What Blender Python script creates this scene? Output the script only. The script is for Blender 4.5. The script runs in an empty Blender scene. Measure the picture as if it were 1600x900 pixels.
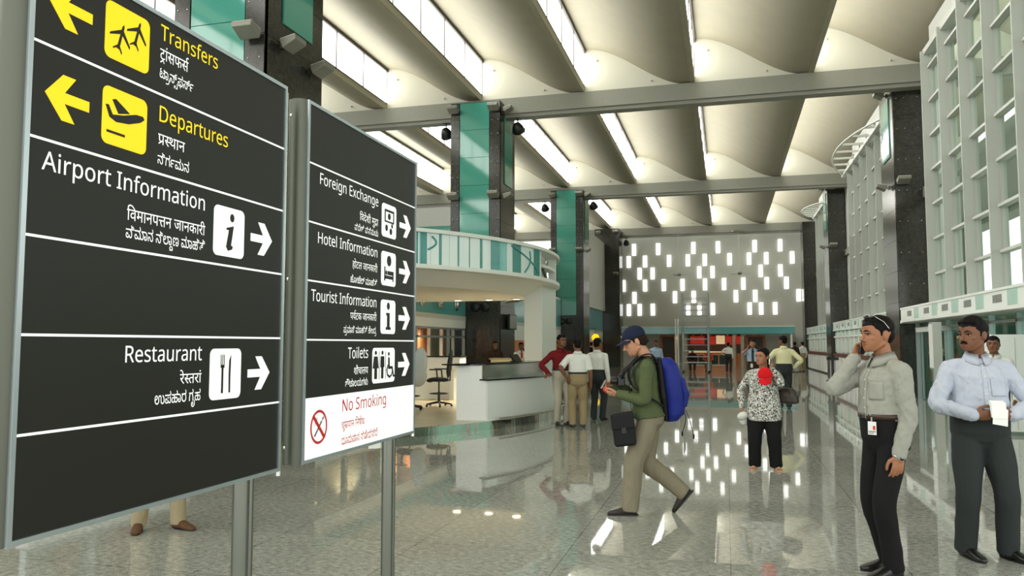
import bpy, bmesh, math, random
import numpy as np
from mathutils import Vector, Matrix, noise
from mathutils.bvhtree import BVHTree

SC = bpy.context.scene
COL = SC.collection
PI = math.pi
random.seed(7)

# ------------------------------------------------------------------ camera, world, exposure
cam = bpy.data.cameras.new('camera')
cam.sensor_width = 36.0
cam.lens = 1230.0 / 1600.0 * 36.0
cam.clip_start = 0.05
cam.clip_end = 500
cam_o = bpy.data.objects.new('camera', cam)
cam_o.location = (0, 0, 1.58)
_th, _ph = math.radians(15.198), math.radians(4.092)
_fw = Vector((-math.sin(_th) * math.cos(_ph), math.cos(_th) * math.cos(_ph), math.sin(_ph)))
cam_o.rotation_euler = _fw.to_track_quat('-Z', 'Y').to_euler()
COL.objects.link(cam_o)
SC.camera = cam_o

SKY_STRENGTH = 2.0
PANE_GLOW = 4.6
SLOT_GLOW = 1.3
w = bpy.data.worlds.new('sky')
SC.world = w
w.use_nodes = True
w.node_tree.nodes['Background'].inputs[0].default_value = (0.93, 0.97, 0.93, 1)
w.node_tree.nodes['Background'].inputs[1].default_value = SKY_STRENGTH
SC.view_settings.view_transform = 'Standard'
SC.view_settings.look = 'None'
SC.view_settings.gamma = 1
SC.view_settings.use_curve_mapping = False
SC.view_settings.exposure = 0.28
try:
    SC.cycles.max_bounces = 10
    SC.cycles.diffuse_bounces = 5
    SC.cycles.glossy_bounces = 5
    SC.cycles.transparent_max_bounces = 12
    SC.cycles.caustics_reflective = False
    SC.cycles.caustics_refractive = False
    SC.cycles.sample_clamp_indirect = 6
except Exception:
    pass

# ------------------------------------------------------------------ materials
def s2l(c):
    return tuple(((x / 12.92) if x <= 0.04045 else ((x + 0.055) / 1.055) ** 2.4) for x in c)

def rgb(r, g, b):
    return s2l((r / 255, g / 255, b / 255))

MATS = {}
def mat(name, col, rough=0.5, metal=0.0, spec=0.5, var=0.0, vscale=8.0, bump=0.0, bscale=60.0, emit=0.0, emit_col=None,
        coat=0.0, stretch=None, bdist=0.01, trans=0.0, alpha=1.0, sheen=0.0, detail=4.0):
    if name in MATS:
        return MATS[name]
    m = bpy.data.materials.new(name)
    m.use_nodes = True
    nt = m.node_tree
    b = nt.nodes['Principled BSDF']
    b.inputs['Base Color'].default_value = (*col, 1)
    b.inputs['Roughness'].default_value = rough
    b.inputs['Metallic'].default_value = metal
    b.inputs['Specular IOR Level'].default_value = spec
    b.inputs['Coat Weight'].default_value = coat
    b.inputs['Transmission Weight'].default_value = trans
    b.inputs['Alpha'].default_value = alpha
    b.inputs['Sheen Weight'].default_value = sheen
    if emit > 0:
        b.inputs['Emission Color'].default_value = (*(emit_col or col), 1)
        b.inputs['Emission Strength'].default_value = emit
    if var > 0 or bump > 0:
        tc = nt.nodes.new('ShaderNodeTexCoord')
        mp = nt.nodes.new('ShaderNodeMapping')
        if stretch:
            mp.inputs['Scale'].default_value = stretch
        nt.links.new(tc.outputs['Object'], mp.inputs['Vector'])
    if var > 0:
        n = nt.nodes.new('ShaderNodeTexNoise')
        n.inputs['Scale'].default_value = vscale
        n.inputs['Detail'].default_value = detail
        nt.links.new(mp.outputs[0], n.inputs['Vector'])
        r = nt.nodes.new('ShaderNodeValToRGB')
        r.color_ramp.elements[0].position = 0.3
        r.color_ramp.elements[1].position = 0.7
        r.color_ramp.elements[0].color = (*[max(0, c * (1 - var)) for c in col], 1)
        r.color_ramp.elements[1].color = (*[min(1, c * (1 + var)) for c in col], 1)
        nt.links.new(n.outputs['Fac'], r.inputs[0])
        nt.links.new(r.outputs[0], b.inputs['Base Color'])
    if bump > 0:
        n2 = nt.nodes.new('ShaderNodeTexNoise')
        n2.inputs['Scale'].default_value = bscale
        n2.inputs['Detail'].default_value = 3
        nt.links.new(mp.outputs[0], n2.inputs['Vector'])
        bp = nt.nodes.new('ShaderNodeBump')
        bp.inputs['Strength'].default_value = bump
        bp.inputs['Distance'].default_value = bdist
        nt.links.new(n2.outputs['Fac'], bp.inputs['Height'])
        nt.links.new(bp.outputs[0], b.inputs['Normal'])
    MATS[name] = m
    return m

def glass(name, col, alpha=0.3, rough=0.03):
    """Thin architectural glass: mostly see-through, tinted, with a mirror-like surface."""
    if name in MATS:
        return MATS[name]
    m = bpy.data.materials.new(name)
    m.use_nodes = True
    nt = m.node_tree
    nt.nodes.remove(nt.nodes['Principled BSDF'])
    tr = nt.nodes.new('ShaderNodeBsdfTransparent')
    tr.inputs[0].default_value = (*col, 1)
    gl = nt.nodes.new('ShaderNodeBsdfGlossy')
    gl.inputs[0].default_value = (0.9, 1, 0.95, 1)
    gl.inputs['Roughness'].default_value = rough
    fr = nt.nodes.new('ShaderNodeFresnel')
    fr.inputs[0].default_value = 1.5
    ad = nt.nodes.new('ShaderNodeMath')
    ad.operation = 'ADD'
    ad.inputs[1].default_value = alpha
    ad.use_clamp = True
    ge = nt.nodes.new('ShaderNodeNewGeometry')
    inv = nt.nodes.new('ShaderNodeMath'); inv.operation = 'SUBTRACT'; inv.inputs[0].default_value = 1.0
    nt.links.new(ge.outputs['Backfacing'], inv.inputs[1])
    nt.links.new(fr.outputs[0], ad.inputs[0])
    fin = nt.nodes.new('ShaderNodeMath'); fin.operation = 'MULTIPLY'
    nt.links.new(ad.outputs[0], fin.inputs[0]); nt.links.new(inv.outputs[0], fin.inputs[1])
    mx = nt.nodes.new('ShaderNodeMixShader')
    nt.links.new(fin.outputs[0], mx.inputs[0])
    nt.links.new(tr.outputs[0], mx.inputs[1])
    nt.links.new(gl.outputs[0], mx.inputs[2])
    nt.links.new(mx.outputs[0], nt.nodes['Material Output'].inputs[0])
    MATS[name] = m
    return m

def granite(name, dark, light, rough, joint=None, wavy=0.0, fine=150.0, streak=(1, 1, 1), spec=0.5):
    m = bpy.data.materials.new(name)
    m.use_nodes = True
    nt = m.node_tree
    N, L = nt.nodes, nt.links
    b = N['Principled BSDF']
    b.inputs['Roughness'].default_value = rough
    b.inputs['Specular IOR Level'].default_value = spec
    tc = N.new('ShaderNodeTexCoord')
    mp = N.new('ShaderNodeMapping')
    mp.inputs['Scale'].default_value = streak
    mp.inputs['Rotation'].default_value = (0, 0, 0.6)
    L.new(tc.outputs['Object'], mp.inputs['Vector'])
    n1 = N.new('ShaderNodeTexNoise'); n1.inputs['Scale'].default_value = fine; n1.inputs['Detail'].default_value = 3
    n2 = N.new('ShaderNodeTexNoise'); n2.inputs['Scale'].default_value = fine * 0.16; n2.inputs['Detail'].default_value = 5
    n3 = N.new('ShaderNodeTexNoise'); n3.inputs['Scale'].default_value = 0.9; n3.inputs['Detail'].default_value = 2
    for n in (n1, n2):
        L.new(mp.outputs[0], n.inputs['Vector'])
    L.new(tc.outputs['Object'], n3.inputs['Vector'])
    a = N.new('ShaderNodeMath'); a.operation = 'MULTIPLY_ADD'; a.inputs[1].default_value = 0.62
    L.new(n1.outputs[0], a.inputs[0])
    s = N.new('ShaderNodeMath'); s.operation = 'MULTIPLY'; s.inputs[1].default_value = 0.38
    L.new(n2.outputs[0], s.inputs[0]); L.new(s.outputs[0], a.inputs[2])
    a2 = N.new('ShaderNodeMath'); a2.operation = 'MULTIPLY_ADD'; a2.inputs[1].default_value = 0.12; a2.inputs[2].default_value = -0.06
    L.new(n3.outputs[0], a2.inputs[0])
    a3 = N.new('ShaderNodeMath'); a3.operation = 'ADD'
    L.new(a.outputs[0], a3.inputs[0]); L.new(a2.outputs[0], a3.inputs[1])
    r = N.new('ShaderNodeValToRGB')
    r.color_ramp.elements[0].position = 0.36; r.color_ramp.elements[0].color = (*dark, 1)
    r.color_ramp.elements[1].position = 0.64; r.color_ramp.elements[1].color = (*light, 1)
    L.new(a3.outputs[0], r.inputs[0])
    out = r.outputs[0]
    if joint:
        br = N.new('ShaderNodeTexBrick')
        br.offset = 0; br.inputs['Scale'].default_value = 1
        br.inputs['Mortar Size'].default_value = joint[1]
        br.inputs['Brick Width'].default_value = joint[0]; br.inputs['Row Height'].default_value = joint[0]
        br.inputs['Color1'].default_value = (1, 1, 1, 1); br.inputs['Color2'].default_value = (0.9, 0.9, 0.9, 1)
        br.inputs['Mortar'].default_value = (0.45, 0.45, 0.45, 1)
        L.new(tc.outputs['Object'], br.inputs['Vector'])
        mx = N.new('ShaderNodeMix'); mx.data_type = 'RGBA'; mx.blend_type = 'MULTIPLY'; mx.inputs[0].default_value = 1
        L.new(out, mx.inputs[6]); L.new(br.outputs[0], mx.inputs[7]); out = mx.outputs[2]
    L.new(out, b.inputs['Base Color'])
    if wavy:
        n4 = N.new('ShaderNodeTexNoise'); n4.inputs['Scale'].default_value = 2.2; n4.inputs['Detail'].default_value = 1
        L.new(tc.outputs['Object'], n4.inputs['Vector'])
        bp = N.new('ShaderNodeBump'); bp.inputs['Strength'].default_value = wavy; bp.inputs['Distance'].default_value = 0.01
        L.new(n4.outputs[0], bp.inputs['Height']); L.new(bp.outputs[0], b.inputs['Normal'])
    MATS[name] = m
    return m

M_FLOOR = granite('polished_granite_floor', rgb(104, 106, 99), rgb(204, 206, 196), 0.028, joint=(1.2, 0.004), wavy=0.014, fine=125, streak=(1, 1.3, 1), spec=0.62)
M_GRAN = granite('dark_granite', rgb(24, 25, 21), rgb(62, 62, 54), 0.16, fine=60, spec=0.45)
M_SHELL = mat('ceiling_cream_board', rgb(160, 154, 134), 0.75, var=0.03, vscale=2)
M_BULK = mat('bulkhead_white', rgb(204, 202, 186), 0.7)
M_BEAM = mat('beam_grey_paint', rgb(136, 136, 124), 0.6, var=0.03)
M_PANE = mat('daylit_frosted_glazing', (0.9, 0.95, 0.9), 0.4, emit=PANE_GLOW, emit_col=(1.0, 0.995, 0.955))
M_SLOT = mat('daylit_wall_slot', (0.9, 0.95, 0.9), 0.4, emit=SLOT_GLOW, emit_col=(1, 1, 0.98))
M_DKFRAME = mat('dark_bronze_frame', rgb(64, 58, 46), 0.45)
M_FARW = mat('far_wall_grey_plaster', rgb(192, 192, 180), 0.6, var=0.03, vscale=0.7)
M_WHITE = mat('white_laminate', rgb(238, 240, 236), 0.3, var=0.01)
M_WPAINT = mat('white_paint', rgb(222, 224, 216), 0.45)
M_LGREY = mat('light_grey_panel', rgb(196, 198, 190), 0.45, var=0.02)
M_TEAL = mat('teal_backpainted_glass', rgb(70, 150, 134), 0.06, var=0.05, vscale=0.8, spec=0.75)
M_TEAL2 = mat('teal_fascia_glass', rgb(88, 160, 160), 0.12, var=0.05, vscale=0.9, spec=0.6)
M_STEEL = mat('brushed_steel', rgb(205, 205, 198), 0.24, metal=1.0, bump=0.03, bscale=30, stretch=(1, 1, 40))
M_STEELD = mat('dull_steel', rgb(120, 122, 114), 0.32, metal=1.0)
M_MIRR = mat('wavy_polished_steel', rgb(190, 190, 182), 0.09, metal=1.0, bump=0.35, bscale=3.5, bdist=0.03, stretch=(1, 1, 0.2))
M_ALU = mat('satin_aluminium', rgb(172, 180, 180), 0.38, metal=0.75)
M_BLACK = mat('black_plastic', rgb(20, 20, 20), 0.4)
M_FABK = mat('black_upholstery', rgb(30, 34, 34), 0.85, var=0.15, vscale=40)
M_GLASS = glass('curtain_wall_glass', (0.86, 0.92, 0.88), 0.06)
M_GREENG = glass('green_door_glass', (0.58, 0.78, 0.70), 0.1)
M_SHOPG = glass('shop_window_glass', (0.85, 0.88, 0.84), 0.06)

# ------------------------------------------------------------------ mesh helpers
class MB:
    """Collects shapes, then links them as ONE mesh object."""
    def __init__(s):
        s.v, s.f, s.mi, s.sm = [], [], [], []
    def add(s, vs, fs, mi=0, smooth=False, M=None):
        o = len(s.v)
        if M is not None:
            vs = [M @ Vector(v) for v in vs]
        s.v += [tuple(v) for v in vs]
        for f in fs:
            s.f.append(tuple(i + o for i in f)); s.mi.append(mi); s.sm.append(smooth)
        return s
    def box(s, a, b, mi=0, M=None):
        x0, x1 = sorted((a[0], b[0])); y0, y1 = sorted((a[1], b[1])); z0, z1 = sorted((a[2], b[2]))
        vs = [(x0, y0, z0), (x1, y0, z0), (x1, y1, z0), (x0, y1, z0), (x0, y0, z1), (x1, y0, z1), (x1, y1, z1), (x0, y1, z1)]
        return s.add(vs, [(0, 3, 2, 1), (4, 5, 6, 7), (0, 1, 5, 4), (1, 2, 6, 5), (2, 3, 7, 6), (3, 0, 4, 7)], mi, False, M)
    def prism(s, pts, z0, z1, mi=0, M=None, smooth=False):
        """polygon in xy extruded in z"""
        n = len(pts)
        ar = sum(pts[i][0] * pts[(i + 1) % n][1] - pts[(i + 1) % n][0] * pts[i][1] for i in range(n))
        if ar < 0:
            pts = pts[::-1]
        vs = [(p[0], p[1], z0) for p in pts] + [(p[0], p[1], z1) for p in pts]
        s.add(vs, [tuple(range(n - 1, -1, -1)), tuple(range(n, 2 * n))], mi, False, M)
        s.add(vs, [(i, (i + 1) % n, n + (i + 1) % n, n + i) for i in range(n)], mi, smooth, M)
        return s
    def tube(s, pts, r, n=10, mi=0, caps=True, smooth=True, M=None, closed=False):
        pts = [Vector(p) for p in pts]
        rs = r if isinstance(r, (list, tuple)) else [r] * len(pts)
        k = len(pts)
        vs = []
        t0 = (pts[1] - pts[0]).normalized()
        u = t0.orthogonal().normalized()
        for i, p in enumerate(pts):
            if closed:
                t = (pts[(i + 1) % k] - pts[i - 1]).normalized()
            else:
                t = (pts[min(i + 1, k - 1)] - pts[max(i - 1, 0)]).normalized()
            u = (u - t * u.dot(t)).normalized()
            v = t.cross(u)
            for j in range(n):
                a = 2 * PI * j / n
                vs.append(p + (u * math.cos(a) + v * math.sin(a)) * rs[i])
        fs = []
        for i in range(k if closed else k - 1):
            for j in range(n):
                a, b = i * n + j, i * n + (j + 1) % n
                c, d = ((i + 1) % k) * n + (j + 1) % n, ((i + 1) % k) * n + j
                fs.append((a, b, c, d))
        s.add(vs, fs, mi, smooth, M)
        if caps and not closed:
            s.add(vs[:n], [tuple(range(n - 1, -1, -1))], mi, False, M)
            s.add(vs[-n:], [tuple(range(n))], mi, False, M)
        return s
    def bar(s, a, b, wx, wy, mi=0, up=(0, 0, 1), M=None):
        a, b = Vector(a), Vector(b)
        t = (b - a).normalized()
        u = Vector(up)
        u = (u - t * u.dot(t))
        u = u.normalized() if u.length > 1e-4 else t.orthogonal().normalized()
        v = t.cross(u)
        vs = []
        for p in (a, b):
            for i, j in ((-1, -1), (1, -1), (1, 1), (-1, 1)):
                vs.append(p + v * i * wx / 2 + u * j * wy / 2)
        return s.add(vs, [(3, 2, 1, 0), (4, 5, 6, 7), (0, 1, 5, 4), (1, 2, 6, 5), (2, 3, 7, 6), (3, 0, 4, 7)], mi, False, M)
    def lathe(s, prof, n=24, mi=0, M=None, smooth=True):
        vs, fs = [], []
        k = len(prof)
        for r, z in prof:
            for j in range(n):
                a = 2 * PI * j / n
                vs.append((r * math.cos(a), r * math.sin(a), z))
        for i in range(k - 1):
            for j in range(n):
                fs.append((i * n + j, i * n + (j + 1) % n, (i + 1) * n + (j + 1) % n, (i + 1) * n + j))
        fs.append(tuple(range(n - 1, -1, -1))); fs.append(tuple(range((k - 1) * n, k * n)))
        return s.add(vs, fs, mi, smooth, M)
    def ell(s, c, r, R=None, nu=16, nv=10, mi=0, M=None):
        vs, fs = [], []
        R = R or Matrix.Identity(3)
        c = Vector(c)
        vs.append(c + R @ Vector((0, 0, -r[2])))
        for i in range(1, nv):
            p = -PI / 2 + PI * i / nv
            for j in range(nu):
                a = 2 * PI * j / nu
                vs.append(c + R @ Vector((r[0] * math.cos(p) * math.cos(a), r[1] * math.cos(p) * math.sin(a), r[2] * math.sin(p))))
        vs.append(c + R @ Vector((0, 0, r[2])))
        for j in range(nu):
            fs.append((0, 1 + (j + 1) % nu, 1 + j))
        for i in range(nv - 2):
            for j in range(nu):
                a = 1 + i * nu
                fs.append((a + j, a + (j + 1) % nu, a + nu + (j + 1) % nu, a + nu + j))
        o = 1 + (nv - 2) * nu
        for j in range(nu):
            fs.append((o + j, o + (j + 1) % nu, len(vs) - 1))
        return s.add(vs, fs, mi, True, M)
    def mesh(s, name):
        me = bpy.data.meshes.new(name)
        me.from_pydata(s.v, [], s.f)
        me.polygons.foreach_set('material_index', s.mi)
        me.polygons.foreach_set('use_smooth', s.sm)
        me.update()
        return me
    def build(s, name, mats, parent=None, loc=None, rot=None, bevel=0.0, bseg=2):
        me = s.mesh(name)
        for m in (mats if isinstance(mats, (list, tuple)) else [mats]):
            me.materials.append(m)
        return link(name, me, parent, loc, rot, bevel, bseg)

def link(name, me, parent=None, loc=None, rot=None, bevel=0.0, bseg=2):
    o = bpy.data.objects.new(name, me)
    COL.objects.link(o)
    if parent is not None:
        o.parent = parent
    if loc is not None:
        o.location = loc
    if rot is not None:
        o.rotation_euler = rot
    if bevel > 0:
        b = o.modifiers.new('bevel', 'BEVEL')
        b.width = bevel; b.segments = bseg; b.limit_method = 'ANGLE'; b.angle_limit = 0.7
    return o

def tag(o, label=None, cat=None, group=None, kind=None):
    if label: o['label'] = label
    if cat: o['category'] = cat
    if group: o['group'] = group
    if kind: o['kind'] = kind
    return o

def thing(name, label, cat, loc=(0, 0, 0), rz=0.0, group=None, rot=None):
    o = bpy.data.objects.new(name, None)
    o.empty_display_size = 0.1
    COL.objects.link(o)
    o.location = loc
    o.rotation_euler = rot if rot is not None else (0, 0, rz)
    return tag(o, label, cat, group)

def struct(o):
    o['kind'] = 'structure'
    return o

def copy_tree(o, parent=None):
    c = o.copy()
    COL.objects.link(c)
    if parent is not None:
        c.parent = parent
    for ch in list(o.children):
        copy_tree(ch, c)
    return c

# ------------------------------------------------------------------ the setting: floor, ceiling, beams, walls
struct(MB().box((-26, -9, -0.3), (12, 60, 0)).build('floor', M_FLOOR))
FIN0, FINP, ZL, ZH = -0.85, 3.6, 10.0, 11.49
ROWS = [-5.6, 10.1, 25.66, 41.25, 57.15]
FINS = range(-7, 3)          # shell k spans x from FIN0+FINP*k to FIN0+FINP*(k+1)
NPROF = 22
def prof(u):
    return ZL + (ZH - ZL) * (1 + math.cos(PI * min(1, u * 1.02))) / 2
nwin = [0]
def next_window():
    nwin[0] += 1
    return 'window_%d' % nwin[0]
for r in range(len(ROWS) - 1):
    y0, y1 = ROWS[r] + 0.3, ROWS[r + 1]
    for k in FINS:
        xa = FIN0 + FINP * k
        mb = MB()
        bot = [(xa + FINP * i / NPROF, prof(i / NPROF)) for i in range(NPROF + 1)]
        top = [(x, z + 0.14) for x, z in bot[::-1]]
        loop = bot + top
        n = len(loop)
        vs = [(x, y0, z) for x, z in loop] + [(x, y1, z) for x, z in loop]
        mb.add(vs, [(i, i + n, (i + 1) % n + n, (i + 1) % n) for i in range(n)], 0, True)
        xe = xa + FINP
        mb.box((xe - 0.14, y0, ZL - 0.02), (xe + 0.02, y1, ZL + 0.2))          # lower lip of the shell
        o = struct(mb.build('ceiling', M_SHELL))
        es = o.modifiers.new('es', 'EDGE_SPLIT'); es.split_angle = 0.8
        # glazing strip above the lip, on the line where the next shell starts
        wn = struct(MB().box((xe - 0.03, y0, ZL + 0.2), (xe - 0.01, y1, ZH - 0.02)).build(next_window(), M_PANE))
        fr = MB().box((xe - 0.06, y0, ZH - 0.12), (xe + 0.06, y1, ZH + 0.02))
        fr.box((xe - 0.05, y0, ZL + 0.18), (xe + 0.02, y1, ZL + 0.24))
        ny = 8
        for i in range(ny + 1):
            yy = y0 + (y1 - y0) * i / ny
            fr.box((xe - 0.01, yy - 0.02, ZL + 0.2), (xe + 0.015, yy + 0.02, ZH - 0.05))
        fr.build('window_frame', M_DKFRAME, wn)
        # white bulkhead closing the far end of the shell above the beam
        bl = [(x, z) for x, z in bot] + [(xe, 9.9), (xa, 9.9)]
        mb = MB()
        nb = len(bl)
        vs = [(x, y1 - 0.02, z) for x, z in bl] + [(x, y1 + 0.1, z) for x, z in bl]
        mb.add(vs, [tuple(range(nb)), tuple(range(2 * nb - 1, nb - 1, -1))])
        for fx, fz in ((0.12, 0.86), (0.62, 0.16)):
            mb.ell((xa + FINP * fx, y1 - 0.06, ZL + 0.02 + 1.2 * fz), (0.035, 0.05, 0.035), None, 8, 6)
        b = struct(mb.build('wall_bulkhead', M_BULK))
for r, yb in enumerate(ROWS):
    mb = MB().box((-26, yb - 0.28, 9.42), (10.2, yb + 0.3, 9.96)).box((-26, yb - 0.2, 9.3), (10.2, yb + 0.22, 9.42))
    struct(mb.build('ceiling_beam', M_BEAM))
# far wall with its daylit slots
struct(MB().box((-12, 58.2, 0), (9, 58.6, 10.0)).box((-12, 58.12, 0), (9, 58.2, 0.12)).build('wall_far', M_FARW))
SLOTS = [
    (8.54, (-6.46, -4.70, -2.18, -0.45, 2.07, 3.78)),
    (7.65, (-6.86, -5.66, -3.92, -2.58, -1.39, 0.34, 1.67, 2.84, 4.57)),
    (6.76, (-6.07, -5.12, -1.79, -0.86, 2.44, 3.77)),
    (5.88, (-7.26, -5.68, -4.33, -2.99, -1.40, -0.08, 1.25, 2.83, 4.15)),
    (4.99, (-6.47, -3.54, -2.21, 0.72, 2.04, 4.94)),
    (4.10, (-6.88, -6.09, -5.14, -2.61, -1.82, -0.89, 1.64, 2.42, 3.36))]
for sz, xs in SLOTS:
    for sx in xs:
        struct(MB().box((sx - 0.14, 58.1, sz - 0.42), (sx + 0.14, 58.21, sz + 0.42)).build(next_window(), M_SLOT))
struct(MB().box((-26.3, -9, 0), (-26, 60, 12)).build('wall_left', M_LGREY))
# raised side rooms behind the left columns
struct(MB().box((-26, 30, 0), (-9.2, 30.3, 5.6), 0).box((-26, 30, 6.39), (-9.2, 30.3, 7.17), 0).box((-26, 29.96, 5.6), (-9.2, 30.3, 6.39), 1)
       .build('wall_mezzanine', [M_LGREY, M_TEAL]))
struct(MB().box((-9.5, 30.3, 3.9), (-9.2, 41, 6.2)).build('wall_upper_left', M_LGREY))
struct(MB().box((-8.5, 42.3, 3.9), (-8.2, 58, 8.7)).build('wall_upper_back', M_LGREY))

# ------------------------------------------------------------------ granite and glass columns
def make_column(name, x0, x1, y0, y1, side, label, top=9.75, teal=True, front_teal=True):
    """side = +1: the open side face looks to +x, -1: to -x"""
    c = thing(name, None, None, (0, 0, 0))
    struct(c)
    c['label'] = label
    core = MB().box((x0 + 0.04, y0 + 0.04, 0), (x1 - 0.04, y1 - 0.04, top))
    core.build('granite_core', M_GRAN, c)
    pw = 0.3 if x1 - x0 > 1.2 else 0.8
    for (a, b) in (((x0, x0 + pw), (x1 - pw * 1.2, x1)) if front_teal else ((x0, x1),)):
        mb = MB()
        z = 0.0
        while z < top - 0.05:
            z2 = min(top, z + 0.95)
            mb.box((a, y0, z + 0.004), (b, y0 + 0.1, z2 - 0.004))
            z = z2
        mb.build('granite_pier', M_GRAN, c)
    xs = x1 if side > 0 else x0
    mb = MB()
    z = 0.0
    while z < top - 0.05:
        z2 = min(top, z + 0.95)
        mb.box((xs - side * 0.1, y0 + 0.02, z + 0.004), (xs, y1, z2 - 0.004))
        z = z2
    mb.build('granite_flank', M_GRAN, c)
    if teal:
        if front_teal:
            mb = MB()
            z = 3.1
            while z < top - 0.05:
                z2 = min(top - 0.02, z + 0.95)
                mb.box((x0 + pw + 0.02, y0 + 0.01, z + 0.006), (x1 - pw * 1.2 - 0.02, y0 + 0.06, z2 - 0.006))
                z = z2
            mb.build('teal_glass_panel', M_TEAL, c)
        d = y1 - y0
        mb = MB()
        z = 7.0 if side > 0 else 7.4
        while z < top - 0.5:
            z2 = min(top - 0.45, z + 0.95)
            mb.box((xs - side * 0.03, y0 + 0.28 * d, z + 0.006), (xs + side * 0.03, y0 + 0.78 * d, z2 - 0.006))
            z = z2
        mb.build('teal_side_panel', M_TEAL, c)
    mb = MB()
    z = 3.4
    while z < top - 0.2:
        for bx in ((x0 + 0.07, x0 + pw - 0.05, x1 - pw * 1.2 + 0.07, x1 - 0.08) if front_teal else (x0 + 0.1, x0 + 0.32, x1 - 0.12)):
            mb.ell((bx, y0 - 0.004, z), (0.016, 0.012, 0.016), None, 6, 4)
        z += 0.475 if front_teal else 0.95
    mb.build('bolt', M_STEEL, c)
    return c
L_COL = [('column', 11.0, 12.9), ('column', 24.85, 26.75), ('column', 40.6, 42.5), ('column', 55.2, 57.0)]
LBL = ['granite and teal glass column behind the tall direction sign', 'granite and teal glass column behind the round information kiosk',
       'granite and teal glass column beyond the kiosk post', 'plain dark granite column in the corner by the far wall']
for i, (nm, ya, yb) in enumerate(L_COL):
    make_column(nm, -8.9, -7.17, ya, yb, 1, LBL[i], teal=(i < 3), front_teal=(i < 3))
R_COL = [(25.9, 28.0), (42.1, 44.0), (55.4, 57.1)]
LBR = ['dark granite column standing above the glass entrance band', 'dark granite column midway along the glazed side wall', 'dark granite column where side wall and far wall meet']
for i, (ya, yb) in enumerate(R_COL):
    make_column('column', 5.05, 5.86, ya, yb, -1, LBR[i], teal=(i < 2), front_teal=False)

# ------------------------------------------------------------------ floodlights fixed to the columns
M_HOUS = mat('grey_lamp_housing', rgb(128, 126, 114), 0.4, metal=0.3)
def make_wall_light(label, loc, rz, group):
    t = thing('wall_floodlight', label, 'floodlight', loc, rz, group)     # local -y points away from the wall
    t.scale = (0.72, 0.72, 0.72)
    MB().box((-0.06, -0.05, -0.08), (0.06, 0.0, 0.08)).bar((0, -0.03, 0), (0, -0.2, 0.02), 0.05, 0.05).build('bracket', M_STEELD, t)
    M = Matrix.Translation((0, -0.32, 0.04)) @ Matrix.Rotation(-0.22, 4, 'X')
    mb = MB()
    vs = [(-0.24, -0.2, -0.04), (0.24, -0.2, -0.04), (0.24, 0.18, -0.14), (-0.24, 0.18, -0.14), (-0.26, -0.22, 0.08), (0.26, -0.22, 0.08), (0.26, 0.2, 0.08), (-0.26, 0.2, 0.08)]
    mb.add(vs, [(0, 3, 2, 1), (4, 5, 6, 7), (0, 1, 5, 4), (1, 2, 6, 5), (2, 3, 7, 6), (3, 0, 4, 7)], 0, False, M)
    mb.build('housing', M_HOUS, t, bevel=0.015)
    MB().box((-0.24, -0.2, 0.08), (0.24, 0.18, 0.095), M=M).build('reflector_glass', M_WPAINT, t)
    return t
FL = []
lvl = {9.45: 'top', 6.5: 'middle'}
for z, w1 in ((6.6, 'middle'),):
    FL += [((-7.35, 11.0, z), 0, 'front', 'column behind tall sign', w1), ((-7.17, 11.5, z), PI / 2, 'near side', 'column behind tall sign', w1),
           ((-7.17, 12.5, z - 0.1), PI / 2, 'far side', 'column behind tall sign', w1)]
for z, w1 in ((9.45, 'top'), (6.5, 'middle')):
    FL += [((-8.75, 24.85, z), 0, 'front outer pier', 'column behind kiosk', w1), ((-7.34, 24.85, z), 0, 'front inner pier', 'column behind kiosk', w1),
           ((-7.17, 25.05, z), PI / 2, 'hall flank', 'column behind kiosk', w1)]
    FL += [((-8.75, 40.6, z), 0, 'front outer pier', 'column past kiosk post', w1), ((-7.34, 40.6, z), 0, 'front inner pier', 'column past kiosk post', w1),
           ((-7.17, 40.8, z), PI / 2, 'hall flank', 'column past kiosk post', w1)]
    FL += [((-8.6, 55.2, z), 0, 'front outer edge', 'far corner column', w1), ((-7.4, 55.2, z), 0, 'front inner edge', 'far corner column', w1)]
    FL += [((5.25, 25.9, z), 0, 'front', 'column above entrance', w1), ((5.05, 26.8, z), -PI / 2, 'hall flank', 'column above entrance', w1),
           ((5.05, 42.6, z), -PI / 2, 'hall flank', 'midway right column', w1), ((5.25, 42.1, z), 0, 'front', 'midway right column', w1)]
for loc, rz, face, wh, w1 in FL:
    make_wall_light('grey floodlight at %s height, %s of %s' % (w1, face, wh), loc, rz, 'floodlights on the columns')

def make_horn(label, loc, rz):
    t = thing('hanging_floodlight', label, 'floodlight', loc, rz, 'black bell floodlights under the beams')
    MB().tube([(0, 0, 0.0), (0, 0, 0.32)], 0.025, 8).box((-0.12, -0.03, 0.3), (0.12, 0.03, 0.34)).build('stem', M_BLACK, t)
    M = Matrix.Rotation(0.9, 4, 'X')
    MB().lathe([(0.05, 0.16), (0.12, 0.14), (0.19, 0.0), (0.23, -0.16), (0.21, -0.16), (0.16, -0.02)], 18, M=M).build('shade', M_BLACK, t)
    return t
for loc, lb in (((-9.35, 25.6, 8.98), 'black bell floodlight on the outer side of the column behind the kiosk'),
                ((-6.75, 25.6, 8.98), 'black bell floodlight on the hall side of the column behind the kiosk'),
                ((-9.35, 41.2, 8.98), 'black bell floodlight on the outer side of the column past the kiosk post'),
                ((-6.7, 41.2, 8.98), 'black bell floodlight on the hall side of the column past the kiosk post'),
                ((-9.4, 57.1, 8.98), 'black bell floodlight outside the far corner column'),
                ((-6.9, 57.1, 8.98), 'black bell floodlight between far corner column and far wall')):
    make_horn(lb, loc, 0)
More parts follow.
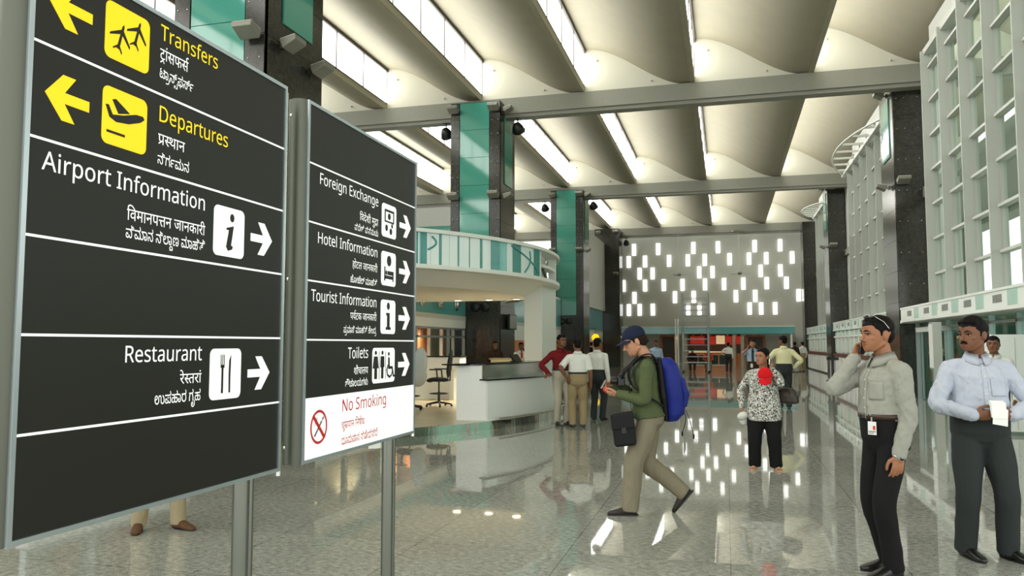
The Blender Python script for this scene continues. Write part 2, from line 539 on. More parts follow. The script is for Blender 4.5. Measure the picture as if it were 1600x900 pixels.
def make_disc_pair(x, y, z, lb):
    for i, dx in enumerate((0.0, 0.36)):
        t = thing('loudspeaker', 'round black loudspeaker, %s of the pair on the %s' % (('outer', 'inner')[i], lb), 'loudspeaker', (x + dx, y, z), 0, 'round loudspeakers low on the columns')
        t.scale = (0.58, 0.58, 0.58)
        M = Matrix.Rotation(PI / 2, 4, 'X')
        MB().lathe([(0.26, 0), (0.27, 0.06), (0.22, 0.12), (0.12, 0.1), (0.04, 0.16), (0.02, 0.16)], 22, M=M).build('cone', M_BLACK, t)
        MB().tube([(0.28 * math.cos(a), -0.03, 0.28 * math.sin(a)) for a in [k * PI / 12 for k in range(24)]], 0.02, 6, closed=True).build('rim', M_BLACK, t)
make_disc_pair(-8.02, 24.86, 2.82, 'column behind the kiosk')
make_disc_pair(-8.32, 40.6, 2.78, 'column past the kiosk post')

# ------------------------------------------------------------------ left side rooms: shop front with round air nozzles
def left_facade(y0, y1, glazed):
    x = -8.35
    mb = MB()
    mb.box((x - 0.2, y0, 2.1), (x, y1, 2.36), 0).box((x - 0.2, y0, 2.36), (x + 0.015, y1, 2.5), 1).box((x - 0.2, y0, 2.5), (x, y1, 3.9), 2)
    mb.box((x - 0.2, y0, 0), (x, y1, 0.95), 0)
    mb.box((x - 5, y0, 3.9), (x, y1, 4.0), 0)
    o = struct(mb.build('wall_shop_left', [M_WHITE, M_LGREY, M_TEAL2]))
    if not glazed:
        struct(MB().box((x - 0.2, y0, 0.95), (x - 0.02, y1, 1.75), 1).box((x - 0.2, y0, 1.75), (x - 0.02, y1, 2.1), 0).build('wall_shop_front', [M_WHITE, mat('orange_wood_panel', rgb(206, 128, 80), 0.5, var=0.1, vscale=3, stretch=(1, 1, 0.2))]))
    if glazed:
        fr = MB()
        yy = y0
        while yy <= y1 + 0.01:
            fr.box((x - 0.1, yy - 0.035, 0.95), (x, yy + 0.035, 2.1)); yy += 1.05
        fr.box((x - 0.1, y0, 1.78), (x, y1, 1.84)).box((x - 0.1, y0, 2.04), (x, y1, 2.1)).box((x - 0.1, y0, 0.95), (x + 0.02, y1, 1.0))
        g = struct(MB().box((x - 0.06, y0, 0.97), (x - 0.05, y1, 2.1)).build(next_window(), M_SHOPG))
        fr.build('window_frame', M_ALU, g)
    return o
left_facade(8, 24.84, True)
left_facade(26.8, 40.5, False)
left_facade(42.6, 55.1, False)
M_ORANGE = mat('orange_wood_panel', rgb(206, 128, 80), 0.5, var=0.1, vscale=3, stretch=(1, 1, 0.2))
M_BROWNP = mat('brown_wood_panel', rgb(96, 66, 42), 0.5, var=0.15, vscale=4, stretch=(1, 1, 0.2))
M_BEIGE = mat('beige_partition', rgb(168, 158, 136), 0.6)
M_WARM = mat('warm_lamp', (1, 0.8, 0.5), 0.4, emit=14, emit_col=(1, 0.78, 0.48))
mb = MB()
yy = 8.0
seq = [2, 0, 2, 0, 0, 2, 0, 2, 0, 1, 0, 2]
k = 0
while yy < 24.8:
    wd = (0.9, 0.5, 0.7, 1.1)[k % 4]
    mb.box((-9.0 - 0.05 * (k % 3), yy, 0), (-8.9 - 0.05 * (k % 3), min(24.8, yy + wd), 2.3), seq[k % 12]); yy += wd; k += 1
mb.box((-10.2, 8, 2.3), (-8.55, 24.8, 2.36), 2)
struct(mb.build('wall_shop_interior', [M_ORANGE, M_BROWNP, M_BEIGE]))
def lamp(name, loc, energy, col, size=0.2, kind='POINT', rot=None):
    l = bpy.data.lights.new(name, kind)
    l.energy = energy; l.color = col
    if kind == 'AREA':
        l.size = size
    else:
        l.shadow_soft_size = size
    o = bpy.data.objects.new(name, l)
    o.location = loc
    if rot: o.rotation_euler = rot
    COL.objects.link(o)
    return o
def downlight(label, x, y, z, r=0.07, group=None, m=None, light=0):
    t = thing('downlight', label, 'downlight', (x, y, z), 0, group)
    MB().lathe([(r * 1.3, 0.0), (r * 1.35, -0.012), (r, -0.02), (r * 0.95, 0.0)], 16).build('trim_ring', M_WPAINT, t)
    MB().lathe([(r * 0.9, -0.008), (r * 0.6, -0.016), (0.002, -0.018)], 14).build('lamp', m or M_WARM, t)
    if light:
        l = lamp('downlight_beam', (0, 0, -0.06), light, (1, 0.86, 0.66), 0.05, 'SPOT'); l.parent = t
        l.data.spot_size = 2.2; l.data.spot_blend = 0.6
for i, yv in enumerate((17.6, 20.6, 21.8)):
    downlight('warm downlight inside the shop window, %s from the column' % ('third', 'second', 'nearest')[i], -8.68, yv, 2.3, 0.07, 'shop downlights', light=150)
for i, yv in enumerate((20.95, 22.4, 23.9)):
    t = thing('air_nozzle', 'round silver air nozzle on teal wall band, %s from the column' % ('third', 'second', 'nearest')[i], 'air nozzle', (-8.35, yv, 2.86), 0, 'air nozzles on the teal band')
    M = Matrix.Rotation(PI / 2, 4, 'Y')
    MB().lathe([(0.2, 0), (0.21, 0.04), (0.16, 0.06), (0.15, 0.03), (0.145, 0.02)], 24, M=M).build('outer_ring', M_STEEL, t)
    MB().lathe([(0.12, 0.01), (0.11, 0.09), (0.06, 0.12), (0.01, 0.1)], 20, M=M).build('nozzle', M_STEEL, t)

# ------------------------------------------------------------------ glazed side wall on the right
M_FIN = mat('grey_white_fin', rgb(176, 178, 170), 0.45)
def curtain(y0, y1, fins, x_in=5.15, x_gl=5.42, ztop=9.4, zbot=2.65):
    g = struct(MB().box((x_gl, y0, zbot), (x_gl + 0.02, y1, ztop)).build(next_window(), M_GLASS))
    for yf in fins:
        MB().box((x_in, yf - 0.025, zbot), (x_gl - 0.02, yf + 0.025, ztop)).box((x_gl - 0.06, yf - 0.05, zbot), (x_gl + 0.06, yf + 0.05, ztop)).build('mullion', M_FIN, g)
    z = 3.43
    tb = []
    while z < ztop:
        MB().box((x_gl - 0.12, y0, z - 0.03), (x_gl + 0.05, y1, z + 0.03)).build('transom', M_LGREY, g); z += 0.92
    MB().box((x_gl - 0.2, y0, ztop - 0.1), (x_gl + 0.1, y1, ztop + 0.05)).build('head_rail', M_LGREY, g)
    return g
curtain(8, 22.8, [22.74 + 1.695 * k for k in range(-8, 1)])
struct(MB().box((5.9, 22.8, 2.6), (6.0, 28.2, 10.1)).box((5.9, 36.15, 2.6), (6.0, 44.1, 10.1)).box((5.9, 48.9, 2.6), (6.0, 58, 10.1)).build('wall_return', M_LGREY))
curtain(28.0, 36.15, [28.12 + 1.6 * k for k in range(6)])
curtain(44.0, 48.9, [44.1 + 1.57 * k for k in range(4)])
struct(MB().box((5.4, 8, 9.4), (5.7, 22.8, 10.1)).box((5.4, 28, 9.4), (5.7, 36.15, 10.1)).box((5.4, 44, 9.4), (5.7, 48.9, 10.1)).build('wall_right', M_LGREY))
# curved bracing trusses at the head of the glazing
def bow(y0, y1, z, label):
    t = thing('curved_truss', label, 'truss', (0, 0, 0), 0, 'curved trusses at the head of the glazing')
    c = (y0 + y1) / 2
    hw = (y1 - y0) / 2
    sag = 0.95
    R = (hw * hw + sag * sag) / (2 * sag)
    pts = []
    for k in range(25):
        y = y0 + (y1 - y0) * k / 24
        pts.append((5.2 - (math.sqrt(R * R - (y - c) ** 2) - (R - sag)), y, z))
    MB().tube(pts, 0.035, 8).build('bow_tube', M_WPAINT, t)
    for k in range(1, 8):
        y = y0 + (y1 - y0) * k / 8
        x = 5.2 - (math.sqrt(R * R - (y - c) ** 2) - (R - sag))
        MB().box((x, y - 0.03, z - 0.04), (5.3, y + 0.03, z + 0.04)).build('spoke', M_WPAINT, t)
    MB().box((5.1, y0, z - 0.1), (5.24, y1, z + 0.02)).build('chord', M_WPAINT, t)
bow(28.0, 37.4, 9.1, 'curved white truss at the glazing head between the two nearer granite columns')
bow(44.0, 49.6, 9.1, 'curved white truss at the glazing head nearest the far wall')
# band of white and frosted panels above doors and ticket windows
M_FROST = mat('frosted_green_glass', rgb(176, 206, 192), 0.25, var=0.04, vscale=3)
M_GRILLE = mat('grey_vent_grille', rgb(140, 144, 138), 0.5)
M_BWHITE = mat('gloss_white_panel', rgb(236, 240, 234), 0.16)
def band(y0, y1, x, seed):
    rnd = random.Random(seed)
    mb = MB().box((x, y0, 2.27), (x + 0.35, y1, 2.63))
    mb.box((x - 0.02, y0, 2.22), (x + 0.35, y1, 2.29)).box((x - 0.02, y0, 2.6), (x + 0.35, y1, 2.65))
    o = struct(mb.build('wall_band', [M_BWHITE]))
    y = y0 + 0.3
    k = 0
    while y < y1 - 0.6:
        if k % 2 == 0:
            MB().box((x - 0.012, y, 2.3), (x + 0.02, y + 0.52, 2.6)).build('frosted_panel', M_FROST, o, bevel=0.004)
            y += 0.85
        else:
            a = MB()
            for q in (0, 0.27):
                a.box((x - 0.01, y + q, 2.38), (x + 0.02, y + q + 0.23, 2.53))
                for s in range(5):
                    a.box((x - 0.016, y + q, 2.385 + 0.03 * s), (x - 0.005, y + q + 0.23, 2.395 + 0.03 * s))
            a.build('vent_grille', M_GRILLE, o)
            y += 0.95 + 0.2 * rnd.random()
        k += 1
    return o
band(8, 25.6, 5.02, 3)
band(28.1, 42.0, 5.14, 4)
band(44.1, 55.3, 5.14, 5)
# entrance glazing and door under the near band
g = struct(MB().box((5.5, 8, 0), (5.52, 25.9, 2.25)).build(next_window(), M_GREENG))
for yf in [25.8 - 1.695 * k for k in range(0, 11)]:
    MB().box((5.44, yf - 0.04, 0), (5.56, yf + 0.04, 2.25)).build('mullion', M_ALU, g)
MB().box((5.44, 8, 2.02), (5.56, 25.9, 2.08)).build('transom', M_ALU, g)
d = struct(MB().box((5.3, 22.3, 1.93), (5.5, 25.1, 2.06)).build('door_1', M_WPAINT))
for y in (22.4, 23.1, 23.75, 24.9):
    lf = MB().box((5.4, y, 0.02), (5.46, y + 0.06, 1.93)).build('door_stile', M_ALU, d)
for y in (22.46, 23.8):
    MB().box((5.42, y, 0.02), (5.44, y + 0.66 if y < 23 else y + 1.1, 1.93)).build('door_leaf', M_GREENG, d)
struct(MB().box((5.05, 8, 2.2), (9, 25.9, 2.26)).box((5.55, 8, 0.0), (5.6, 8.1, 2.2)).build('ceiling_entrance', M_LGREY))
struct(MB().box((8.0, 8, 0), (8.1, 26, 2.25), 0).box((5.56, 25.0, 0), (8, 25.2, 2.25), 0).box((7.95, 12, 0.9), (8, 20, 2.2), 1).build('wall_entrance', [M_LGREY, M_SLOT]))
for i in range(7):
    downlight('small downlight in entrance ceiling, number %s from the booth' % ('one', 'two', 'three', 'four', 'five', 'six', 'seven')[i], 6.1, 16.8 + 1.2 * i, 2.2, 0.06, 'entrance downlights')
t = thing('poster_panel', 'upright white illuminated poster panel beside the glass entrance door', 'poster', (4.93, 21.4, 0))
MB().box((-0.06, -0.26, 0.95), (0.06, 0.26, 2.12)).build('casing', M_ALU, t, bevel=0.01)
MB().box((-0.075, -0.23, 1.0), (-0.06, 0.23, 2.08)).build('poster_face', M_BWHITE, t)
MB().box((-0.1, -0.28, 0), (0.1, -0.26, 2.12)).build('support_post', M_LGREY, t)
# white booth the man stands beside
t = thing('white_booth', 'plain white booth screen behind the man with a moustache', 'booth', (4.5, 15.6, 0))
MB().box((0, 0, 0.06), (0.9, 0.5, 1.75)).build('screen_panel', M_WHITE, t, bevel=0.01)
MB().box((0.02, 0.02, 0), (0.88, 0.48, 0.06)).build('plinth', M_STEELD, t)
MB().box((0.35, -0.012, 0.1), (0.356, 0.0, 1.7)).build('panel_joint', M_LGREY, t)
# ticket counters in the two far bays
M_REDBR = mat('dark_red_brown_strip', rgb(92, 52, 40), 0.5, var=0.2, vscale=3)
def tickets(y0, y1, label):
    t = thing('ticket_counter_row', label, 'ticket counter', (5.16, y0, 0), 0, 'ticket counter rows along the glazed wall')
    L = y1 - y0
    n = int(L / 1.25)
    p = L / n
    for i in range(n):
        a = i * p
        MB().box((0, a + 0.1, 0.08), (0.12, a + p - 0.1, 0.98)).build('base_panel', M_WHITE, t, bevel=0.008)
        MB().box((0.05, a + 0.06, 1.2), (0.07, a + p - 0.06, 1.9)).build('counter_window', M_FROST if i % 2 else M_LGREY, t)
        MB().box((0.05, a + 0.06, 1.98), (0.07, a + p - 0.06, 2.18)).build('upper_light', M_FROST, t)
        MB().box((-0.01, a - 0.05, 1.15), (0.14, a + 0.05, 2.22)).build('post', M_WPAINT, t)
    MB().box((0.06, 0, 0), (0.2, L, 1.0), 0).build('dark_backing', M_DKFRAME, t)
    MB().box((-0.06, 0, 1.0), (0.3, L, 1.14)).build('counter_strip', M_REDBR, t)
    MB().box((-0.01, 0, 1.9), (0.14, L, 1.97)).build('middle_rail', M_WPAINT, t)
    MB().box((0.1, 0, 1.14), (0.2, L, 2.22)).build('back_panel', M_LGREY, t)
tickets(28.1, 42.0, 'row of white ticket windows between the two nearer granite columns')
tickets(44.1, 55.3, 'row of white ticket windows ending at the far wall')
for i, y in enumerate((36.6, 37.2)):
    t = thing('queue_barrier', ('pale queue barrier post nearer the ticket windows end', 'pale queue barrier post next along the ticket windows')[i], 'barrier post', (4.5 - 0.1 * i, y, 0), 0, 'queue barrier posts')
    MB().lathe([(0.2, 0), (0.2, 0.03), (0.05, 0.06)], 16).build('base', M_STEELD, t)
    MB().tube([(0, 0, 0.05), (0, 0, 0.95)], 0.035, 10).build('post', M_ALU, t)
    MB().box((-0.15, -0.12, 0.9), (0.15, 0.12, 1.02)).build('belt_head', M_BLACK, t)
# outside: forecourt, roof canopy and end building seen through the glass
M_CONC = mat('forecourt_concrete', rgb(150, 150, 140), 0.8, var=0.05)
struct(MB().box((12, 0, -0.3), (60, 80, -0.02)).build('ground_forecourt', M_CONC))
struct(MB().box((5.8, 0, 6.0), (9.2, 60, 6.3)).box((8.6, 0, 5.7), (9.2, 60, 6.0)).build('roof_canopy', M_BEAM))
struct(MB().box((7.0, 31, 0), (8.3, 31.5, 9)).build('wall_outside', M_FARW))
struct(MB().box((8.1, 31, 0), (8.3, 60, 6)).build('wall_outside_side', M_FARW))

# ------------------------------------------------------------------ round information kiosk
KC, KR = (-10.65, 17.15), 7.02
def arc(c, R, t0, t1, n):
    return [(c[0] + R * math.cos(t0 + (t1 - t0) * i / n), c[1] + R * math.sin(t0 + (t1 - t0) * i / n)) for i in range(n + 1)]
M_KFLOOR = mat('beige_platform_tile', rgb(206, 194, 168), 0.25, var=0.05, vscale=1.2)
M_DKTOP = mat('dark_granite_worktop', rgb(26, 24, 22), 0.15)
pl = thing('kiosk_platform', 'low curved platform with polished steel riser under the information kiosk', 'platform', (0, 0, 0))
poly = arc(KC, KR - 0.03, -0.8, 0.62, 40) + [(-8.1, 21.2), (-8.1, 13.3), (-7.0, 13.0)]
MB().prism(poly, 0.02, 0.15, 0).build('deck', M_KFLOOR, pl)
mb = MB()
a1 = arc(KC, KR, -0.8, 0.62, 48); a2 = arc(KC, KR - 0.04, -0.8, 0.62, 48)
vs = [(x, y, 0.0) for x, y in a1] + [(x, y, 0.15) for x, y in a1] + [(x, y, 0.15) for x, y in a2] + [(x, y, 0.0) for x, y in a2]
n = len(a1)
fs = []
for i in range(n - 1):
    for q in range(4):
        fs.append((q * n + i, q * n + i + 1, ((q + 1) % 4) * n + i + 1, ((q + 1) % 4) * n + i))
mb.add(vs, fs, 0, True)
o = mb.build('steel_riser', M_MIRR, pl)
o.modifiers.new('es', 'EDGE_SPLIT').split_angle = 0.6

def arc_wall(c, Ro, Ri, t0, t1, z0, z1, n=36):
    b = MB()
    A, B = arc(c, Ro, t0, t1, n), arc(c, Ri, t0, t1, n)
    k = n + 1
    vs = [(x, y, z0) for x, y in A] + [(x, y, z1) for x, y in A] + [(x, y, z1) for x, y in B] + [(x, y, z0) for x, y in B]
    fs = []
    for i in range(k - 1):
        for q in range(4):
            fs.append((q * k + i, q * k + i + 1, ((q + 1) % 4) * k + i + 1, ((q + 1) % 4) * k + i))
    b.add(vs, fs, 0, True)
    b.add(vs, [(0, k, 2 * k, 3 * k), (k - 1, 4 * k - 1, 3 * k - 1, 2 * k - 1)], 0, False)
    return b
def es(o, a=0.5):
    o.modifiers.new('es', 'EDGE_SPLIT').split_angle = a
    return o
kd = thing('information_desk', 'curved white information desk with steel upper band and dark worktops', 'desk', (0, 0, 0))
T0, T1 = -0.432, 0.10
es(arc_wall(KC, 6.95, 6.9, T0, T1, 0.15, 0.9).build('front_panel', M_WHITE, kd))
es(arc_wall(KC, 7.0, 6.55, T0 - 0.008, T1, 0.9, 0.925).build('lower_worktop', M_DKTOP, kd))
es(arc_wall(KC, 6.6, 6.56, T0 - 0.02, T1, 0.925, 1.18).build('steel_band', M_STEEL, kd))
es(arc_wall(KC, 6.64, 6.1, T0 - 0.06, T1, 1.18, 1.205).build('upper_worktop', M_DKTOP, kd))
es(arc_wall(KC, 6.56, 6.5, T0, T1, 0.15, 0.925).build('rear_panel', M_WHITE, kd))
MB().box((-4.97, 14.26, 0.15), (-4.36, 14.32, 0.9)).box((-4.97, 14.26, 0.9), (-4.47, 14.32, 1.18)).box((-4.97, 14.32, 0.15), (-4.92, 15.2, 1.18)).build('end_panel', M_WHITE, kd)
MB().box((-5.0, 14.22, 1.18), (-4.5, 14.9, 1.205)).build('end_worktop', M_DKTOP, kd)
pts = [(x, y, 0.19) for x, y in arc(KC, 7.06, T0 + 0.03, T1, 24)]
rl = MB().tube(pts, 0.018, 8)
for i in (1, 8, 16, 23):
    rl.tube([pts[i], (pts[i][0] - 0.09, pts[i][1], 0.19)], 0.01, 6)
rl.build('foot_rail', M_STEEL, kd)

kc = thing('kiosk_canopy', 'round kiosk canopy with white and teal striped fascia on one white post', 'canopy', (0, 0, 0))
CC, CR = (-10.7, 18.0), 6.75
CT0, CT1 = -1.2, 0.75
es(arc_wall(CC, CR + 0.07, CR - 0.25, CT0, CT1, 3.68, 3.75, 60).build('top_rim', M_WPAINT, kc))
es(arc_wall(CC, CR + 0.07, CR - 0.3, CT0, CT1, 3.0, 3.08, 60).build('bottom_rim', M_WPAINT, kc))
M_KPAN = mat('white_glass_panel', rgb(222, 232, 228), 0.1, var=0.03, vscale=1.5)
M_KTEAL = mat('teal_glass_strip', rgb(62, 140, 134), 0.08, var=0.12, vscale=2)
M_KTEAL2 = mat('pale_teal_glass_strip', rgb(112, 176, 172), 0.08, var=0.1, vscale=2)
FASCIA = [(-1.12, 0), (-1.09, 1), (-1.0, 0), (-0.95, 2), (-0.86, 0), (-0.83, 1), (-0.75, 0), (-0.73, 1), (-0.71, 0), (-0.699, 1), (-0.693, 0), (-0.688, 2), (-0.671, 1), (-0.659, 0), (-0.630, 0), (-0.622, 1), (-0.595, 0),
          (-0.565, 0), (-0.560, 1), (-0.522, 0), (-0.519, 1), (-0.478, 0), (-0.468, 1), (-0.431, 0), (-0.392, 1), (-0.353, 2), (-0.322, 0), (-0.272, 1), (-0.238, 0), (-0.182, 0), (-0.131, 1)]
a = CT0
for te, ki in FASCIA:
    es(arc_wall(CC, CR, CR - 0.03, a + 0.0006, te - 0.0006, 3.08, 3.68, 3).build('fascia_panel', (M_KPAN, M_KTEAL, M_KTEAL2)[ki], kc))
    a = te
# the two thin teal ribbons that curl over the panels
for (s0, s1, zz0, zz1) in ((-0.655, -0.668, 3.62, 3.36), (-0.33, -0.145, 3.64, 3.18), (-0.25, -0.215, 3.12, 3.6)):
    p = []
    for k in range(13):
        u = k / 12
        t = s0 + (s1 - s0) * u + 0.02 * math.sin(u * PI)
        z = zz0 + (zz1 - zz0) * u
        p.append((CC[0] + (CR + 0.006) * math.cos(t), CC[1] + (CR + 0.006) * math.sin(t), z))
    MB().tube(p, 0.02, 6).build('ribbon', M_KTEAL, kc)
# open unfinished end of the fascia
es(arc_wall(CC, CR - 0.28, CR - 0.32, a, CT1, 3.08, 3.68, 14).build('rear_fascia', M_LGREY, kc))
es(arc_wall(CC, CR - 0.03, CR - 0.22, a + 0.05, a + 0.28, 3.34, 3.4, 6).build('bracket_shelf', M_WPAINT, kc))
for q in (0.02, 0.3):
    t = a + q
    MB().box((CC[0] + (CR - 0.2) * math.cos(t), CC[1] + (CR - 0.2) * math.sin(t) - 0.04, 3.08), (CC[0] + (CR - 0.02) * math.cos(t), CC[1] + CR * math.sin(t) + 0.04, 3.68)).build('frame_post', M_WPAINT, kc)
MB().tube([(CC[0] + (CR - 0.15) * math.cos(a + 0.1), CC[1] + (CR - 0.15) * math.sin(a + 0.1), 3.34), (CC[0] + (CR - 0.15) * math.cos(a + 0.18), CC[1] + (CR - 0.15) * math.sin(a + 0.18), 3.1)], 0.04, 8).build('bracket', M_STEELD, kc)
# soffit: sloping ring and lower flat
so = MB()
A, B = arc(CC, CR - 0.2, CT0, CT1, 50), arc(CC, 5.95, CT0, CT1, 50)
k = 51
so.add([(x, y, 3.02) for x, y in A] + [(x, y, 2.74) for x, y in B], [(i, i + 1, k + i + 1, k + i) for i in range(50)], 0, True)
so.add([(x, y, 3.1) for x, y in A] + [(x, y, 2.84) for x, y in B], [(i, i + 1, k + i + 1, k + i) for i in range(50)], 0, True)
fl = [p for p in arc(CC, 5.95, CT0, CT1, 50) if p[1] < 20.0]
so.prism(fl + [(-5.8, 20.2), (-10, 20.2), (-10, 13.0)], 2.74, 2.84)
so.build('soffit', M_WPAINT, kc)
MB().prism(arc(CC, CR - 0.3, CT0, CT1, 40) + [(-8.6, 21), (-8.6, 12)], 3.1, 3.14).build('deck', M_LGREY, kc)
MB().box((-4.72, 18.5, 0.15), (-4.27, 20.1, 3.02)).build('post', M_WPAINT, kc, bevel=0.01)
for i, (x, y) in enumerate(((-6.8, 19.6), (-5.94, 19.6), (-5.15, 19.4))):
    downlight('warm recessed downlight in kiosk soffit, %s one' % ('outermost', 'middle', 'innermost')[i], x, y, 2.74, 0.12, 'downlights in the kiosk soffit', light=160)

# back counter, staff counter, chairs on the platform
t = thing('back_counter', 'white back counter with dark top edge behind the office chair', 'counter', (-7.4, 19.2, 0.15))
MB().box((-0.75, 0, 0.78), (0.8, 0.5, 1.1)).build('fascia', M_WHITE, t, bevel=0.006)
MB().box((-0.78, -0.03, 1.1), (0.83, 0.55, 1.13)).build('worktop', M_DKTOP, t)
MB().box((-0.7, 0.35, 0), (0.6, 0.4, 0.78)).build('modesty_panel', M_WHITE, t)
MB().box((0.5, 0.05, 0.0), (0.62, 0.45, 0.78)).build('pedestal', M_WHITE, t)
t = thing('service_counter', 'small beige service counter in front of the men by the column', 'counter', (-6.3, 22.6, 0))
M_CREAM = mat('cream_counter', rgb(214, 204, 172), 0.4)
MB().box((-0.5, 0, 0), (0.5, 0.45, 1.13)).build('body', M_CREAM, t, bevel=0.01)
MB().box((-0.54, -0.04, 1.13), (0.54, 0.5, 1.17)).build('worktop', M_BEIGE, t)
def office_chair(loc, rz, label, cover):
    t = thing('office_chair', label, 'chair', loc, rz, 'office chairs on the kiosk platform')    # faces local -y
    for i in range(5):
        a = 2 * PI * i / 5 + 0.3
        MB().tube([(0.03 * math.cos(a), 0.03 * math.sin(a), 0.1), (0.3 * math.cos(a), 0.3 * math.sin(a), 0.06)], [0.026, 0.018], 8).ell((0.3 * math.cos(a), 0.3 * math.sin(a), 0.028), (0.028, 0.028, 0.028), None, 10, 6).build('base_leg', M_BLACK, t)
    MB().tube([(0, 0, 0.08), (0, 0, 0.34)], 0.028, 12).tube([(0, 0, 0.34), (0, 0, 0.6)], 0.018, 12).build('gas_stem', M_BLACK, t)
    MB().tube([(0.21 * math.cos(a), 0.21 * math.sin(a), 0.3) for a in [k * PI / 10 for k in range(20)]], 0.012, 8, closed=True).bar((-0.21, 0, 0.3), (0.21, 0, 0.3), 0.02, 0.01).bar((0, -0.21, 0.3), (0, 0.21, 0.3), 0.02, 0.01).build('foot_ring', M_BLACK, t)
    sm = MB()
    sm.ell((0, -0.02, 0.62), (0.25, 0.25, 0.055), None, 24, 10).ell((0, -0.2, 0.6), (0.23, 0.08, 0.05), None, 20, 8)
    sm.build('seat', M_FABK, t)
    R = Matrix.Rotation(-0.12, 3, 'X')
    MB().ell((0, 0.25, 0.98), (0.22, 0.045, 0.33), R, 24, 12).ell((0, 0.235, 0.86), (0.2, 0.05, 0.16), R, 20, 8).build('backrest', M_FABK, t)
    MB().bar((0, 0.1, 0.57), (0, 0.26, 0.6), 0.06, 0.02).bar((0, 0.26, 0.59), (0, 0.27, 0.8), 0.06, 0.02).build('back_bracket', M_BLACK, t)
    for sx in (-1, 1):
        MB().bar((sx * 0.2, 0.0, 0.6), (sx * 0.27, 0.02, 0.66), 0.05, 0.02).bar((sx * 0.27, 0.02, 0.64), (sx * 0.27, 0.0, 0.84), 0.05, 0.025).box((sx * 0.27 - 0.04, -0.16, 0.84), (sx * 0.27 + 0.04, 0.12, 0.87)).build('armrest', M_BLACK, t)
    if cover:
        MB().ell((0, 0.25, 0.95), (0.26, 0.08, 0.42), R, 24, 12).ell((0, 0.24, 0.7), (0.27, 0.07, 0.2), R, 20, 8).build('plastic_cover', mat('pale_plastic_film', rgb(190, 196, 196), 0.25, bump=0.4, bscale=14, bdist=0.02), t)
office_chair((-6.42, 17.2, 0.15), -PI / 2 + 0.15, 'black swivel office chair with tall back on the kiosk platform', False)
office_chair((-6.72, 16.2, 0.15), -PI / 2 - 0.3, 'office chair wrapped in pale plastic film beside the sign edge', True)
t = thing('desk_display', 'small black tilted display on the upper desk worktop', 'display', (-4.42, 16.6, 1.205), 1.2)
MB().box((-0.1, -0.08, 0), (0.1, 0.08, 0.02)).build('base', M_BLACK, t)
MB().add([(-0.13, -0.06, 0.02), (0.13, -0.06, 0.02), (0.13, 0.05, 0.16), (-0.13, 0.05, 0.16), (-0.13, 0.0, 0.02), (0.13, 0.0, 0.02), (0.13, 0.09, 0.15), (-0.13, 0.09, 0.15)],
         [(0, 1, 2, 3), (7, 6, 5, 4), (1, 5, 6, 2), (4, 0, 3, 7), (3, 2, 6, 7), (4, 5, 1, 0)]).build('screen', M_BLACK, t)
t = thing('wall_monitor', 'flat grey monitor bracketed to the column flank above the staff', 'monitor', (-7.1, 26.0, 2.08))
MB().box((0, -0.5, 0), (0.1, 0.42, 0.52)).build('casing', M_BLACK, t, bevel=0.02)
MB().box((0.1, -0.46, 0.04), (0.104, 0.38, 0.48)).build('screen', mat('grey_screen', rgb(120, 124, 120), 0.2), t)
MB().box((-0.07, -0.1, 0.2), (0.0, 0.1, 0.35)).build('bracket', M_STEELD, t)
t = thing('hanging_sign', 'yellow round sign glowing beside the teal band near the far corner column', 'sign', (-7.9, 49.0, 2.0))
MB().lathe([(0.01, -0.03), (0.24, -0.03), (0.24, 0.03), (0.01, 0.03)], 24, M=Matrix.Rotation(PI / 2, 4, 'X')).build('disc', mat('yellow_sign', rgb(255, 205, 30), 0.4, emit=0.9), t)
MB().tube([(0, 0, 0.22), (0, 0, 0.6)], 0.02, 8).build('hanger', M_STEELD, t)
MB().tube([(0, 0, 0.58), (-0.45, 0, 0.58)], 0.02, 8).build('wall_arm', M_STEELD, t)

# ------------------------------------------------------------------ café front along the far wall
sf = thing('cafe_front', 'long teal fascia cafe front at the foot of the far wall', 'shop front', (0, 0, 0))
def strip(a, b, z0, z1, d, mi, name):
    a, b = Vector((*a, 0)), Vector((*b, 0))
    t = (b - a).normalized(); nn = Vector((t.y, -t.x, 0))
    mb = MB()
    p = [a, b, b - nn * d, a - nn * d]
    mb.prism([(q.x, q.y) for q in p], z0, z1)
    return mb.build(name, mi, sf)
strip((-7.1, 55.6), (0.44, 56.2), 2.3, 2.78, 0.1, M_TEAL2, 'fascia')
strip((0.44, 56.2), (4.4, 55.4), 2.3, 2.78, 0.1, M_TEAL2, 'fascia')
strip((-7.1, 55.55), (0.44, 56.15), 2.76, 2.82, 0.2, M_WPAINT, 'cornice')
strip((0.44, 56.15), (4.4, 55.35), 2.76, 2.82, 0.2, M_WPAINT, 'cornice')
MB().prism([(-7.1, 55.7), (0.44, 56.3), (4.4, 55.5), (4.4, 58.1), (-7.1, 58.1)], 2.3, 2.36).build('ceiling_board', M_BROWNP, sf)
M_RED = mat('red_lit_menu_board', rgb(190, 40, 28), 0.4, emit=0.35, var=0.4, vscale=3)
M_CREAML = mat('cream_lit_menu_board', rgb(250, 210, 160), 0.4, emit=0.45, var=0.1, vscale=5)
